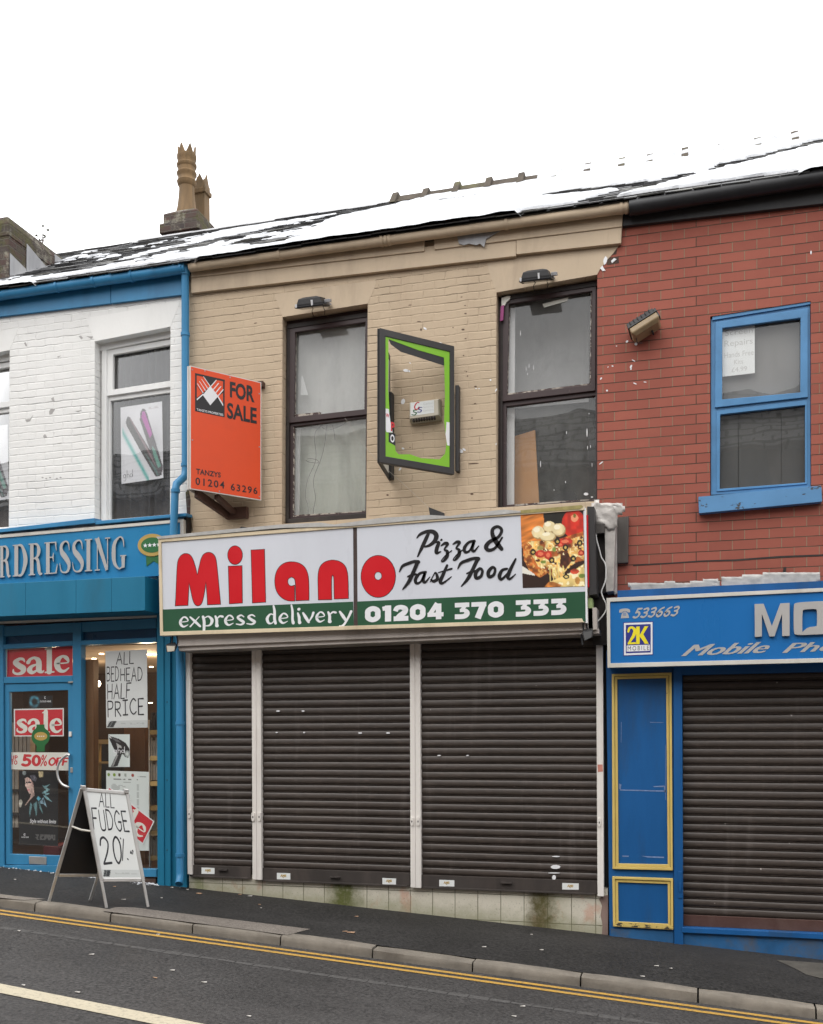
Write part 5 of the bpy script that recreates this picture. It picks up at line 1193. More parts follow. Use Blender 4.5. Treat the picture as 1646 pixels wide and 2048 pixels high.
br(a_); br([(800, 322, 20), (768, 280, 25), (742, 232, 21), (742, 192, 17), (775, 175, 15), (801, 198, 16), (780, 242, 15), (722, 275, 19), (698, 308, 22), (716, 330, 18), (758, 315, 14), (805, 246, 8)])
F_ = ([(128, 472, 6), (148, 435, 14), (185, 418, 16), (225, 405, 16), (252, 408, 20)], [(247, 410, 19), (217, 480, 19), (188, 540, 18), (150, 588, 7)], [(182, 505, 8), (220, 490, 14), (246, 490, 7)])
for q in F_: br(q)
for q in F_: br([(lerp(512, 648, (a - 128) / 124), b - 20 + (a - 128) * -.01, w) for a, b, w in q])
br([(a - 322, b + 205, w) for a, b, w in a_])
br([(330, 540, 4), (362, 480, 8), (376, 500, 15), (376, 522, 16), (352, 535, 15), (335, 524, 8)]); br([(442, 430, 12), (416, 490, 17), (397, 535, 19), (414, 547, 12), (470, 505, 5)]); br([(385, 478, 6), (472, 452, 10)])
for dx, dy in ((0, 0), (84, -9)): br([(656, 452, 15), (630, 482, 19), (634, 514, 17), (664, 502, 15), (674, 466, 13)], dx, dy, True)
br([(838, 452, 10), (805, 462, 15), (786, 500, 19), (800, 522, 14), (838, 486, 10)]); br([(893, 388, 10), (862, 450, 17), (842, 500, 19), (854, 520, 12), (892, 488, 5)])
mk.build('script_lettering', M['print_black'], SG)
def pizza(s, t):
    n1, n2, n3 = vnoise(s, t, 9), vnoise(s, t, 22), vnoise(s, t, 45)
    im = np.zeros(s.shape + (3,)); im[:] = (44, 22, 14)
    A = np.array
    def fill(mask, c, amt=0.0, nn=n2): im[mask] = (A(c)[None] * (1 + amt * (nn[mask] - .5))[:, None])
    fill(inpoly(s, t, [(0, 0), (.36, 0), (.38, .22), (.30, .4), (0, .46)]), (205, 120, 48), .5, vnoise(s * .15, t + s * .25, 40))
    fill(inpoly(s, t, [(.36, 0), (.7, 0), (.66, .3), (.4, .3)]), (26, 24, 14), .4)
    fill(inell(s, t, .84, .17, .185, .185), (196, 44, 26), .25); fill(inell(s, t, .86, .10, .06, .05), (235, 150, 110)); fill(inell(s, t, .86, .07, .022, .03), (120, 110, 40))
    for cx_, cy_, rx, ry in ((.27, .255, .105, .085), (.45, .19, .10, .075), (.60, .235, .105, .085), (.42, .32, .125, .062)):
        fill(inell(s, t, cx_ + .01, cy_ + .015, rx, ry), (170, 140, 90)); fill(inell(s, t, cx_, cy_, rx * .95, ry * .93), (226, 208, 160), .15); fill(inell(s, t, cx_ - .02, cy_ - .03, rx * .5, ry * .4), (246, 236, 205))
    sl = inpoly(s, t, [(.02, .42), (.14, .37), (.5, .39), (.8, .32), (1, .28), (1, .74), (.86, .70), (.72, .80), (.60, .90), (.46, .86), (.4, .8), (.28, .87), (.12, .78), (.03, .62)])
    fill(sl, (206, 158, 86), .8, n1); fill(sl & (n2 > .58), (238, 214, 148), .3, n3); fill(sl & (n1 < .36), (160, 88, 40), .5); fill(sl & (n2 < .22), (118, 60, 30), .5); fill(sl & (n3 > .8), (250, 238, 190))
    fill(inpoly(s, t, [(.60, .92), (.70, .78), (.86, .68), (1, .66), (1, .74), (.84, .79), (.66, .88)]), (52, 26, 16), .5); fill(inpoly(s, t, [(.62, .60), (.74, .55), (.80, .66), (.68, .78), (.60, .72)]), (92, 46, 26), .8, n2)
    cr = inpoly(s, t, [(.02, .42), (.10, .385), (.17, .44), (.16, .56), (.26, .72), (.42, .80), (.28, .87), (.12, .78), (.03, .62)]); fill(cr, (170, 92, 38), .8, n2); fill(cr & (n3 > .66), (222, 160, 84))
    cr = inpoly(s, t, [(.5, .39), (.8, .32), (1, .28), (1, .33), (.8, .37), (.55, .42)]); fill(cr, (188, 98, 42), .8, n2)
    for cx_, cy_, rx, ry in ((.3, .55, .09, .05), (.42, .57, .06, .06), (.70, .40, .12, .045), (.62, .44, .05, .03), (.95, .56, .05, .04)): fill(inell(s, t, cx_, cy_, rx, ry), (186, 50, 34), .5); fill(inell(s, t, cx_, cy_, rx * .5, ry * .5), (228, 120, 84))
    for cx_, cy_ in ((.575, .395), (.475, .64), (.82, .63), (.70, .48), (.93, .43), (.18, .52)): fill(inell(s, t, cx_, cy_, .045, .042), (30, 28, 18)); fill(inell(s, t, cx_ + .003, cy_ + .002, .02, .018), (206, 176, 96))
    fill(inell(s, t, .34, .66, .045, .022), (110, 128, 52), .3); fill(inell(s, t, .52, .50, .03, .03), (120, 140, 62), .3); fill(inell(s, t, .30, .47, .05, .03), (146, 130, 70), .3)
    for x0 in (.44, .49, .53, .58, .66): fill((abs(s - x0 - .05 * (t - .75)) < .010) & (t > .72) & (t < .93), (232, 206, 128), .3)
    lo = inpoly(s, t, [(.34, 1), (.42, .93), (.58, .88), (.75, .82), (1, .70), (1, 1)]); fill(lo, (230, 200, 126), .5, n1); fill(lo & (n2 > .6), (248, 236, 190)); fill(inpoly(s, t, [(.34, 1), (.42, .93), (.5, .93), (.62, .97), (.6, 1)]), (196, 120, 54), .6)
    fill(inell(s, t, .70, .865, .05, .03), (34, 30, 20)); fill(inell(s, t, .70, .865, .027, .014), (222, 196, 120)); fill(inell(s, t, .84, .80, .07, .035), (190, 70, 44), .5); fill(inell(s, t, .88, .92, .04, .05), (196, 140, 70), .3); fill(inell(s, t, .95, .86, .05, .03), (120, 140, 60), .3)
    fill(inpoly(s, t, [(0, .70), (.2, .82), (.2, .84), (0, .80)]), (226, 222, 210)); 
    return im
picture('food_photo', MQ((1041, 1028), (1166.3, 1019.5), (1170.4, 1173), (1045.5, 1176), ys), .0016, 110, 130, pizza, SG)
# flashing draped over the top edge
mb = MB(); top = [(312, 1073.5), (420, 1062), (560, 1049), (640, 1045), (668, 1049), (760, 1036), (860, 1030), (900, 1032), (940, 1026), (1008, 1019), (1041, 1022), (1041, 1025), (1000, 1029), (930, 1034), (840, 1040), (700, 1052), (560, 1056), (420, 1069), (316, 1078)]
mb.prism(top, ys - .02, -.02); mb.build('flashing', M['flash_white'], SG)
mb = MB(); mb.prism([(1041, 1020.5), (1163, 1010), (1166, 1013), (1160, 1018), (1041, 1027)], ys - .016, ys + .05); mb.build('mossy_trim', paint_mat('mossy trim', (.33, .28, .11, 1), .8, .35, 14, .002), SG)
mb = MB(); mb.plate3([P(857, 1014, -.2), P(888, 1026, -.2), P(888, 1031, -.2), P(860, 1032, -.2)], [], Vector((0, .03, 0))); mb.build('loose_flap', M['black_metal'], SG)
mb = MB(); mb.plate3([P(476, 1060, -.2), P(482, 1053, -.2), P(496, 1055, -.2), P(498, 1062, -.2)], [], Vector((0, .03, 0))); mb.build('loose_flap', M['black_metal'], SG)
# ---- boxing, duct and foil at the right end of that sign
EB = empty('sign_end_box', P(1200, 1100, -.25), 'dark end boxing beside the pizza picture, holding a crumpled foil wrapped duct', 'sign boxing')
mb = MB(); mb.prism([(1174, 1013), (1188, 1013), (1193, 1188), (1178, 1190)], -.40, -.08); mb.build('end_board', M['frame_black'], EB)
mb = MB(); mb.prism([(1172.5, 1030), (1176, 1030), (1178, 1174), (1175.5, 1175)], -.416, -.401); mb.build('red_edge', M['sign_red'], EB)
mb = MB(); mb.prism([(1189, 1050), (1212, 1048), (1216, 1185), (1194, 1187)], -.16, -.01); mb.prism([(1178, 1192), (1214, 1192), (1214, 1290), (1186, 1290)], -.12, -.01); mb.build('dark_boxing', M['dark_wood'], EB)
mb = MB(); mb.prism([(1191, 1048), (1209, 1047), (1209, 1065), (1191, 1067)], -.25, -.162); mb.build('grey_block', M['grey_box'], EB)
mb = MB(); mb.prism([(1176, 1196), (1184, 1196), (1186, 1260), (1177, 1262)], -.36, -.2); mb.build('green_batten', M['green_trim'], EB)
mb = MB(); mb.prism([(1209, 1040), (1232, 1030), (1227, 1182), (1212, 1184)], -.22, -.02); mb.prism([(1228, 1045), (1233.5, 1045), (1233.5, 1188), (1228, 1190)], -.10, -.01)
mb.build('duct', M['foil'], EB, bevel=.006)
mb = MB(); mb.prism([(1234, 1036), (1257, 1032), (1256, 1125), (1234.5, 1126)], -.055, .003); mb.build('cover_board', M['grey_box'], EB, bevel=.003)
def crumple(name, outline, y0, y1, m, parent, seed, amp=.02, n=26, nz=14):
    """a crumpled skin over an outline: a bulging grid clipped to it"""
    us = [p[0] for p in outline]; v_ = [p[1] for p in outline]; u0, u1, v0, v1 = min(us), max(us), min(v_), max(v_)
    mb = MB(); ids = {}
    S2, T2 = np.meshgrid(np.linspace(u0, u1, n), np.linspace(v0, v1, nz)); ins = inpoly(S2, T2, outline)
    def vid(j, i):
        if (j, i) not in ids:
            q = noise.noise((i * .55 + seed, j * .8, 0)); r = abs(noise.noise((i * .9, j * .5 + seed, 4)))
            u = S2[j, i] + .3 * (u1 - u0) / n * noise.noise((i * .7, j * .7, seed + 9)); v = T2[j, i] + .3 * (v1 - v0) / nz * noise.noise((i * .7, j * .7, seed + 19))
            ids[(j, i)] = len(mb.v); mb.v.append(tuple(P(u, v, lerp(y1, y0, .55 + .3 * q + .3 * r) + amp * q)))
        return ids[(j, i)]
    for j in range(nz - 1):
        for i in range(n - 1):
            if ins[j, i] + ins[j, i + 1] + ins[j + 1, i] + ins[j + 1, i + 1] > 0 and int(ins[j, i]) + int(ins[j, i + 1]) + int(ins[j + 1, i]) + int(ins[j + 1, i + 1]) >= 2: mb.f.append([vid(j, i), vid(j, i + 1), vid(j + 1, i + 1), vid(j + 1, i)])
    o = mb.build(name, m, parent, smooth=True, fix=False); s_ = o.modifiers.new('skin', 'SOLIDIFY'); s_.thickness = .004; return o
crumple('foil_wrap', [(1178, 1013), (1192, 1000), (1204, 1008), (1222, 1006), (1245, 1008), (1250, 1015), (1244, 1027), (1234, 1034), (1232, 1052), (1222, 1060), (1210, 1052), (1206, 1046), (1190, 1048)], -.27, -.17, M['foil'], EB, 3, .03, 15, 11)
mb = MB(); mb.tube([P(q[0], q[1], -.28) for q in spline([(1190, 1063), (1194, 1082), (1199, 1100), (1203, 1115), (1211, 1130), (1211, 1160), (1203, 1182), (1206, 1195), (1212, 1208), (1212, 1220), (1205, 1232), (1193, 1245), (1185, 1251)], 5)], .0062, 7)
tag(mb.build('white_cable', M['cable_white'], smooth=True), 'loose white cable looping down beside the right end of the white and green sign', 'cable')

# ---- hairdresser fascia sign
yh = -.13
HSg = empty('fascia_sign', P(150, 1110, yh), 'bright blue fascia sign with raised silver serif letters over the hairdresser door', 'shop sign')
mb = MB(); mb.prism([(-900, 1155), (364, 1044), (366, 1148), (-900, 1235)], yh, -.03); mb.build('face_panel', M['sky_blue_sign'], HSg)
mb = MB(); mb.prism([(-900, 1147), (362, 1038.5), (362, 1044.5), (-900, 1154)], yh - .012, -.03); mb.prism([(360, 1039), (367, 1038.5), (368, 1150), (361.5, 1150)], yh - .0125, -.03); mb.build('trim', M['trim'], HSg, bevel=.002)
mb = MB(); mb.plate3(PQ([(-900, 1136), (8, 1057), (188, 1036), (190, 1046), (8, 1064), (-900, 1144)], yh - .03), [], Vector((0, -yh + .02, .015))); mb.plate3(PQ([(190, 1042), (372, 1026), (373, 1032), (190, 1049)], yh - .02), [], Vector((0, -yh + .01, .012))); mb.build('ledge', M['sky_blue'], HSg, bevel=.004)
mb = MB(); mb.prism([(367.5, 1035), (374, 1034), (375, 1150), (368.5, 1150)], -.09, .0); mb.build('end_board', M['dark_wood'], HSg)
SE = {
 'R': [[(.19, 1, .2), (.19, 0, .2)], [(0, .985, .035), (.42, .985, .035)], [S_, (.3, .98, .04), (.5, .95, .09), (.6, .76, .2), (.48, .56, .09), (.25, .52, .04)], [S_, (.38, .53, .06), (.54, .45, .15), (.6, .2, .19), (.66, .04, .12), (.8, .03, .04)], [(0, .017, .035), (.38, .017, .035)]],
 'D': [[(.19, 1, .2), (.19, 0, .2)], [(0, .985, .035), (.3, .985, .035)], [S_, (.25, .98, .04), (.5, .93, .11), (.68, .5, .22), (.5, .07, .11), (.25, .02, .04)], [(0, .017, .035), (.3, .017, .035)]],
 'E': [[(.19, 1, .2), (.19, 0, .2)], [(0, .985, .035), (.66, .985, .035)], [(.25, .52, .04), (.5, .52, .04)], [(0, .017, .035), (.68, .017, .035)], [(.62, .98, .09), (.66, .72, .03)], [(.64, .02, .09), (.72, .3, .03)], [(.5, .66, .03), (.47, .52, .08), (.5, .38, .03)]],
 'S': [[S_, (.62, .70, .03), (.56, .92, .07), (.36, .985, .05), (.14, .86, .15), (.16, .66, .2), (.4, .48, .22), (.6, .28, .2), (.55, .08, .12), (.34, .012, .05), (.12, .08, .06), (.04, .32, .03)]],
 'I': [[(.22, 1, .22), (.22, 0, .22)], [(0, .985, .035), (.44, .985, .035)], [(0, .017, .035), (.44, .017, .035)]],
 'N': [[(.14, .98, .05), (.14, 0, .05)], [(.70, 1, .05), (.70, .0, .05)], [(.13, 1, .22), (.66, .0, .14)], [(0, .985, .035), (.2, .985, .035)], [(0, .017, .035), (.28, .017, .035)], [(.56, .985, .035), (.84, .985, .035)]],
 'G': [[S_, (.66, .68, .03), (.6, .92, .07), (.42, .985, .05), (.17, .8, .16), (.12, .5, .21), (.17, .2, .16), (.4, .015, .05), (.58, .08, .07), (.62, .2, .1)], [(.62, .40, .19), (.62, .03, .15)], [(.46, .405, .035), (.78, .405, .035)]],
}
mk = MB()
for ch, a, b in (('R', -8, 86), ('D', 104, 226), ('R', 234, 346), ('E', 364, 470), ('S', 484, 578), ('S', 588, 686), ('I', 694, 754), ('N', 776, 902), ('G', 912, 1034)):
    ext = {'R': .8, 'D': .79, 'E': .72, 'S': .7, 'I': .44, 'N': .84, 'G': .78}[ch]
    t_ = lambda x: 374 - (x - 40) * .0785; bt = lambda x: 632 - (x - 40) * .0715
    Mm = lambda x, yy, off, a=a, b=b, ext=ext: P((a + (b - a) * x / ext) / 4.096, 1000 + lerp(bt(a + (b - a) * x / ext), t_(a + (b - a) * x / ext), yy) / 4.096, yh - off)
    for n_, s_ in enumerate(SE[ch]):
        sm = s_[0] == S_; ribbon(mk, s_[1:] if sm else s_, Mm, .024 + .0005 * n_, smooth=sm, depth=.020)
mk.build('raised_lettering', M['silver_flat'], HSg)
def badge(parent, c, r, y, dark=False):
    u, v = c; f = MB(); f.prism(ell(u, v, r * 1.28, r, 30, -.08), y - .006, y); f.build('badge_rim', M['gold'] if not dark else M['badge_green'], parent)
    f = MB(); f.prism(ell(u, v, r * .98, r * .68, 28, -.08), y - .0075, y - .0061); f.build('badge_centre', M['badge_green'] if not dark else M['gold'], parent)
    f = MB()
    for k in range(4):
        cx_ = u + (k - 1.5) * r * .40; cy_ = v - (k - 1.5) * r * .03; q = []
        for j in range(10): rr = r * (.21 if j % 2 == 0 else .09); q.append((cx_ + rr * math.sin(j * math.pi / 5), cy_ - rr * math.cos(j * math.pi / 5)))
        f.prism(q, y - .0088, y - .0077)
    f.build('star', M['print_white'], parent)
mb = MB(); mb.prism([(292, 1112), (322, 1110), (321, 1131), (307, 1122), (293, 1133)], yh - .005, yh - .001); mb.build('badge_ribbon', M['badge_green'], HSg)
badge(HSg, (304, 1090), 22.5, yh - .006)

# ---- phone shop fascia sign
yp = -.30
PS = empty('fascia_sign', P(1500, 1250, yp), 'royal blue fascia sign with silver letters over the phone shop shutter', 'shop sign')
mb = MB(); mb.prism([(1214, 1199), (2700, 1127.5), (2700, 1299), (1216, 1334)], yp, .0); mb.build('face_panel', M['blue_sign'], PS)
mb = MB(); mb.prism([(1213, 1196), (2700, 1126.7), (2700, 1132.8), (1220, 1203.5), (1221, 1326.5), (2700, 1290.6), (2700, 1298.7), (1215, 1335.5)], yp - .014, yp + .02); mb.build('trim', M['trim'], PS, bevel=.002)
mb = MB(); mb.prism([(1235, 1181), (2700, 1112.7), (2700, 1125.5), (1235, 1196)], yp + .06, .0); mb.build('top_board', M['deep_blue'], PS)
mk = MB(); Mq = MQ((1268.5, 1218), (1360, 1213), (1357.5, 1230.5), (1266, 1235.5), yp); word(mk, '533663', sub(Mq, .0, 0, .94, 1, .06), .0016, .21, MONO, .3)
mk.build('phone_number', M['silver_flat'], PS)
mk = MB(); R_ = lambda pts: smoothpoly([(1160 + a / 3.387, 960 + b / 3.387) for a, b in pts], 1)
mk.plate(R_([(265, 893), (268, 878), (285, 871), (320, 870), (336, 876), (340, 890), (338, 897), (322, 897), (318, 890), (290, 891), (286, 898), (268, 899)]), [], yp - .0016, yp - .0002); mk.plate(R_([(283, 904), (296, 893), (312, 893), (324, 903), (333, 934), (276, 937)]), [], yp - .0016, yp - .0002); mk.build('telephone_symbol', M['silver_flat'], PS)
mk = MB()
for k in range(3):
    for j in range(3): mk.prism(rect(1246.3 + k * 2.1, 1225.5 + j * 2.2, 1247.6 + k * 2.1, 1226.8 + j * 2.2), yp - .0022, yp - .0017)
mk.build('telephone_keys', M['blue_sign'], PS)
lq = lambda s0, t0, s1, t1: [(lerp(1246.5, 1306.5, s), lerp(1243.5, 1311.2, t_) - (s - .5) * 2.2) for s, t_ in ((s0, t0), (s1, t0), (s1, t1), (s0, t1))]
LG = MB(); LG.prism(lq(0, 0, 1, 1), yp - .001, yp); LG = LG.build('logo_panel', M['navy'], PS)
mb = MB(); mb.prism(lq(.025, .025, .975, .975), yp - .0016, yp - .0011); mb.build('logo_border', M['print_white'], LG)
mb = MB(); mb.prism(lq(.085, .08, .915, .92), yp - .0022, yp - .0017); mb.build('logo_ground', M['navy'], LG)
mb = MB(); mb.prism(lq(.115, .69, .885, .87), yp - .0028, yp - .0023); mb.build('logo_strip', M['print_white'], LG)
mk = MB(); Mq = MQ(lq(.15, .14, .85, .66)[0], lq(.15, .14, .85, .66)[1], lq(.15, .14, .85, .66)[2], lq(.15, .14, .85, .66)[3], yp)
W2s = lambda a, b, o: Mq(a, b, o)
ribbon(mk, [(.03, .72, .10), (.08, .92, .12), (.22, .95, .13), (.34, .78, .16), (.28, .5, .16), (.12, .2, .12), (.06, .08, .1)], W2s, .003); mk.prism([(0, 0)] * 0 or lq(.15, .60, .42, .66), yp - .0035, yp - .003)
mk.prism(lq(.43, .14, .55, .66), yp - .0035, yp - .003); k0 = lq(.15, .14, .85, .66)
mk.prism([tuple(lerp(lerp(k0[0][i], k0[1][i], s), lerp(k0[3][i], k0[2][i], s), t_) for i in (0, 1)) for s, t_ in ((.57, .5), (.80, 0), (.98, 0), (.74, .45), (1.0, 1), (.82, 1), (.57, .56))], yp - .0039, yp - .0034)
mk.build('logo_lettering', M['logo_yellow'], LG)
mk = MB(); q = lq(.15, .715, .86, .845); type_in(mk, 'MOBILE', MQ(*q, yp), .0032, -.006, 0, 1.35); mk.build('logo_lettering', M['print_black'], LG)
mk = MB(); MO = [(1183, 840), (1244, 838), (1300, 990), (1357, 836), (1420, 832), (1420, 1055), (1370, 1057), (1369, 905), (1318, 1058), (1284, 1060), (1232, 905), (1232, 1060), (1185, 1063)]
cv = lambda pts: [(1160 + a / 3.387, 960 + b / 3.387) for a, b in pts]
mk.plate(cv(MO), [], yp - .028, yp - .001)
mk.plate(smoothpoly(cv([(1448, 870), (1452, 838), (1480, 828), (1675, 818), (1700, 826), (1712, 856), (1712, 1010), (1704, 1034), (1680, 1042), (1485, 1051), (1455, 1044), (1448, 1015)]), 2, 60), [smoothpoly(cv([(1506, 885), (1520, 876), (1595, 872), (1607, 882), (1607, 985), (1597, 993), (1545, 996), (1506, 1030)]), 1, 60)], yp - .028, yp - .001)
mk.build('raised_lettering', M['silver_flat'], PS)
for dx in (0, .007, .014, .021):                                             # printed a little thicker than the plain typeface
    mk = MB() if dx == 0 else mk; type_in(mk, 'Mobile', sub(MQ((1364, 1290.5), (1543, 1283), (1541, 1305), (1362, 1312.5), yp), dx, 0, .95 + dx, 1, .03), .0018 + dx * .03, 0, .45)
Mq = MQ((1564, 1287), (1680, 1282), (1680, 1301), (1564, 1306), yp); mk.build('tagline_lettering', M['silver_flat'], PS); mk = MB()
for dx in (0, .01, .02, .03): type_in(mk, 'Pho', sub(Mq, dx, 0, .96 + dx, 1), .0018 + dx * .03, 0, .45)
mk.build('tagline_lettering', M['silver_flat'], PS)
fo = empty('foil_strip', P(1440, 1160, -.15), 'crumpled silver foil strip lying along the top of the royal blue phone shop sign', 'foil strip')
crumple('foil', [(1256, 1158), (1262, 1166), (1290, 1170), (1345, 1164), (1362, 1168), (1398, 1163), (1412, 1160), (1440, 1158), (1440, 1176), (1400, 1178), (1340, 1181), (1280, 1186), (1262, 1186)], -.14, -.10, M['flash_white'], fo, 11, .006, 44, 8)
crumple('foil', [(1443, 1156), (1480, 1154), (1510, 1150), (1560, 1147), (1624, 1145), (1640, 1145), (1640, 1166), (1560, 1170), (1443, 1175)], -.15, -.11, M['flash_white'], fo, 23, .006, 44, 8)
mb = MB(); mb.prism([(1568, 1134), (1573, 1134), (1570, 1160), (1565, 1160)], -.10, .003); mb.build('strap', M['dark_wood'], fo)

# ---- for sale board
A3, B3_ = Vector((X(380, -.74), -.74, 0)), Vector((X(522.5, -.10), -.10, 0))
zt_, zb_ = Z(380, 731, -.74), Z(380, 978, -.74)
FS = empty('for_sale_board', (A3.x, A3.y, zb_), 'orange FOR SALE board angled out from the tan wall by the blue downpipe', 'sale board')
a_t, a_b, b_t, b_b = A3 + Vector((0, 0, zt_)), A3 + Vector((0, 0, zb_)), B3_ + Vector((0, 0, zt_)), B3_ + Vector((0, 0, zb_))
nrm = (b_t - a_t).cross(a_b - a_t).normalized(); nrm = -nrm if nrm.y > 0 else nrm
mb = MB(); mb.plate3([a_t, b_t, b_b, a_b], [], -nrm * .018); mb.build('board', M['board_edge'], FS)
C3 = Vector((-5.06, -.03, 0)); n2 = Vector((-(C3 - A3).y, (C3 - A3).x, 0)).normalized()
mb = MB(); q0 = A3 + Vector((-.022, .012, 0)); mb.plate3([q0 + Vector((0, 0, zt_)), C3 + Vector((0, 0, zt_)), C3 + Vector((0, 0, zb_)), q0 + Vector((0, 0, zb_))], [], Vector((-.016, 0, 0))); mb.build('board', M['board_edge'], FS)
BM = MQ3(a_t, b_t, b_b, a_b)
mb = MB(); s2 = lambda s, t_: BM(s, t_, .0012); mb.plate3([s2(.012, .993), s2(.988, .993), s2(.988, .007), s2(.012, .007)], [], -nrm * .0008); mb.build('board_face', M['orange'], FS)
# positions on the face measured from a straight-on reading of the board
def bq(x, yy):    # crop pixel (scale 6.825, origin 375,720) -> board s,t
    L0, R0, TLy, TRy, BLy, BRy = 40, 1012, 65, 318, 1752, 1932
    s = (x - L0) / (R0 - L0); return s, 1 - (yy - lerp(TLy, TRy, s)) / (lerp(BLy, BRy, s) - lerp(TLy, TRy, s))
def bpoly(mb, pts, off): mb.plate3([BM(*bq(*p), off) for p in pts], [], -nrm * .0005)
mb = MB(); bpoly(mb, [(105, 168), (502, 268), (500, 782), (105, 690)], .0022); mb.build('logo_panel', M['print_black'], FS)
mb = MB()
for q in ([(128, 206), (150, 208), (302, 345), (302, 352)], ): pass
bpoly(mb, [(127, 204), (215, 224), (300, 352), (205, 445), (127, 335)], .003); bpoly(mb, [(380, 268), (478, 290), (478, 425), (405, 500), (312, 350)], .003); bpoly(mb, [(127, 345), (200, 448), (127, 510)], .003); bpoly(mb, [(478, 448), (478, 588), (414, 494)], .003)
mb.build('logo_stripes', M['orange'], FS)
mb = MB(); bpoly(mb, [(306, 348), (412, 490), (306, 614), (206, 472)], .0038)
for k in range(4):
    f = k / 3; a, b = (lerp(210, 130, f), lerp(224, 320, f)), (lerp(300, 206, f), lerp(350, 440, f)); bpoly(mb, [(a[0], a[1] - 8), (a[0] + 9, a[1] - 4), (b[0] + 9, b[1] + 2), (b[0], b[1] + 6)], .0042)
    a, b = (lerp(385, 478, f), lerp(268, 400, f)), (lerp(312, 405, f), lerp(352, 490, f)); bpoly(mb, [(a[0] - 4, a[1]), (a[0] + 8, a[1] + 4), (b[0] + 8, b[1] + 6), (b[0] - 4, b[1])], .0046)
bpoly(mb, [(127, 522), (210, 452), (216, 466), (127, 546)], .005); bpoly(mb, [(398, 496), (410, 486), (478, 600), (478, 630)], .005)
Bs = lambda tl, tr, br_, bl: (lambda s, t_, off: BM(*bq(lerp(lerp(bl[0], br_[0], s), lerp(tl[0], tr[0], s), t_), lerp(lerp(bl[1], br_[1], s), lerp(tl[1], tr[1], s), t_)), off))
type_in(mb, 'TANZYS PROPERTIES', Bs((125, 652), (480, 734), (480, 766), (127, 682)), .0042, .01); mb.build('logo_shapes', M['print_white'], FS)
mb = MB(); type_in(mb, 'FOR', Bs((572, 290), (915, 368), (915, 594), (572, 510)), .003, .036); mb.build('lettering', M['print_black'], FS); mb = MB(); type_in(mb, 'SALE', Bs((532, 576), (946, 666), (946, 886), (532, 796)), .003, .028)
mb.build('lettering', M['print_black'], FS); mb = MB(); type_in(mb, 'TANZYS', Bs((118, 1472), (448, 1536), (448, 1606), (118, 1548)), .003, .022); mb.build('lettering', M['print_black'], FS); mb = MB(); type_in(mb, '01204', Bs((110, 1592), (498, 1660), (498, 1758), (110, 1696)), .003, .016, 0, 1.25); mb.build('lettering', M['print_black'], FS); mb = MB(); type_in(mb, '63296', Bs((584, 1684), (956, 1754), (956, 1848), (584, 1782)), .003, .016, 0, 1.25)
mb.build('lettering', M['print_black'], FS)
mb = MB(); mb.bar((-4.83, -.46, zb_ - .02), (-4.83, -.02, zb_ - .10), .05, .05); mb.bar((-4.98, -.62, zb_ - .015), (-4.90, -.02, zb_ - .12), .04, .09); mb.box(-4.93, -4.68, -.06, .0, zb_ - .16, zb_ - .04); mb.build('bracket', M['wood_bracket'], FS, bevel=.003); mb = MB(); mb.box(-4.55, -4.49, -.07, .0, zt_ - .03, zt_ + .03); mb.build('bracket', M['wood_bracket'], FS, bevel=.003)
mb = MB()
for s_, t_ in ((.03, .97), (.2, .985), (.55, .98), (.97, .9), (.97, .45), (.03, .4), (.4, .02), (.97, .03)): p = BM(s_, t_, .002); mb.obox(p, (nrm, (0, 0, 1), nrm.cross(Vector((0, 0, 1)))), (.002, .006, .006))
mb.build('screw', M['lead'], FS)

# ---- empty projecting sign frame
A3, B3_ = Vector((X(758.5, -.73), -.73, 0)), Vector((X(907.5, -.10), -.10, 0)); zt_, zb_ = Z(758, 656.5, -.73), Z(758, 925, -.73)
PF = empty('projecting_sign', (A3.x, A3.y, zb_), 'broken projecting sign frame, charcoal edge with torn lime green face, between the tan shop windows', 'sign frame')
up = lambda p, z: p + Vector((0, 0, z))
FMt = MQ3(up(A3, zt_), up(B3_, zt_), up(B3_, zb_), up(A3, zb_)); nrm = (B3_ - A3).cross(Vector((0, 0, -1))).normalized(); nrm = -nrm if nrm.y > 0 else nrm
def fpl(mb, o, hs, off, th, Mx=FMt, nn=None): mb.plate3([Mx(*p, off) for p in o], [[Mx(*p, off) for p in h] for h in hs], -(nn or nrm) * th)
mb = MB(); fpl(mb, [(0, 0), (1, 0), (1, 1), (0, 1)], [[(.075, .052), (.938, .052), (.938, .948), (.075, .948)]], .012, .05); mb.build('frame', M['frame_black'], PF, bevel=.004)
torn = [(.115, .935), (.117, .78), (.112, .56), (.13, .40), (.12, .34), (.16, .26), (.165, .20), (.20, .165), (.21, .105), (.25, .085), (.4, .10), (.55, .085), (.7, .095), (.8, .10), (.875, .15), (.90, .24), (.865, .40), (.875, .6), (.87, .75), (.862, .895), (.5, .905)]
mb = MB(); fpl(mb, [(.07, .048), (.943, .048), (.943, .952), (.07, .952)], [torn], .004, .003); mb.build('torn_face', M['lime'], PF)
mb = MB(); fpl(mb, [(.112, .945), (.15, .90), (.28, .862), (.5, .852), (.88, .832), (.88, .925)], [], .0005, .002)
mb.build('torn_print', M['print_black'], PF); mb = MB(); fpl(mb, [(.118, .235), (.205, .235), (.205, .145), (.118, .165)], [], .0055, .001); mb.build('torn_print', M['print_black'], PF)
mb = MB(); fpl(mb, [(.078, .41), (.118, .41), (.14, .32), (.17, .24), (.09, .235), (.08, .25)], [], .006, .001); fpl(mb, [(.895, .40), (.94, .40), (.94, .22), (.905, .22), (.882, .3)], [], .0055, .001); mb.build('torn_print', M['print_white'], PF)
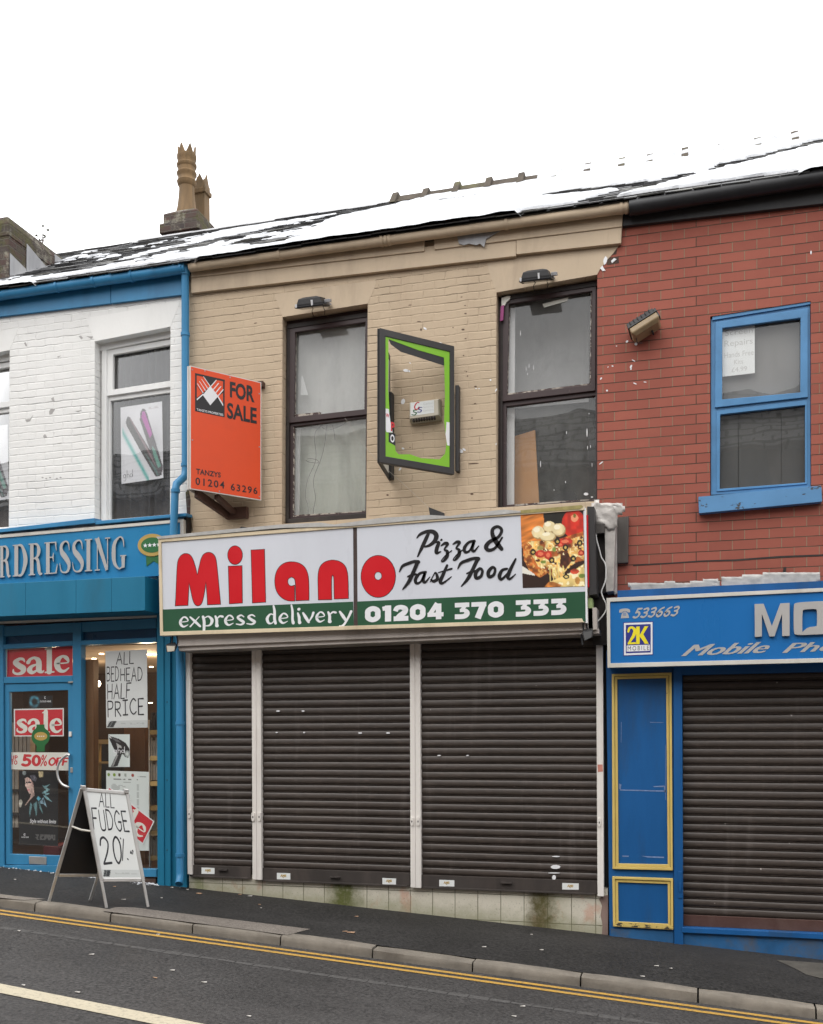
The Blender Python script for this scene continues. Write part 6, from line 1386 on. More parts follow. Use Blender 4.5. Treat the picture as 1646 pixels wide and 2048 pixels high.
mb = MB(); type_in(mb, 'w', lambda s, t_, o: FMt(.08 + .045 * s, .345 + .03 * t_, o), .0075, .0); type_in(mb, 'P', lambda s, t_, o: FMt(.145 + .05 * s, .248 + .07 * t_, o), .0075, .03); mb.build('lettering', M['red_ink'], PF)
mb = MB(); type_in(mb, 'O', lambda s, t_, o: FMt(.138 + .055 * s, .165 + .06 * t_, o), .0075, .03); mb.build('lettering', M['print_white'], PF)
C3 = Vector((-3.075, -.03, 0)); FM2 = MQ3(up(A3, zt_), up(C3, zt_), up(C3, zb_), up(A3, zb_)); n2 = (C3 - A3).cross(Vector((0, 0, 1))).normalized(); n2 = n2 if n2.x < 0 else -n2
mb = MB(); mb.plate3([FM2(*p, 0) + n2 * .02 for p in ((0, 0), (1, 0), (1, 1), (0, 1))], [[FM2(*p, 0) + n2 * .02 for p in ((.05, .045), (.95, .045), (.95, .955), (.05, .955))]], -n2 * .012); mb.build('frame', M['frame_black'], PF, bevel=.003)
mb = MB(); mb.plate3([FM2(*p, 0) + n2 * .016 for p in ((.3, .04), (.96, .04), (.96, .96), (.6, .96), (.7, .7), (.55, .5), (.62, .25))], [], -n2 * .003); mb.build('face_panel', M['trim'], PF)
mb = MB(); mb.box(-3.10, -3.05, -.10, -.001, Z(786, 958, -.05), Z(786, 786, -.05)); mb.build('wall_bracket', M['frame_black'], PF, bevel=.004); mb = MB(); mb.box(X(911, -.06), X(918, -.06), -.075, -.001, Z(914, 943, -.06), Z(914, 771, -.06)); mb.build('wall_bracket', M['frame_black'], PF, bevel=.004)

# ---- alarm box
y = -.085; AB = empty('alarm_box', P(849, 840, y), 'weathered cream alarm bell box on the tan wall behind the broken sign frame', 'alarm box')
mb = MB(); f = [(820, 803.5), (871, 797), (880.5, 799.5), (880, 833), (868.5, 834.5), (819, 842.5)]
q0 = [P(u, v, y) for u, v in [(818, 804), (878, 796.5), (879, 832), (818, 840)]]
mb.loft([[p + Vector((dx, .085, dz)) for p, dx, dz in zip(q0, (-.004, .006, .006, -.004), (.0, .01, -.02, -.02))], [p + Vector((0, .02, 0)) for p in q0], [p + Vector((dx, 0, dz)) for p, dx, dz in zip(q0, (.008, -.012, -.012, .008), (-.01, -.012, .012, .012))]])
mb.build('case', M['cream_plastic'], AB, bevel=.004)
AM = MQ((821, 806), (868, 800), (868, 829), (821, 835.5), y)
mb = MB(); mb.plate3([AM(*p, .0015) for p in ((0, .12), (1, .12), (1, 1), (0, 1))], [], Vector((0, .001, 0))); mb.build('label', M['paper'], AB)
for cc, pts in (('red_ink', [(.36, .95), (.28, .97), (.18, .75), (.2, .55), (.3, .52), (.36, .66)]), ('badge_green', [(.26, .46), (.14, .48), (.15, .36), (.25, .28), (.18, .15), (.06, .2)]), ('navy', [(.48, .6), (.38, .62), (.36, .5), (.46, .42), (.42, .3), (.3, .33)])):
    mb = MB(); ribbon(mb, [(a, b, .05) for a, b in pts], AM, .003); mb.build('lettering', M[cc], AB)
mb = MB()
for k, tx in enumerate(('Carlton', 'Security', 'Systems')): type_in(mb, tx, sub(AM, .55, .74 - k * .24, .97, .90 - k * .24), .003, -.01)
mb.build('lettering', M['faded_ink'], AB)
mb = MB()
for k in range(9): u = 826 + k * 5.2; mb.prism([(u, 838.5 - (u - 820) * .13), (u + 2.6, 838.2 - (u - 820) * .13), (u + 1, 842.5 - (u - 820) * .13), (u - 1.6, 843 - (u - 820) * .13)], y - .001, y + .05)
mb.build('vent_slots', M['dark_wood'], AB)

# ================================================================== LAMPS
def flood(label, loc):
    r = bpy.data.objects.new('floodlight', None); col.objects.link(r); r.location = loc; r['_local'] = 1; r.rotation_euler = (math.radians(19), 0, 0); r.scale = (.95, .95, .95)
    tag(r, label, 'floodlight', 'black floodlights over the tan shop windows'); return r
FL = flood('black floodlight over the left tan-shop window, above the dust-sheeted panes', P(624, 606, -.16))
mb = MB(); rr = lambda x, y0, y1, z: [(-x, y0, z), (x, y0, z), (x, y1, z), (-x, y1, z)]
mb.loft([rr(.145, -.10, .10, -.03), rr(.145, -.10, .10, -.01), rr(.125, -.085, .09, .045), rr(.075, -.05, .06, .06)]); mb.build('housing', M['black_metal'], FL, bevel=.005)
mb = MB(); mb.loft([rr(.165, -.115, .11, -.045), rr(.165, -.115, .11, -.028)]); mb.build('rim', M['black'], FL, bevel=.004)
mb = MB(); mb.loft([rr(.135, -.09, .09, -.048), rr(.135, -.09, .09, -.0455)]); mb.build('lens', M['lamp_glass'], FL)
mb = MB(); mb.box(-.155, -.138, -.121, -.103, -.04, -.005); mb.box(.03, .046, -.121, -.088, -.035, .02); mb.build('clip', M['print_white'], FL)
mb = MB(); mb.box(.15, .21, -.02, .05, -.012, .02); mb.box(.12, .17, .0, .155, -.03, -.01); mb.build('bracket', M['lead'], FL, bevel=.003)
mb = MB(); mb.tube([(-.02, .09, -.04), (-.05, .11, -.07), (-.05, .14, -.12)], .004, 6); mb.build('cable', M['black'], FL); mb = MB(); mb.tube([(.09, .09, -.04), (.10, .11, -.08), (.08, .14, -.12)], .004, 6); mb.build('cable', M['black'], FL)
F2 = FL.copy(); col.objects.link(F2); F2.location = P(1073, 553, -.16); F2['label'] = 'black floodlight over the right tan-shop window, next to the red brick wall'
for ch in list(FL.children):
    c = ch.copy(); c.parent = F2; col.objects.link(c)
r = bpy.data.objects.new('bulkhead_light', None); col.objects.link(r); r['_local'] = 1; r.location = P(1288, 652, -.10); r.rotation_euler = (math.radians(-12), math.radians(-28), 0)
tag(r, 'tilted bulkhead lamp with grubby amber lens fixed to the red brick wall', 'wall lamp')
mb = MB(); mb.loft([rr(.145, -.075, .09, .012), rr(.145, -.075, .09, .03), rr(.135, -.062, .085, .082)])
for k in range(6): mb.box(-.11 + k * .04, -.098 + k * .04, -.082, -.055, .02, .078)
mb.build('housing', M['black_metal'], r, bevel=.008)
mb = MB(); mb.loft([rr(.118, -.062, .06, -.085), rr(.14, -.098, .07, -.06), rr(.143, -.10, .08, .0)]); mb.build('lens', M['lens'], r, bevel=.010)
mb = MB(); mb.loft([rr(.15, -.106, .09, .0), rr(.15, -.106, .09, .012)]); mb.box(.13, .155, -.085, -.02, -.05, .05); mb.tube([(-.12, -.02, -.08), (-.13, 0, -.12), (-.09, .03, -.13)], .004, 6); mb.box(.03, .045, .0, .05, -.11, -.06); mb.build('rim', M['black'], r, bevel=.003)
def spot(label, pts, head, y, grp='small spotlights under the white and green sign'):
    t = empty('spotlight', P(*pts[0], y), label, 'spotlight', grp)
    mb = MB()
    for q in pts[1]: mb.tube([P(u, v, y) for u, v in q], .009, 6)
    mb.build('bracket', M['black'], t)
    a, b = head
    mb = MB(); mb.loft([[P(u, v, y + .02) for u, v in a], [P(u, v, y - .07) for u, v in b]]); mb.build('lamp_head', M['black_metal'], t, bevel=.004)
    mb = MB(); cx_ = sum(p[0] for p in b) / len(b); cy_ = sum(p[1] for p in b) / len(b); mb.prism([(lerp(cx_, u, .8), lerp(cy_, v, .8)) for u, v in b], y - .073, y - .0705); mb.build('lens', M['cream_plastic'] if b[0][0] < 600 else M['lamp_glass'], t)
spot('small black spotlight under the left end of the white and green sign', ((346, 1272), [[(345, 1272), (344, 1284), (343, 1293)], [(354, 1272), (355.5, 1285), (352, 1294)]]), ([(338, 1286), (350, 1284), (355, 1294), (342, 1298)], [(331, 1290), (352, 1291), (350, 1303), (333, 1305)]), -.36)
spot('small black spotlight under the right end of the white and green sign', ((1170, 1244), [[(1166, 1242), (1167, 1262)], [(1173, 1242), (1175, 1262)], [(1162, 1268), (1165, 1290)]]), ([(1166, 1258), (1184, 1255), (1186, 1268), (1168, 1272)], [(1164, 1264), (1186, 1260), (1185, 1275), (1168, 1283)]), -.36)

# ================================================================== POSTERS AND STICKERS IN THE SALON WINDOWS
def card(name, quad, y, m, label, cat='poster', group=None, th=.0015):
    mb = MB(); mb.prism(quad, y, y + th); return tag(mb.build(name, m), label, cat, group)
SAL = [[S_, (.41, .50, .04), (.36, .60, .10), (.23, .62, .12), (.10, .5, .18), (.22, .36, .21), (.36, .24, .21), (.34, .09, .15), (.18, .03, .10), (.04, .10, .08), (.03, .22, .04)],
       [S_, (.53, .46, .14), (.60, .58, .11), (.74, .63, .11), (.87, .54, .17), (.90, .36, .19), (.90, .14, .19), (1.0, .05, .10), (1.06, .10, .04)], [S_, (.88, .38, .05), (.66, .30, .12), (.58, .16, .18), (.68, .05, .13), (.87, .16, .05)],
       [(1.12, .94, .06), (1.22, .97, .08)], [(1.25, 1.0, .18), (1.25, .03, .18)], [(1.12, .03, .06), (1.40, .03, .06)],
       [S_, (1.52, .35, .05), (1.88, .37, .06), (1.83, .55, .14), (1.69, .62, .10), (1.54, .48, .19), (1.52, .25, .20), (1.62, .07, .15), (1.77, .04, .10), (1.91, .15, .05)]]
def sale_text(parent, Mq, m):
    mb = MB()
    for k, s_ in enumerate(SAL):
        sm = s_[0] == S_; ribbon(mb, s_[1:] if sm else s_, lambda a, b, o: Mq(a / 1.92, b, o), .0008 + .0002 * k, smooth=sm)
    return mb.build('lettering', m, parent)
yg = .026
c = card('sale_poster', [(15, 1300), (145, 1292), (145, 1351), (14, 1355)], yg, M['paper_red'], 'wide red sale poster in the light above the salon door'); sale_text(c, MQ((25, 1300), (138, 1292.5), (138, 1343.5), (25, 1350), yg), M['paper_cream'])
yd = .017
c = card('sale_poster', [(27.5, 1418), (127.5, 1416), (127.5, 1472.5), (28, 1473)], yd, M['paper'], 'red sale poster with a white border on the salon door, behind the green badge')
mb = MB(); mb.prism([(30, 1420.5), (125.3, 1418.5), (125.3, 1470.3), (30.5, 1470.8)], yd - .0006, yd - .0001); mb.build('red_ground', M['paper_red'], c); sale_text(c, MQ((33, 1424), (123, 1422), (123, 1465), (33, 1466), yd - .0006), M['paper_cream'])
bd = MB(); bd.prism(smoothpoly([(73, 1449), (88.5, 1449), (88.5, 1456), (98, 1463), (100, 1472), (97, 1484), (89, 1491), (89.5, 1503), (72.5, 1503), (74, 1491), (65, 1484), (62.5, 1472), (66, 1461), (73, 1456)], 1, 80), .0095, .0105); bd = tag(bd.build('door_sticker', M['badge_green']), 'green award badge sticker with gold oval on the salon door glass', 'sticker')
mb = MB(); mb.prism(ell(81.5, 1472.5, 13, 8.5, 24), .0085, .0093); mb.build('oval', M['gold'], bd); mb = MB()
for k in range(4): mb.prism(ell(75.5 + k * 4, 1472.5, 1.2, 1.2, 6), .0078, .0083)
mb.build('stars', M['print_white'], bd)
def cloud(s, t):
    im = np.zeros(s.shape + (3,)); im[:] = (22, 22, 24); d = np.hypot((s - .24) / .22, (t - .5) / .5); n = vnoise(s, t, 9)
    k = np.clip(1.25 - abs(d - .75) * 3, 0, 1)[..., None] * (.4 + .8 * n[..., None]); return im * (1 - k) + np.array((70, 140, 160)) * k
c = card('brand_sticker', [(57.5, 1391), (105, 1391), (105, 1415), (57.5, 1416)], yd, M['print_black'], 'small black and blue product sticker high on the salon door glass', 'sticker'); picture('print', MQ((57.5, 1391), (105, 1391), (105, 1415), (57.5, 1416), yd), .0006, 48, 26, cloud, c)
mb = MB(); type_in(mb, 'CLOUD NINE', MQ((80, 1401), (102, 1401), (102, 1404.5), (80, 1404.5), yd), .0012, .02); ribbon(mb, [(.5, .8, .2), (.1, .9, .2), (.1, .2, .2), (.5, .2, .2)], MQ((89, 1393), (93, 1393), (93, 1398), (89, 1398), yd), .0012); mb.build('lettering', M['print_white'], c)
c = card('offer_banner', [(21, 1504.5), (137, 1505), (137, 1541), (21, 1538.7)], yd, M['paper_cream'], 'white banner in red lettering, up to 50% off, across the salon door', 'banner')
MONO['%'] = (.85, [[(.12, 0), (.75, 1)], [S_, 'C', (.18, 1), (.03, .8), (.18, .6), (.33, .8)], [S_, 'C', (.68, .4), (.53, .2), (.68, .0), (.83, .2)]])
mb = MB(); word(mb, 'UP', MQ((22.5, 1511.5), (34.5, 1511.5), (34.5, 1519), (22.5, 1519), yd), .0006, .24, gap=.4); word(mb, 'TO', MQ((22.5, 1521.5), (34, 1521.5), (34, 1528.5), (22.5, 1528.5), yd), .0006, .24, gap=.3)
word(mb, '50', MQ((47, 1511), (79, 1512), (79, 1530), (45, 1531), yd), .0006, .27, gap=.25); word(mb, '%', MQ((84, 1510.5), (94, 1511), (93, 1531), (80, 1531.5), yd), .0006, .15); word(mb, 'OFF', MQ((100, 1516), (136, 1516.5), (134, 1530), (97.5, 1530.5), yd), .0006, .24, gap=.22)
mb.build('lettering', M['red_ink'], c)
def lady(s, t):
    im = np.zeros(s.shape + (3,)); n = vnoise(s, t, 14); n2 = vnoise(s, t, 36); im[:] = (26, 26, 28); A = np.array
    def f(m, c): im[m] = c
    f(inpoly(s, t, [(.15, .05), (.45, .02), (.6, .15), (.62, .35), (.5, .5), (.2, .5), (.02, .35)]), (16, 16, 18))
    f(inpoly(s, t, [(.28, .06), (.40, .05), (.47, .10), (.43, .14), (.33, .12)]), (88, 86, 96)); f(inpoly(s, t, [(.36, .06), (.42, .08), (.40, .12)]), (124, 122, 132))
    f(inpoly(s, t, [(.155, .105), (.22, .085), (.30, .11), (.36, .155), (.385, .23), (.36, .29), (.27, .31), (.235, .27), (.20, .235), (.185, .22), (.165, .20), (.17, .17)]), (205, 176, 164)); f(inpoly(s, t, [(.32, .28), (.385, .25), (.40, .33), (.30, .38), (.17, .47), (.15, .465), (.29, .36)]), (186, 158, 148))
    f(inell(s, t, .275, .155, .05, .012), (46, 36, 44)); f(inell(s, t, .20, .158, .02, .010), (46, 36, 44)); f(inell(s, t, .25, .255, .035, .010), (190, 112, 122)); f(inpoly(s, t, [(.18, .165), (.205, .17), (.19, .21), (.172, .207)]), (226, 204, 192)); f(inpoly(s, t, [(.30, .115), (.36, .155), (.385, .23), (.34, .21), (.335, .16)]), (160, 128, 120))
    sil = [(.60, .185, .80, .17, .66, .22), (.66, .20, .80, .24, .70, .24), (.58, .30, .78, .25, .66, .28), (.60, .31, .86, .41, .72, .36), (.64, .26, .80, .29, .68, .31)]
    for a in sil: f(inpoly(s, t, [(a[0], a[1]), (a[4], a[5] - .02), (a[2], a[3]), (a[4], a[5] + .02)]), A((120, 160, 165)))
    f(inpoly(s, t, [(.45, .37), (.50, .33), (.56, .37), (.50, .40)]), (82, 152, 172)); f(inpoly(s, t, [(.53, .41), (.63, .35), (.72, .49), (.63, .44), (.55, .44)]), (128, 158, 172)); f(inpoly(s, t, [(.60, .39), (.625, .37), (.655, .44)]), (26, 26, 28))
    for a in (((.36, .45), (.46, .40), (.47, .54), (.44, .61), (.41, .52)), ((.49, .40), (.55, .45), (.62, .58), (.53, .50)), ((.30, .42), (.34, .46), (.28, .62), (.26, .54))): f(inpoly(s, t, list(a)), (88, 124, 128))
    f(inpoly(s, t, [(0, .40), (.06, .385), (.10, .42), (.04, .50), (0, .48)]), (176, 172, 160)); f(inpoly(s, t, [(.50, .005), (.62, .0), (.62, .075), (.52, .085)]), (168, 154, 120)); f(inell(s, t, .14, .03, .05, .03), (130, 140, 140))
    m = (np.abs(im - A((26, 26, 28))).sum(-1) > 60); im[m] *= (.75 + .5 * n2[m])[:, None]
    for k in range(6): f((abs(t - .855 - k * .013) < .004) & (s > .42 + .02 * (k % 3)) & (s < .93) & (n2 > .35), (120, 118, 116))
    return im
c = card('hair_poster', [(37.5, 1541), (116, 1543.5), (116, 1692), (38, 1690)], yd + .006, M['print_black'], 'dark hair styling poster of a long-haired woman low on the salon door'); HM = MQ((37.5, 1541), (116, 1543.5), (116, 1692), (38, 1690), yd + .006); picture('print', HM, .0006, 90, 160, lady, c)
mb = MB(); type_in(mb, 'Style without limits', sub(HM, .28, .285, .95, .355, .0), .0012, .012, .2); type_in(mb, 'CLOUD NINE', sub(HM, .06, .098, .25, .117), .0012, .015); ribbon(mb, [(.7, .8, .25), (.2, .9, .25), (.15, .3, .25), (.6, .2, .25)], sub(HM, .12, .125, .18, .155), .0012); mb.build('lettering', M['print_white'], c)
def cq(s, ox, oy): return lambda *pts: [(ox + a / s, oy + b / s) for a, b in pts]
q6 = cq(6.825, 140, 1280)
c = card('offer_poster', q6((482, 150), (1050, 130), (1060, 1195), (497, 1200)), yg, M['paper'], 'handwritten white poster, all bed head half price, taped high in the salon window')
mb = MB()
for tx, q in (('ALL', ((640, 182), (866, 158), (866, 326), (632, 338))), ('BED', ((503, 382), (665, 375), (665, 560), (503, 566))), ('HEAD', ((692, 388), (985, 366), (985, 548), (692, 556))), ('HALF', ((514, 622), (830, 596), (820, 790), (514, 812))), ('PRICE', ((516, 836), (1000, 800), (1004, 1008), (520, 1040)))):
    word(mb, tx, MQ(*q6(*q), yg), .0006, .10, gap=.26, jit=.05)
mb.build('handwriting', M['ink'], c)
def strip(s, t):
    im = np.zeros(s.shape + (3,)); im[:] = (196, 200, 198); n = vnoise(s, t, 20); im[(s > .34) & (s < .92) & (t > .35) & (t < .6) & (n > .5)] = (176, 180, 178)
    im[inpoly(s, t, [(.0, 1), (.06, .1), (.24, 0), (.16, 1)])] = (52, 56, 58); im[inpoly(s, t, [(.05, 1), (.12, .1), (.14, .1), (.07, 1)])] = (130, 134, 134); return im
picture('printed_strip', MQ(*q6((512, 1105), (1050, 1092), (1058, 1190), (500, 1196)), yg), .0008, 60, 14, strip, c)
def dryer(s, t):
    im = np.zeros(s.shape + (3,)); im[:] = (206, 214, 210); im -= (24 * (t - .3).clip(0, 1) * (1 - s))[..., None]
    def f(m, c): im[m] = c
    f(inpoly(s, t, [(.04, .02), (.10, .06), (.5, .14), (.80, .26), (1, .46), (1, .62), (.93, .72), (.78, .70), (.70, .62), (.55, .58), (.34, .55), (.20, .38), (.04, .14)]), (30, 30, 31)); f(inpoly(s, t, [(.10, .08), (.45, .17), (.60, .26), (.35, .22)]), (92, 92, 92)); f(inpoly(s, t, [(.36, .26), (.60, .36), (.62, .42), (.42, .40)]), (176, 176, 172))
    f(inpoly(s, t, [(.42, .56), (.64, .60), (.42, .98), (.10, 1), (.30, .72)]), (44, 44, 45)); f(inpoly(s, t, [(.38, .62), (.46, .63), (.22, .98), (.16, .98)]), (150, 150, 148)); f(inpoly(s, t, [(.06, .03), (.02, .10), (.16, .14)]), (200, 200, 198))
    f(inell(s, t, .88, .60, .13, .105), (150, 156, 152)); f(inell(s, t, .88, .60, .07, .055), (196, 200, 196)); return im
q_ = q6((525, 1287), (815, 1287), (816, 1733), (527, 1733)); c = card('dryer_poster', q_, yg, M['paper'], 'small black and white hair dryer poster in the middle of the salon window'); DM = MQ(*q_, yg); picture('print', DM, .0006, 44, 66, dryer, c)
def ghd(mb, Mq, w, off):
    for k, (cl, pts) in enumerate(((1, [(.14, .62), (.02, .45), (.14, .28), (.27, .45)]), (0, [(.27, .62), (.27, .08), (.18, -.02), (.05, .02)]), (0, [(.40, 1.0), (.40, .28)]), (0, [(.40, .5), (.5, .62), (.6, .5), (.6, .28)]), (1, [(.80, .62), (.69, .45), (.80, .28), (.93, .45)]), (0, [(.95, 1.0), (.95, .28)]))): ribbon(mb, pts, Mq, off + .0001 * k, w=w, closed=bool(cl))
mb = MB(); ghd(mb, sub(DM, .22, .36, .78, .62), .05, .0012); mb.build('lettering', M['print_white'], c)
q_ = q6((493, 1782), (1078, 1800), (1078, 2876), (500, 2872)); c = card('price_list', q_, yg + .004, M['paper'], 'tall white price list in the salon window behind the street board'); PM = MQ(*q_, yg + .004)
def plist(s, t):
    im = np.zeros(s.shape + (3,)); im[:] = (206, 212, 208); n = vnoise(s, t, 30); A = np.array
    for x0, cc in ((.06, (110, 140, 60)), (.19, (120, 150, 40)), (.31, (80, 66, 54)), (.45, (150, 160, 150)), (.62, (150, 60, 50))): im[inell(s, t, x0, .05, .03, .022)] = cc
    im[(s > .74) & (s < .93) & (abs(t - .062) < .006) & (n > .4)] = (150, 156, 152); im[(s > .17) & (s < .74) & (abs(t - .103) < .008) & (n > .35)] = (96, 100, 98); im[(s > .4) & (s < .57) & (abs(t - .138) < .003)] = (130, 134, 130)
    for k in range(34):
        y = .165 + k * .0135
        if k % 7 == 6: continue
        im[(s > .12) & (s < .30 + .2 * ((k * 7) % 5) / 5) & (abs(t - y) < .0035) & (n > .3)] = (150, 154, 151); im[(s > .72) & (s < .77) & (abs(t - y) < .0035)] = (140, 144, 141)
    return im
picture('print', PM, .0006, 80, 150, plist, c)
q3 = cq(3.793, 0, 1300); q_ = q3((825, 1035), (1172, 1300), (1085, 1475), (738, 1210)); c = card('sale_poster', q_, yg - .001, M['paper'], 'slanted red sale poster half hidden behind the white street board'); SM = MQ(*q_, yg - .001)
mb = MB(); mb.prism([(lerp(lerp(q_[0][0], q_[1][0], s), lerp(q_[3][0], q_[2][0], s), t_), lerp(lerp(q_[0][1], q_[1][1], s), lerp(q_[3][1], q_[2][1], s), t_)) for s, t_ in ((.02, .04), (.98, .04), (.98, .96), (.02, .96))], yg - .0016, yg - .0011); mb.build('red_ground', M['paper_red'], c); sale_text(c, sub(SM, .08, .14, .93, .9), M['paper_cream'])
# straightener posters upstairs
def irons(s, t):
    im = np.zeros(s.shape + (3,)); base = 212 - 34 * np.exp(-((s - .75) ** 2 + (t - .55) ** 2) / .08) - 22 * np.exp(-((s - .1) ** 2 + (t - .25) ** 2) / .03); im[:] = base[..., None]; im[..., 2] += 3; A = np.array
    d = (t - .33) - (s - .05) * 1.12; k = np.exp(-(d / .045) ** 2) * ((s > .04) & (s < .66)); im = im * (1 - .8 * k[..., None]) + A((52, 150, 140)) * (.8 * k[..., None])
    def f(m, c): im[m] = c
    f(inpoly(s, t, [(.12, .20), (.17, .13), (.23, .15), (.60, .52), (.96, .88), (.96, .96), (.82, .97), (.50, .64), (.14, .25)]), (42, 38, 38)); f(inpoly(s, t, [(.20, .15), (.26, .18), (.90, .86), (.86, .88)]), (120, 96, 100)); f(inpoly(s, t, [(.55, .62), (.65, .70), (.92, .94), (.86, .96)]), (70, 96, 92))
    f(inpoly(s, t, [(.48, .10), (.53, .055), (.59, .07), (.66, .2), (.92, .74), (1, .84), (.98, .92), (.88, .94), (.72, .66), (.46, .20)]), (74, 68, 72)); f(inpoly(s, t, [(.52, .10), (.58, .10), (.75, .40), (.70, .46), (.50, .17)]), (164, 62, 150)); f(inpoly(s, t, [(.74, .55), (.82, .62), (.95, .84), (.88, .86), (.76, .66)]), (96, 146, 132)); f(inpoly(s, t, [(.60, .08), (.63, .12), (.97, .80), (.95, .82)]), (60, 56, 60))
    f((abs(t - .06) < .014) & (s > .68) & (s < .92) & (vnoise(s, t, 20) > .4), (190, 186, 188)); return im
for du, dv, lab in ((0, 0, 'hair straightener poster behind the lower pane of the white shop window beside the downpipe'), (-309, 46, 'hair straightener poster in the upstairs window cut off at the left edge')):
    q_ = [(u + du, v + dv - (v - 815) * (.03 if du else 0)) for u, v in ((241, 815), (324, 802.6), (326.6, 956), (243, 968))]
    c = card('straightener_poster', q_, .195, M['paper'], lab); IM = MQ(*q_, .195); picture('print', IM, .0006, 70, 110, irons, c); mb = MB(); ghd(mb, sub(IM, .04, .035, .28, .17), .04, .0012); mb.build('lettering', M['cable_grey'], c)
# repair notice in the blue window
q_ = [(1444.7, 657), (1509.4, 649.5), (1509.7, 746), (1445, 753.5)]; c = card('repair_notice', q_, .068, M['paper'], 'faded white repair notice inside the upper pane of the blue window', 'notice'); NM = MQ(*q_, .068)
mb = MB()
for tx, s0, s1, t0, t1 in (('Screen', .08, .94, .84, .955), ('Repairs', .06, .94, .575, .74), ('Hands Free', .06, .96, .38, .49), ('Kits', .36, .64, .225, .32), ('£4.99', .28, .76, .07, .165)): type_in(mb, tx, sub(NM, s0, t0, s1, t1), .0008, .0)
mb.build('lettering', M['faded_ink'], c)

# ================================================================== STREET BOARD
LF, RF, LB, RB = [G(u, v, zpave) for u, v in ((213, 1816), (296, 1814), (98, 1803), (180, 1801))]
ym = (LF.y + LB.y) / 2; TL = P(168.5, 1577, ym); TR = P(254, 1584, (RF.y + RB.y) / 2)
AB = empty('street_board', ((LF + RF + LB + RB) / 4), 'white aluminium street board with handwritten offer standing open on the pavement', 'A-board')
def leaf(tl, tr, fl, fr, panel_m, back_m, nm):
    n = (tr - tl).cross(fl - tl).normalized(); n = -n if n.dot(nm) < 0 else n
    w = .034; t_ = .775; bl, br_ = tl.lerp(fl, t_), tr.lerp(fr, t_); up_ = n
    f = MB()
    for a, b in ((tl, bl), (tr, br_)): f.bar(a, b, w, .022, up_)
    d = (tr - tl).normalized() * (w / 2 + .001)
    f.bar(tl + d + (bl - tl) * .012, tr - d + (br_ - tr) * .012, w, .021, up_); f.bar(bl + d - (bl - tl) * .012, br_ - d - (br_ - tr) * .012, w, .021, up_)
    f.build('frame', M['silver'], AB, bevel=.004)
    for a, b in ((bl, fl), (br_, fr)): g = MB(); g.bar(a + (b - a) * .004, b, .027, .018, up_); g.build('leg', M['silver'], AB, bevel=.003)
    g = MB(); i = [tl.lerp(tr, .04).lerp(bl.lerp(br_, .04), .03), tl.lerp(tr, .96).lerp(bl.lerp(br_, .96), .03), tl.lerp(tr, .96).lerp(bl.lerp(br_, .96), .97), tl.lerp(tr, .04).lerp(bl.lerp(br_, .04), .97)]
    g.plate3([p - n * .004 for p in i], [], -n * .004); g.build('back_sheet', back_m, AB)
    g = MB(); g.plate3([p + n * .002 for p in i], [], n * .001); pn = g.build('poster_sheet', panel_m, AB)
    return n, i, pn
nf = Vector((.6, -1, .3)); n, i, pn = leaf(TL, TR, LF, RF, M['paper'], M['print_black'], nf)
leaf(TL + Vector((-.035, .012, 0)), TR + Vector((-.035, .012, 0)), LB, RB, M['paper'], M['print_black'], Vector((-.8, .4, .3)))
PMq = lambda s, t_, off: i[3].lerp(i[2], s).lerp(i[0].lerp(i[1], s), t_) + n * (.003 + off)
def pq(x, y):    # crop pixel (3.793, 0, 1300) -> s, t on the sheet
    t_ = 1 - (y - 1090) / (1738 - 1090); l = lerp(780, 662, t_); r_ = lerp(1090, 960, t_); return (x - l) / (r_ - l), t_
mb = MB()
for tx, q in (('ALL', ((757, 1100), (862, 1100), (872, 1200), (756, 1204))), ('FUDGE', ((700, 1222), (958, 1218), (990, 1372), (716, 1374))), ('20', ((752, 1432), (915, 1425), (935, 1618), (790, 1624)))):
    a = [pq(*p) for p in q]; Mm = lambda s, t_, off, a=a: PMq(lerp(lerp(a[3][0], a[2][0], s), lerp(a[0][0], a[1][0], s), t_), lerp(lerp(a[3][1], a[2][1], s), lerp(a[0][1], a[1][1], s), t_), off)
    word(mb, tx, Mm, .0006, .095, gap=.26, jit=.04)
for pts in ([(920, 1432), (924, 1436)], [(945, 1440), (938, 1600)], [(978, 1590), (984, 1594)], [(1000, 1540), (1004, 1530), (1008, 1542), (1000, 1546)], [(1010, 1550), (1015, 1526), (1020, 1522)], [(1018, 1552), (1024, 1528)]): ribbon(mb, [pq(*p) + (.022 if len(pts) < 3 and pts[0][0] < 990 else .014,) for p in pts], PMq, .0008, smooth=False)
mb.build('handwriting', M['ink'], pn)
picture('printed_strip', lambda s, t_, off: PMq(.02 + .96 * s, .015 + .085 * t_, off), .0009, 50, 10, strip, pn)
mb = MB(); a, b = TL.lerp(LF, .36), TL.lerp(LB, .33) + Vector((-.03, .01, 0)); mb.tube([a, a.lerp(b, .5) - Vector((0, 0, .012)), b], .010, 6); mb.build('strap', M['trim'], AB)
mb = MB()
for q in (TL, TR): mb.obox(q + Vector((-.012, .0, .008)), ((TR - TL), (0, 0, 1), (TR - TL).cross(Vector((0, 0, 1)))), (.022, .022, .034))
mb.build('hinge', M['silver'], AB, bevel=.006)

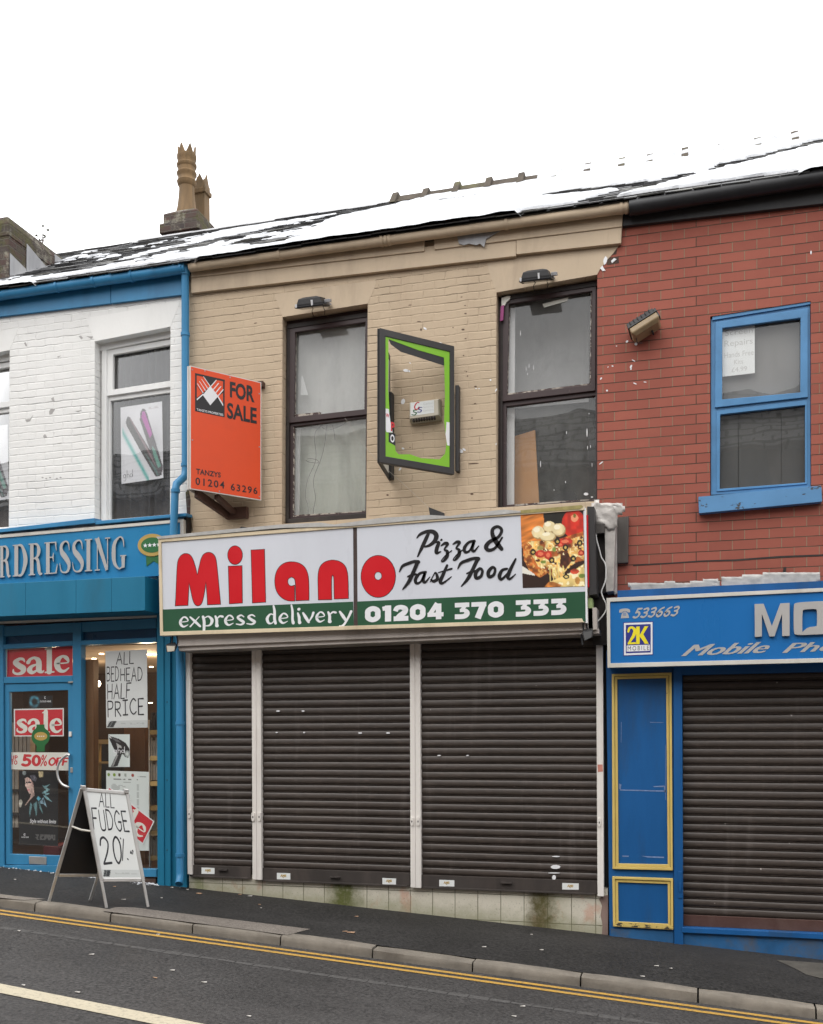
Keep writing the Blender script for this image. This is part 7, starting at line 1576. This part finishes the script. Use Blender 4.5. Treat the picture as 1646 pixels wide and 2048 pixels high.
# ================================================================== LITTER
def scrap(u, v, w, l, zf, m, label, grp):
    w *= .75; l *= .75; p = G(u, v, zf); a = rnd.uniform(-.5, .5); c_, s_ = math.cos(a) * w / 2, math.sin(a) * w / 2
    mb = MB(); q = [p + Vector((c_ + s_ * l / w, s_ * .6 - l / 2, .004)), p + Vector((c_, s_ + l / 2, .007)), p + Vector((-c_, -s_ + l / 2, .004)), p + Vector((-c_, -s_ - l / 2, .006))]
    mb.plate3(q, [], Vector((0, 0, .004))); tag(mb.build('litter', m), label, 'litter', grp)
LP, LR = 'small scrap of litter lying on the dark pavement', 'small scrap of litter lying on the grey road'
for u, v, w in ((30, 1760, .05), (229, 1774, .04), (247, 1800, .06), (519, 1810, .04), (323, 1797, .025), (713, 1834, .05), (1313, 1933, .05), (1285, 1954, .055), (1342, 1938, .03), (968, 1895, .05), (1083, 1901, .045), (1063, 1870, .03), (480, 1790, .05), (500, 1793, .06), (522, 1817, .03), (702, 1866, .09), (690, 1864, .06), (344, 1776, .04), (375, 1780, .05), (398, 1788, .10)):
    scrap(u, v, w, .016 if w < .08 else .05, zpave, M['litter_tan'] if u in (229, 519, 713, 702, 690, 398, 480) else M['litter'], LP, 'scraps of litter on the pavement')
for u, v, w in ((183, 1910, .05), (345, 1942, .05), (155, 1986, .055), (408, 1966, .06), (47, 1972, .05), (38, 1863, .05), (316, 1870, .04), (1045, 2014, .05), (1028, 2034, .05), (498, 2034, .04), (310, 1957, .06)):
    scrap(u, v, w, .016, zroad, M['litter_tan'] if u == 310 else M['litter'], LR, 'scraps of litter on the road')
# thawing slush and grit left along the foot of the shopfront
mb = MB()
for k in range(170):
    u = rnd.choice([rnd.uniform(0, 330), rnd.gauss(175, 22), rnd.gauss(290, 25)]); p = P(u, 1600, -.03 - abs(rnd.gauss(0, .05))); p.z = zpave(p.x, p.y); r_ = rnd.uniform(.004, .014)
    mb.lathe([(r_, 0), (r_ * .9, r_ * .5), (r_ * .3, r_ * .9)], p, 5)
tag(mb.build('slush', M['snow']), 'melting slush crumbs along the foot of the blue shopfront', 'slush', kind='stuff')
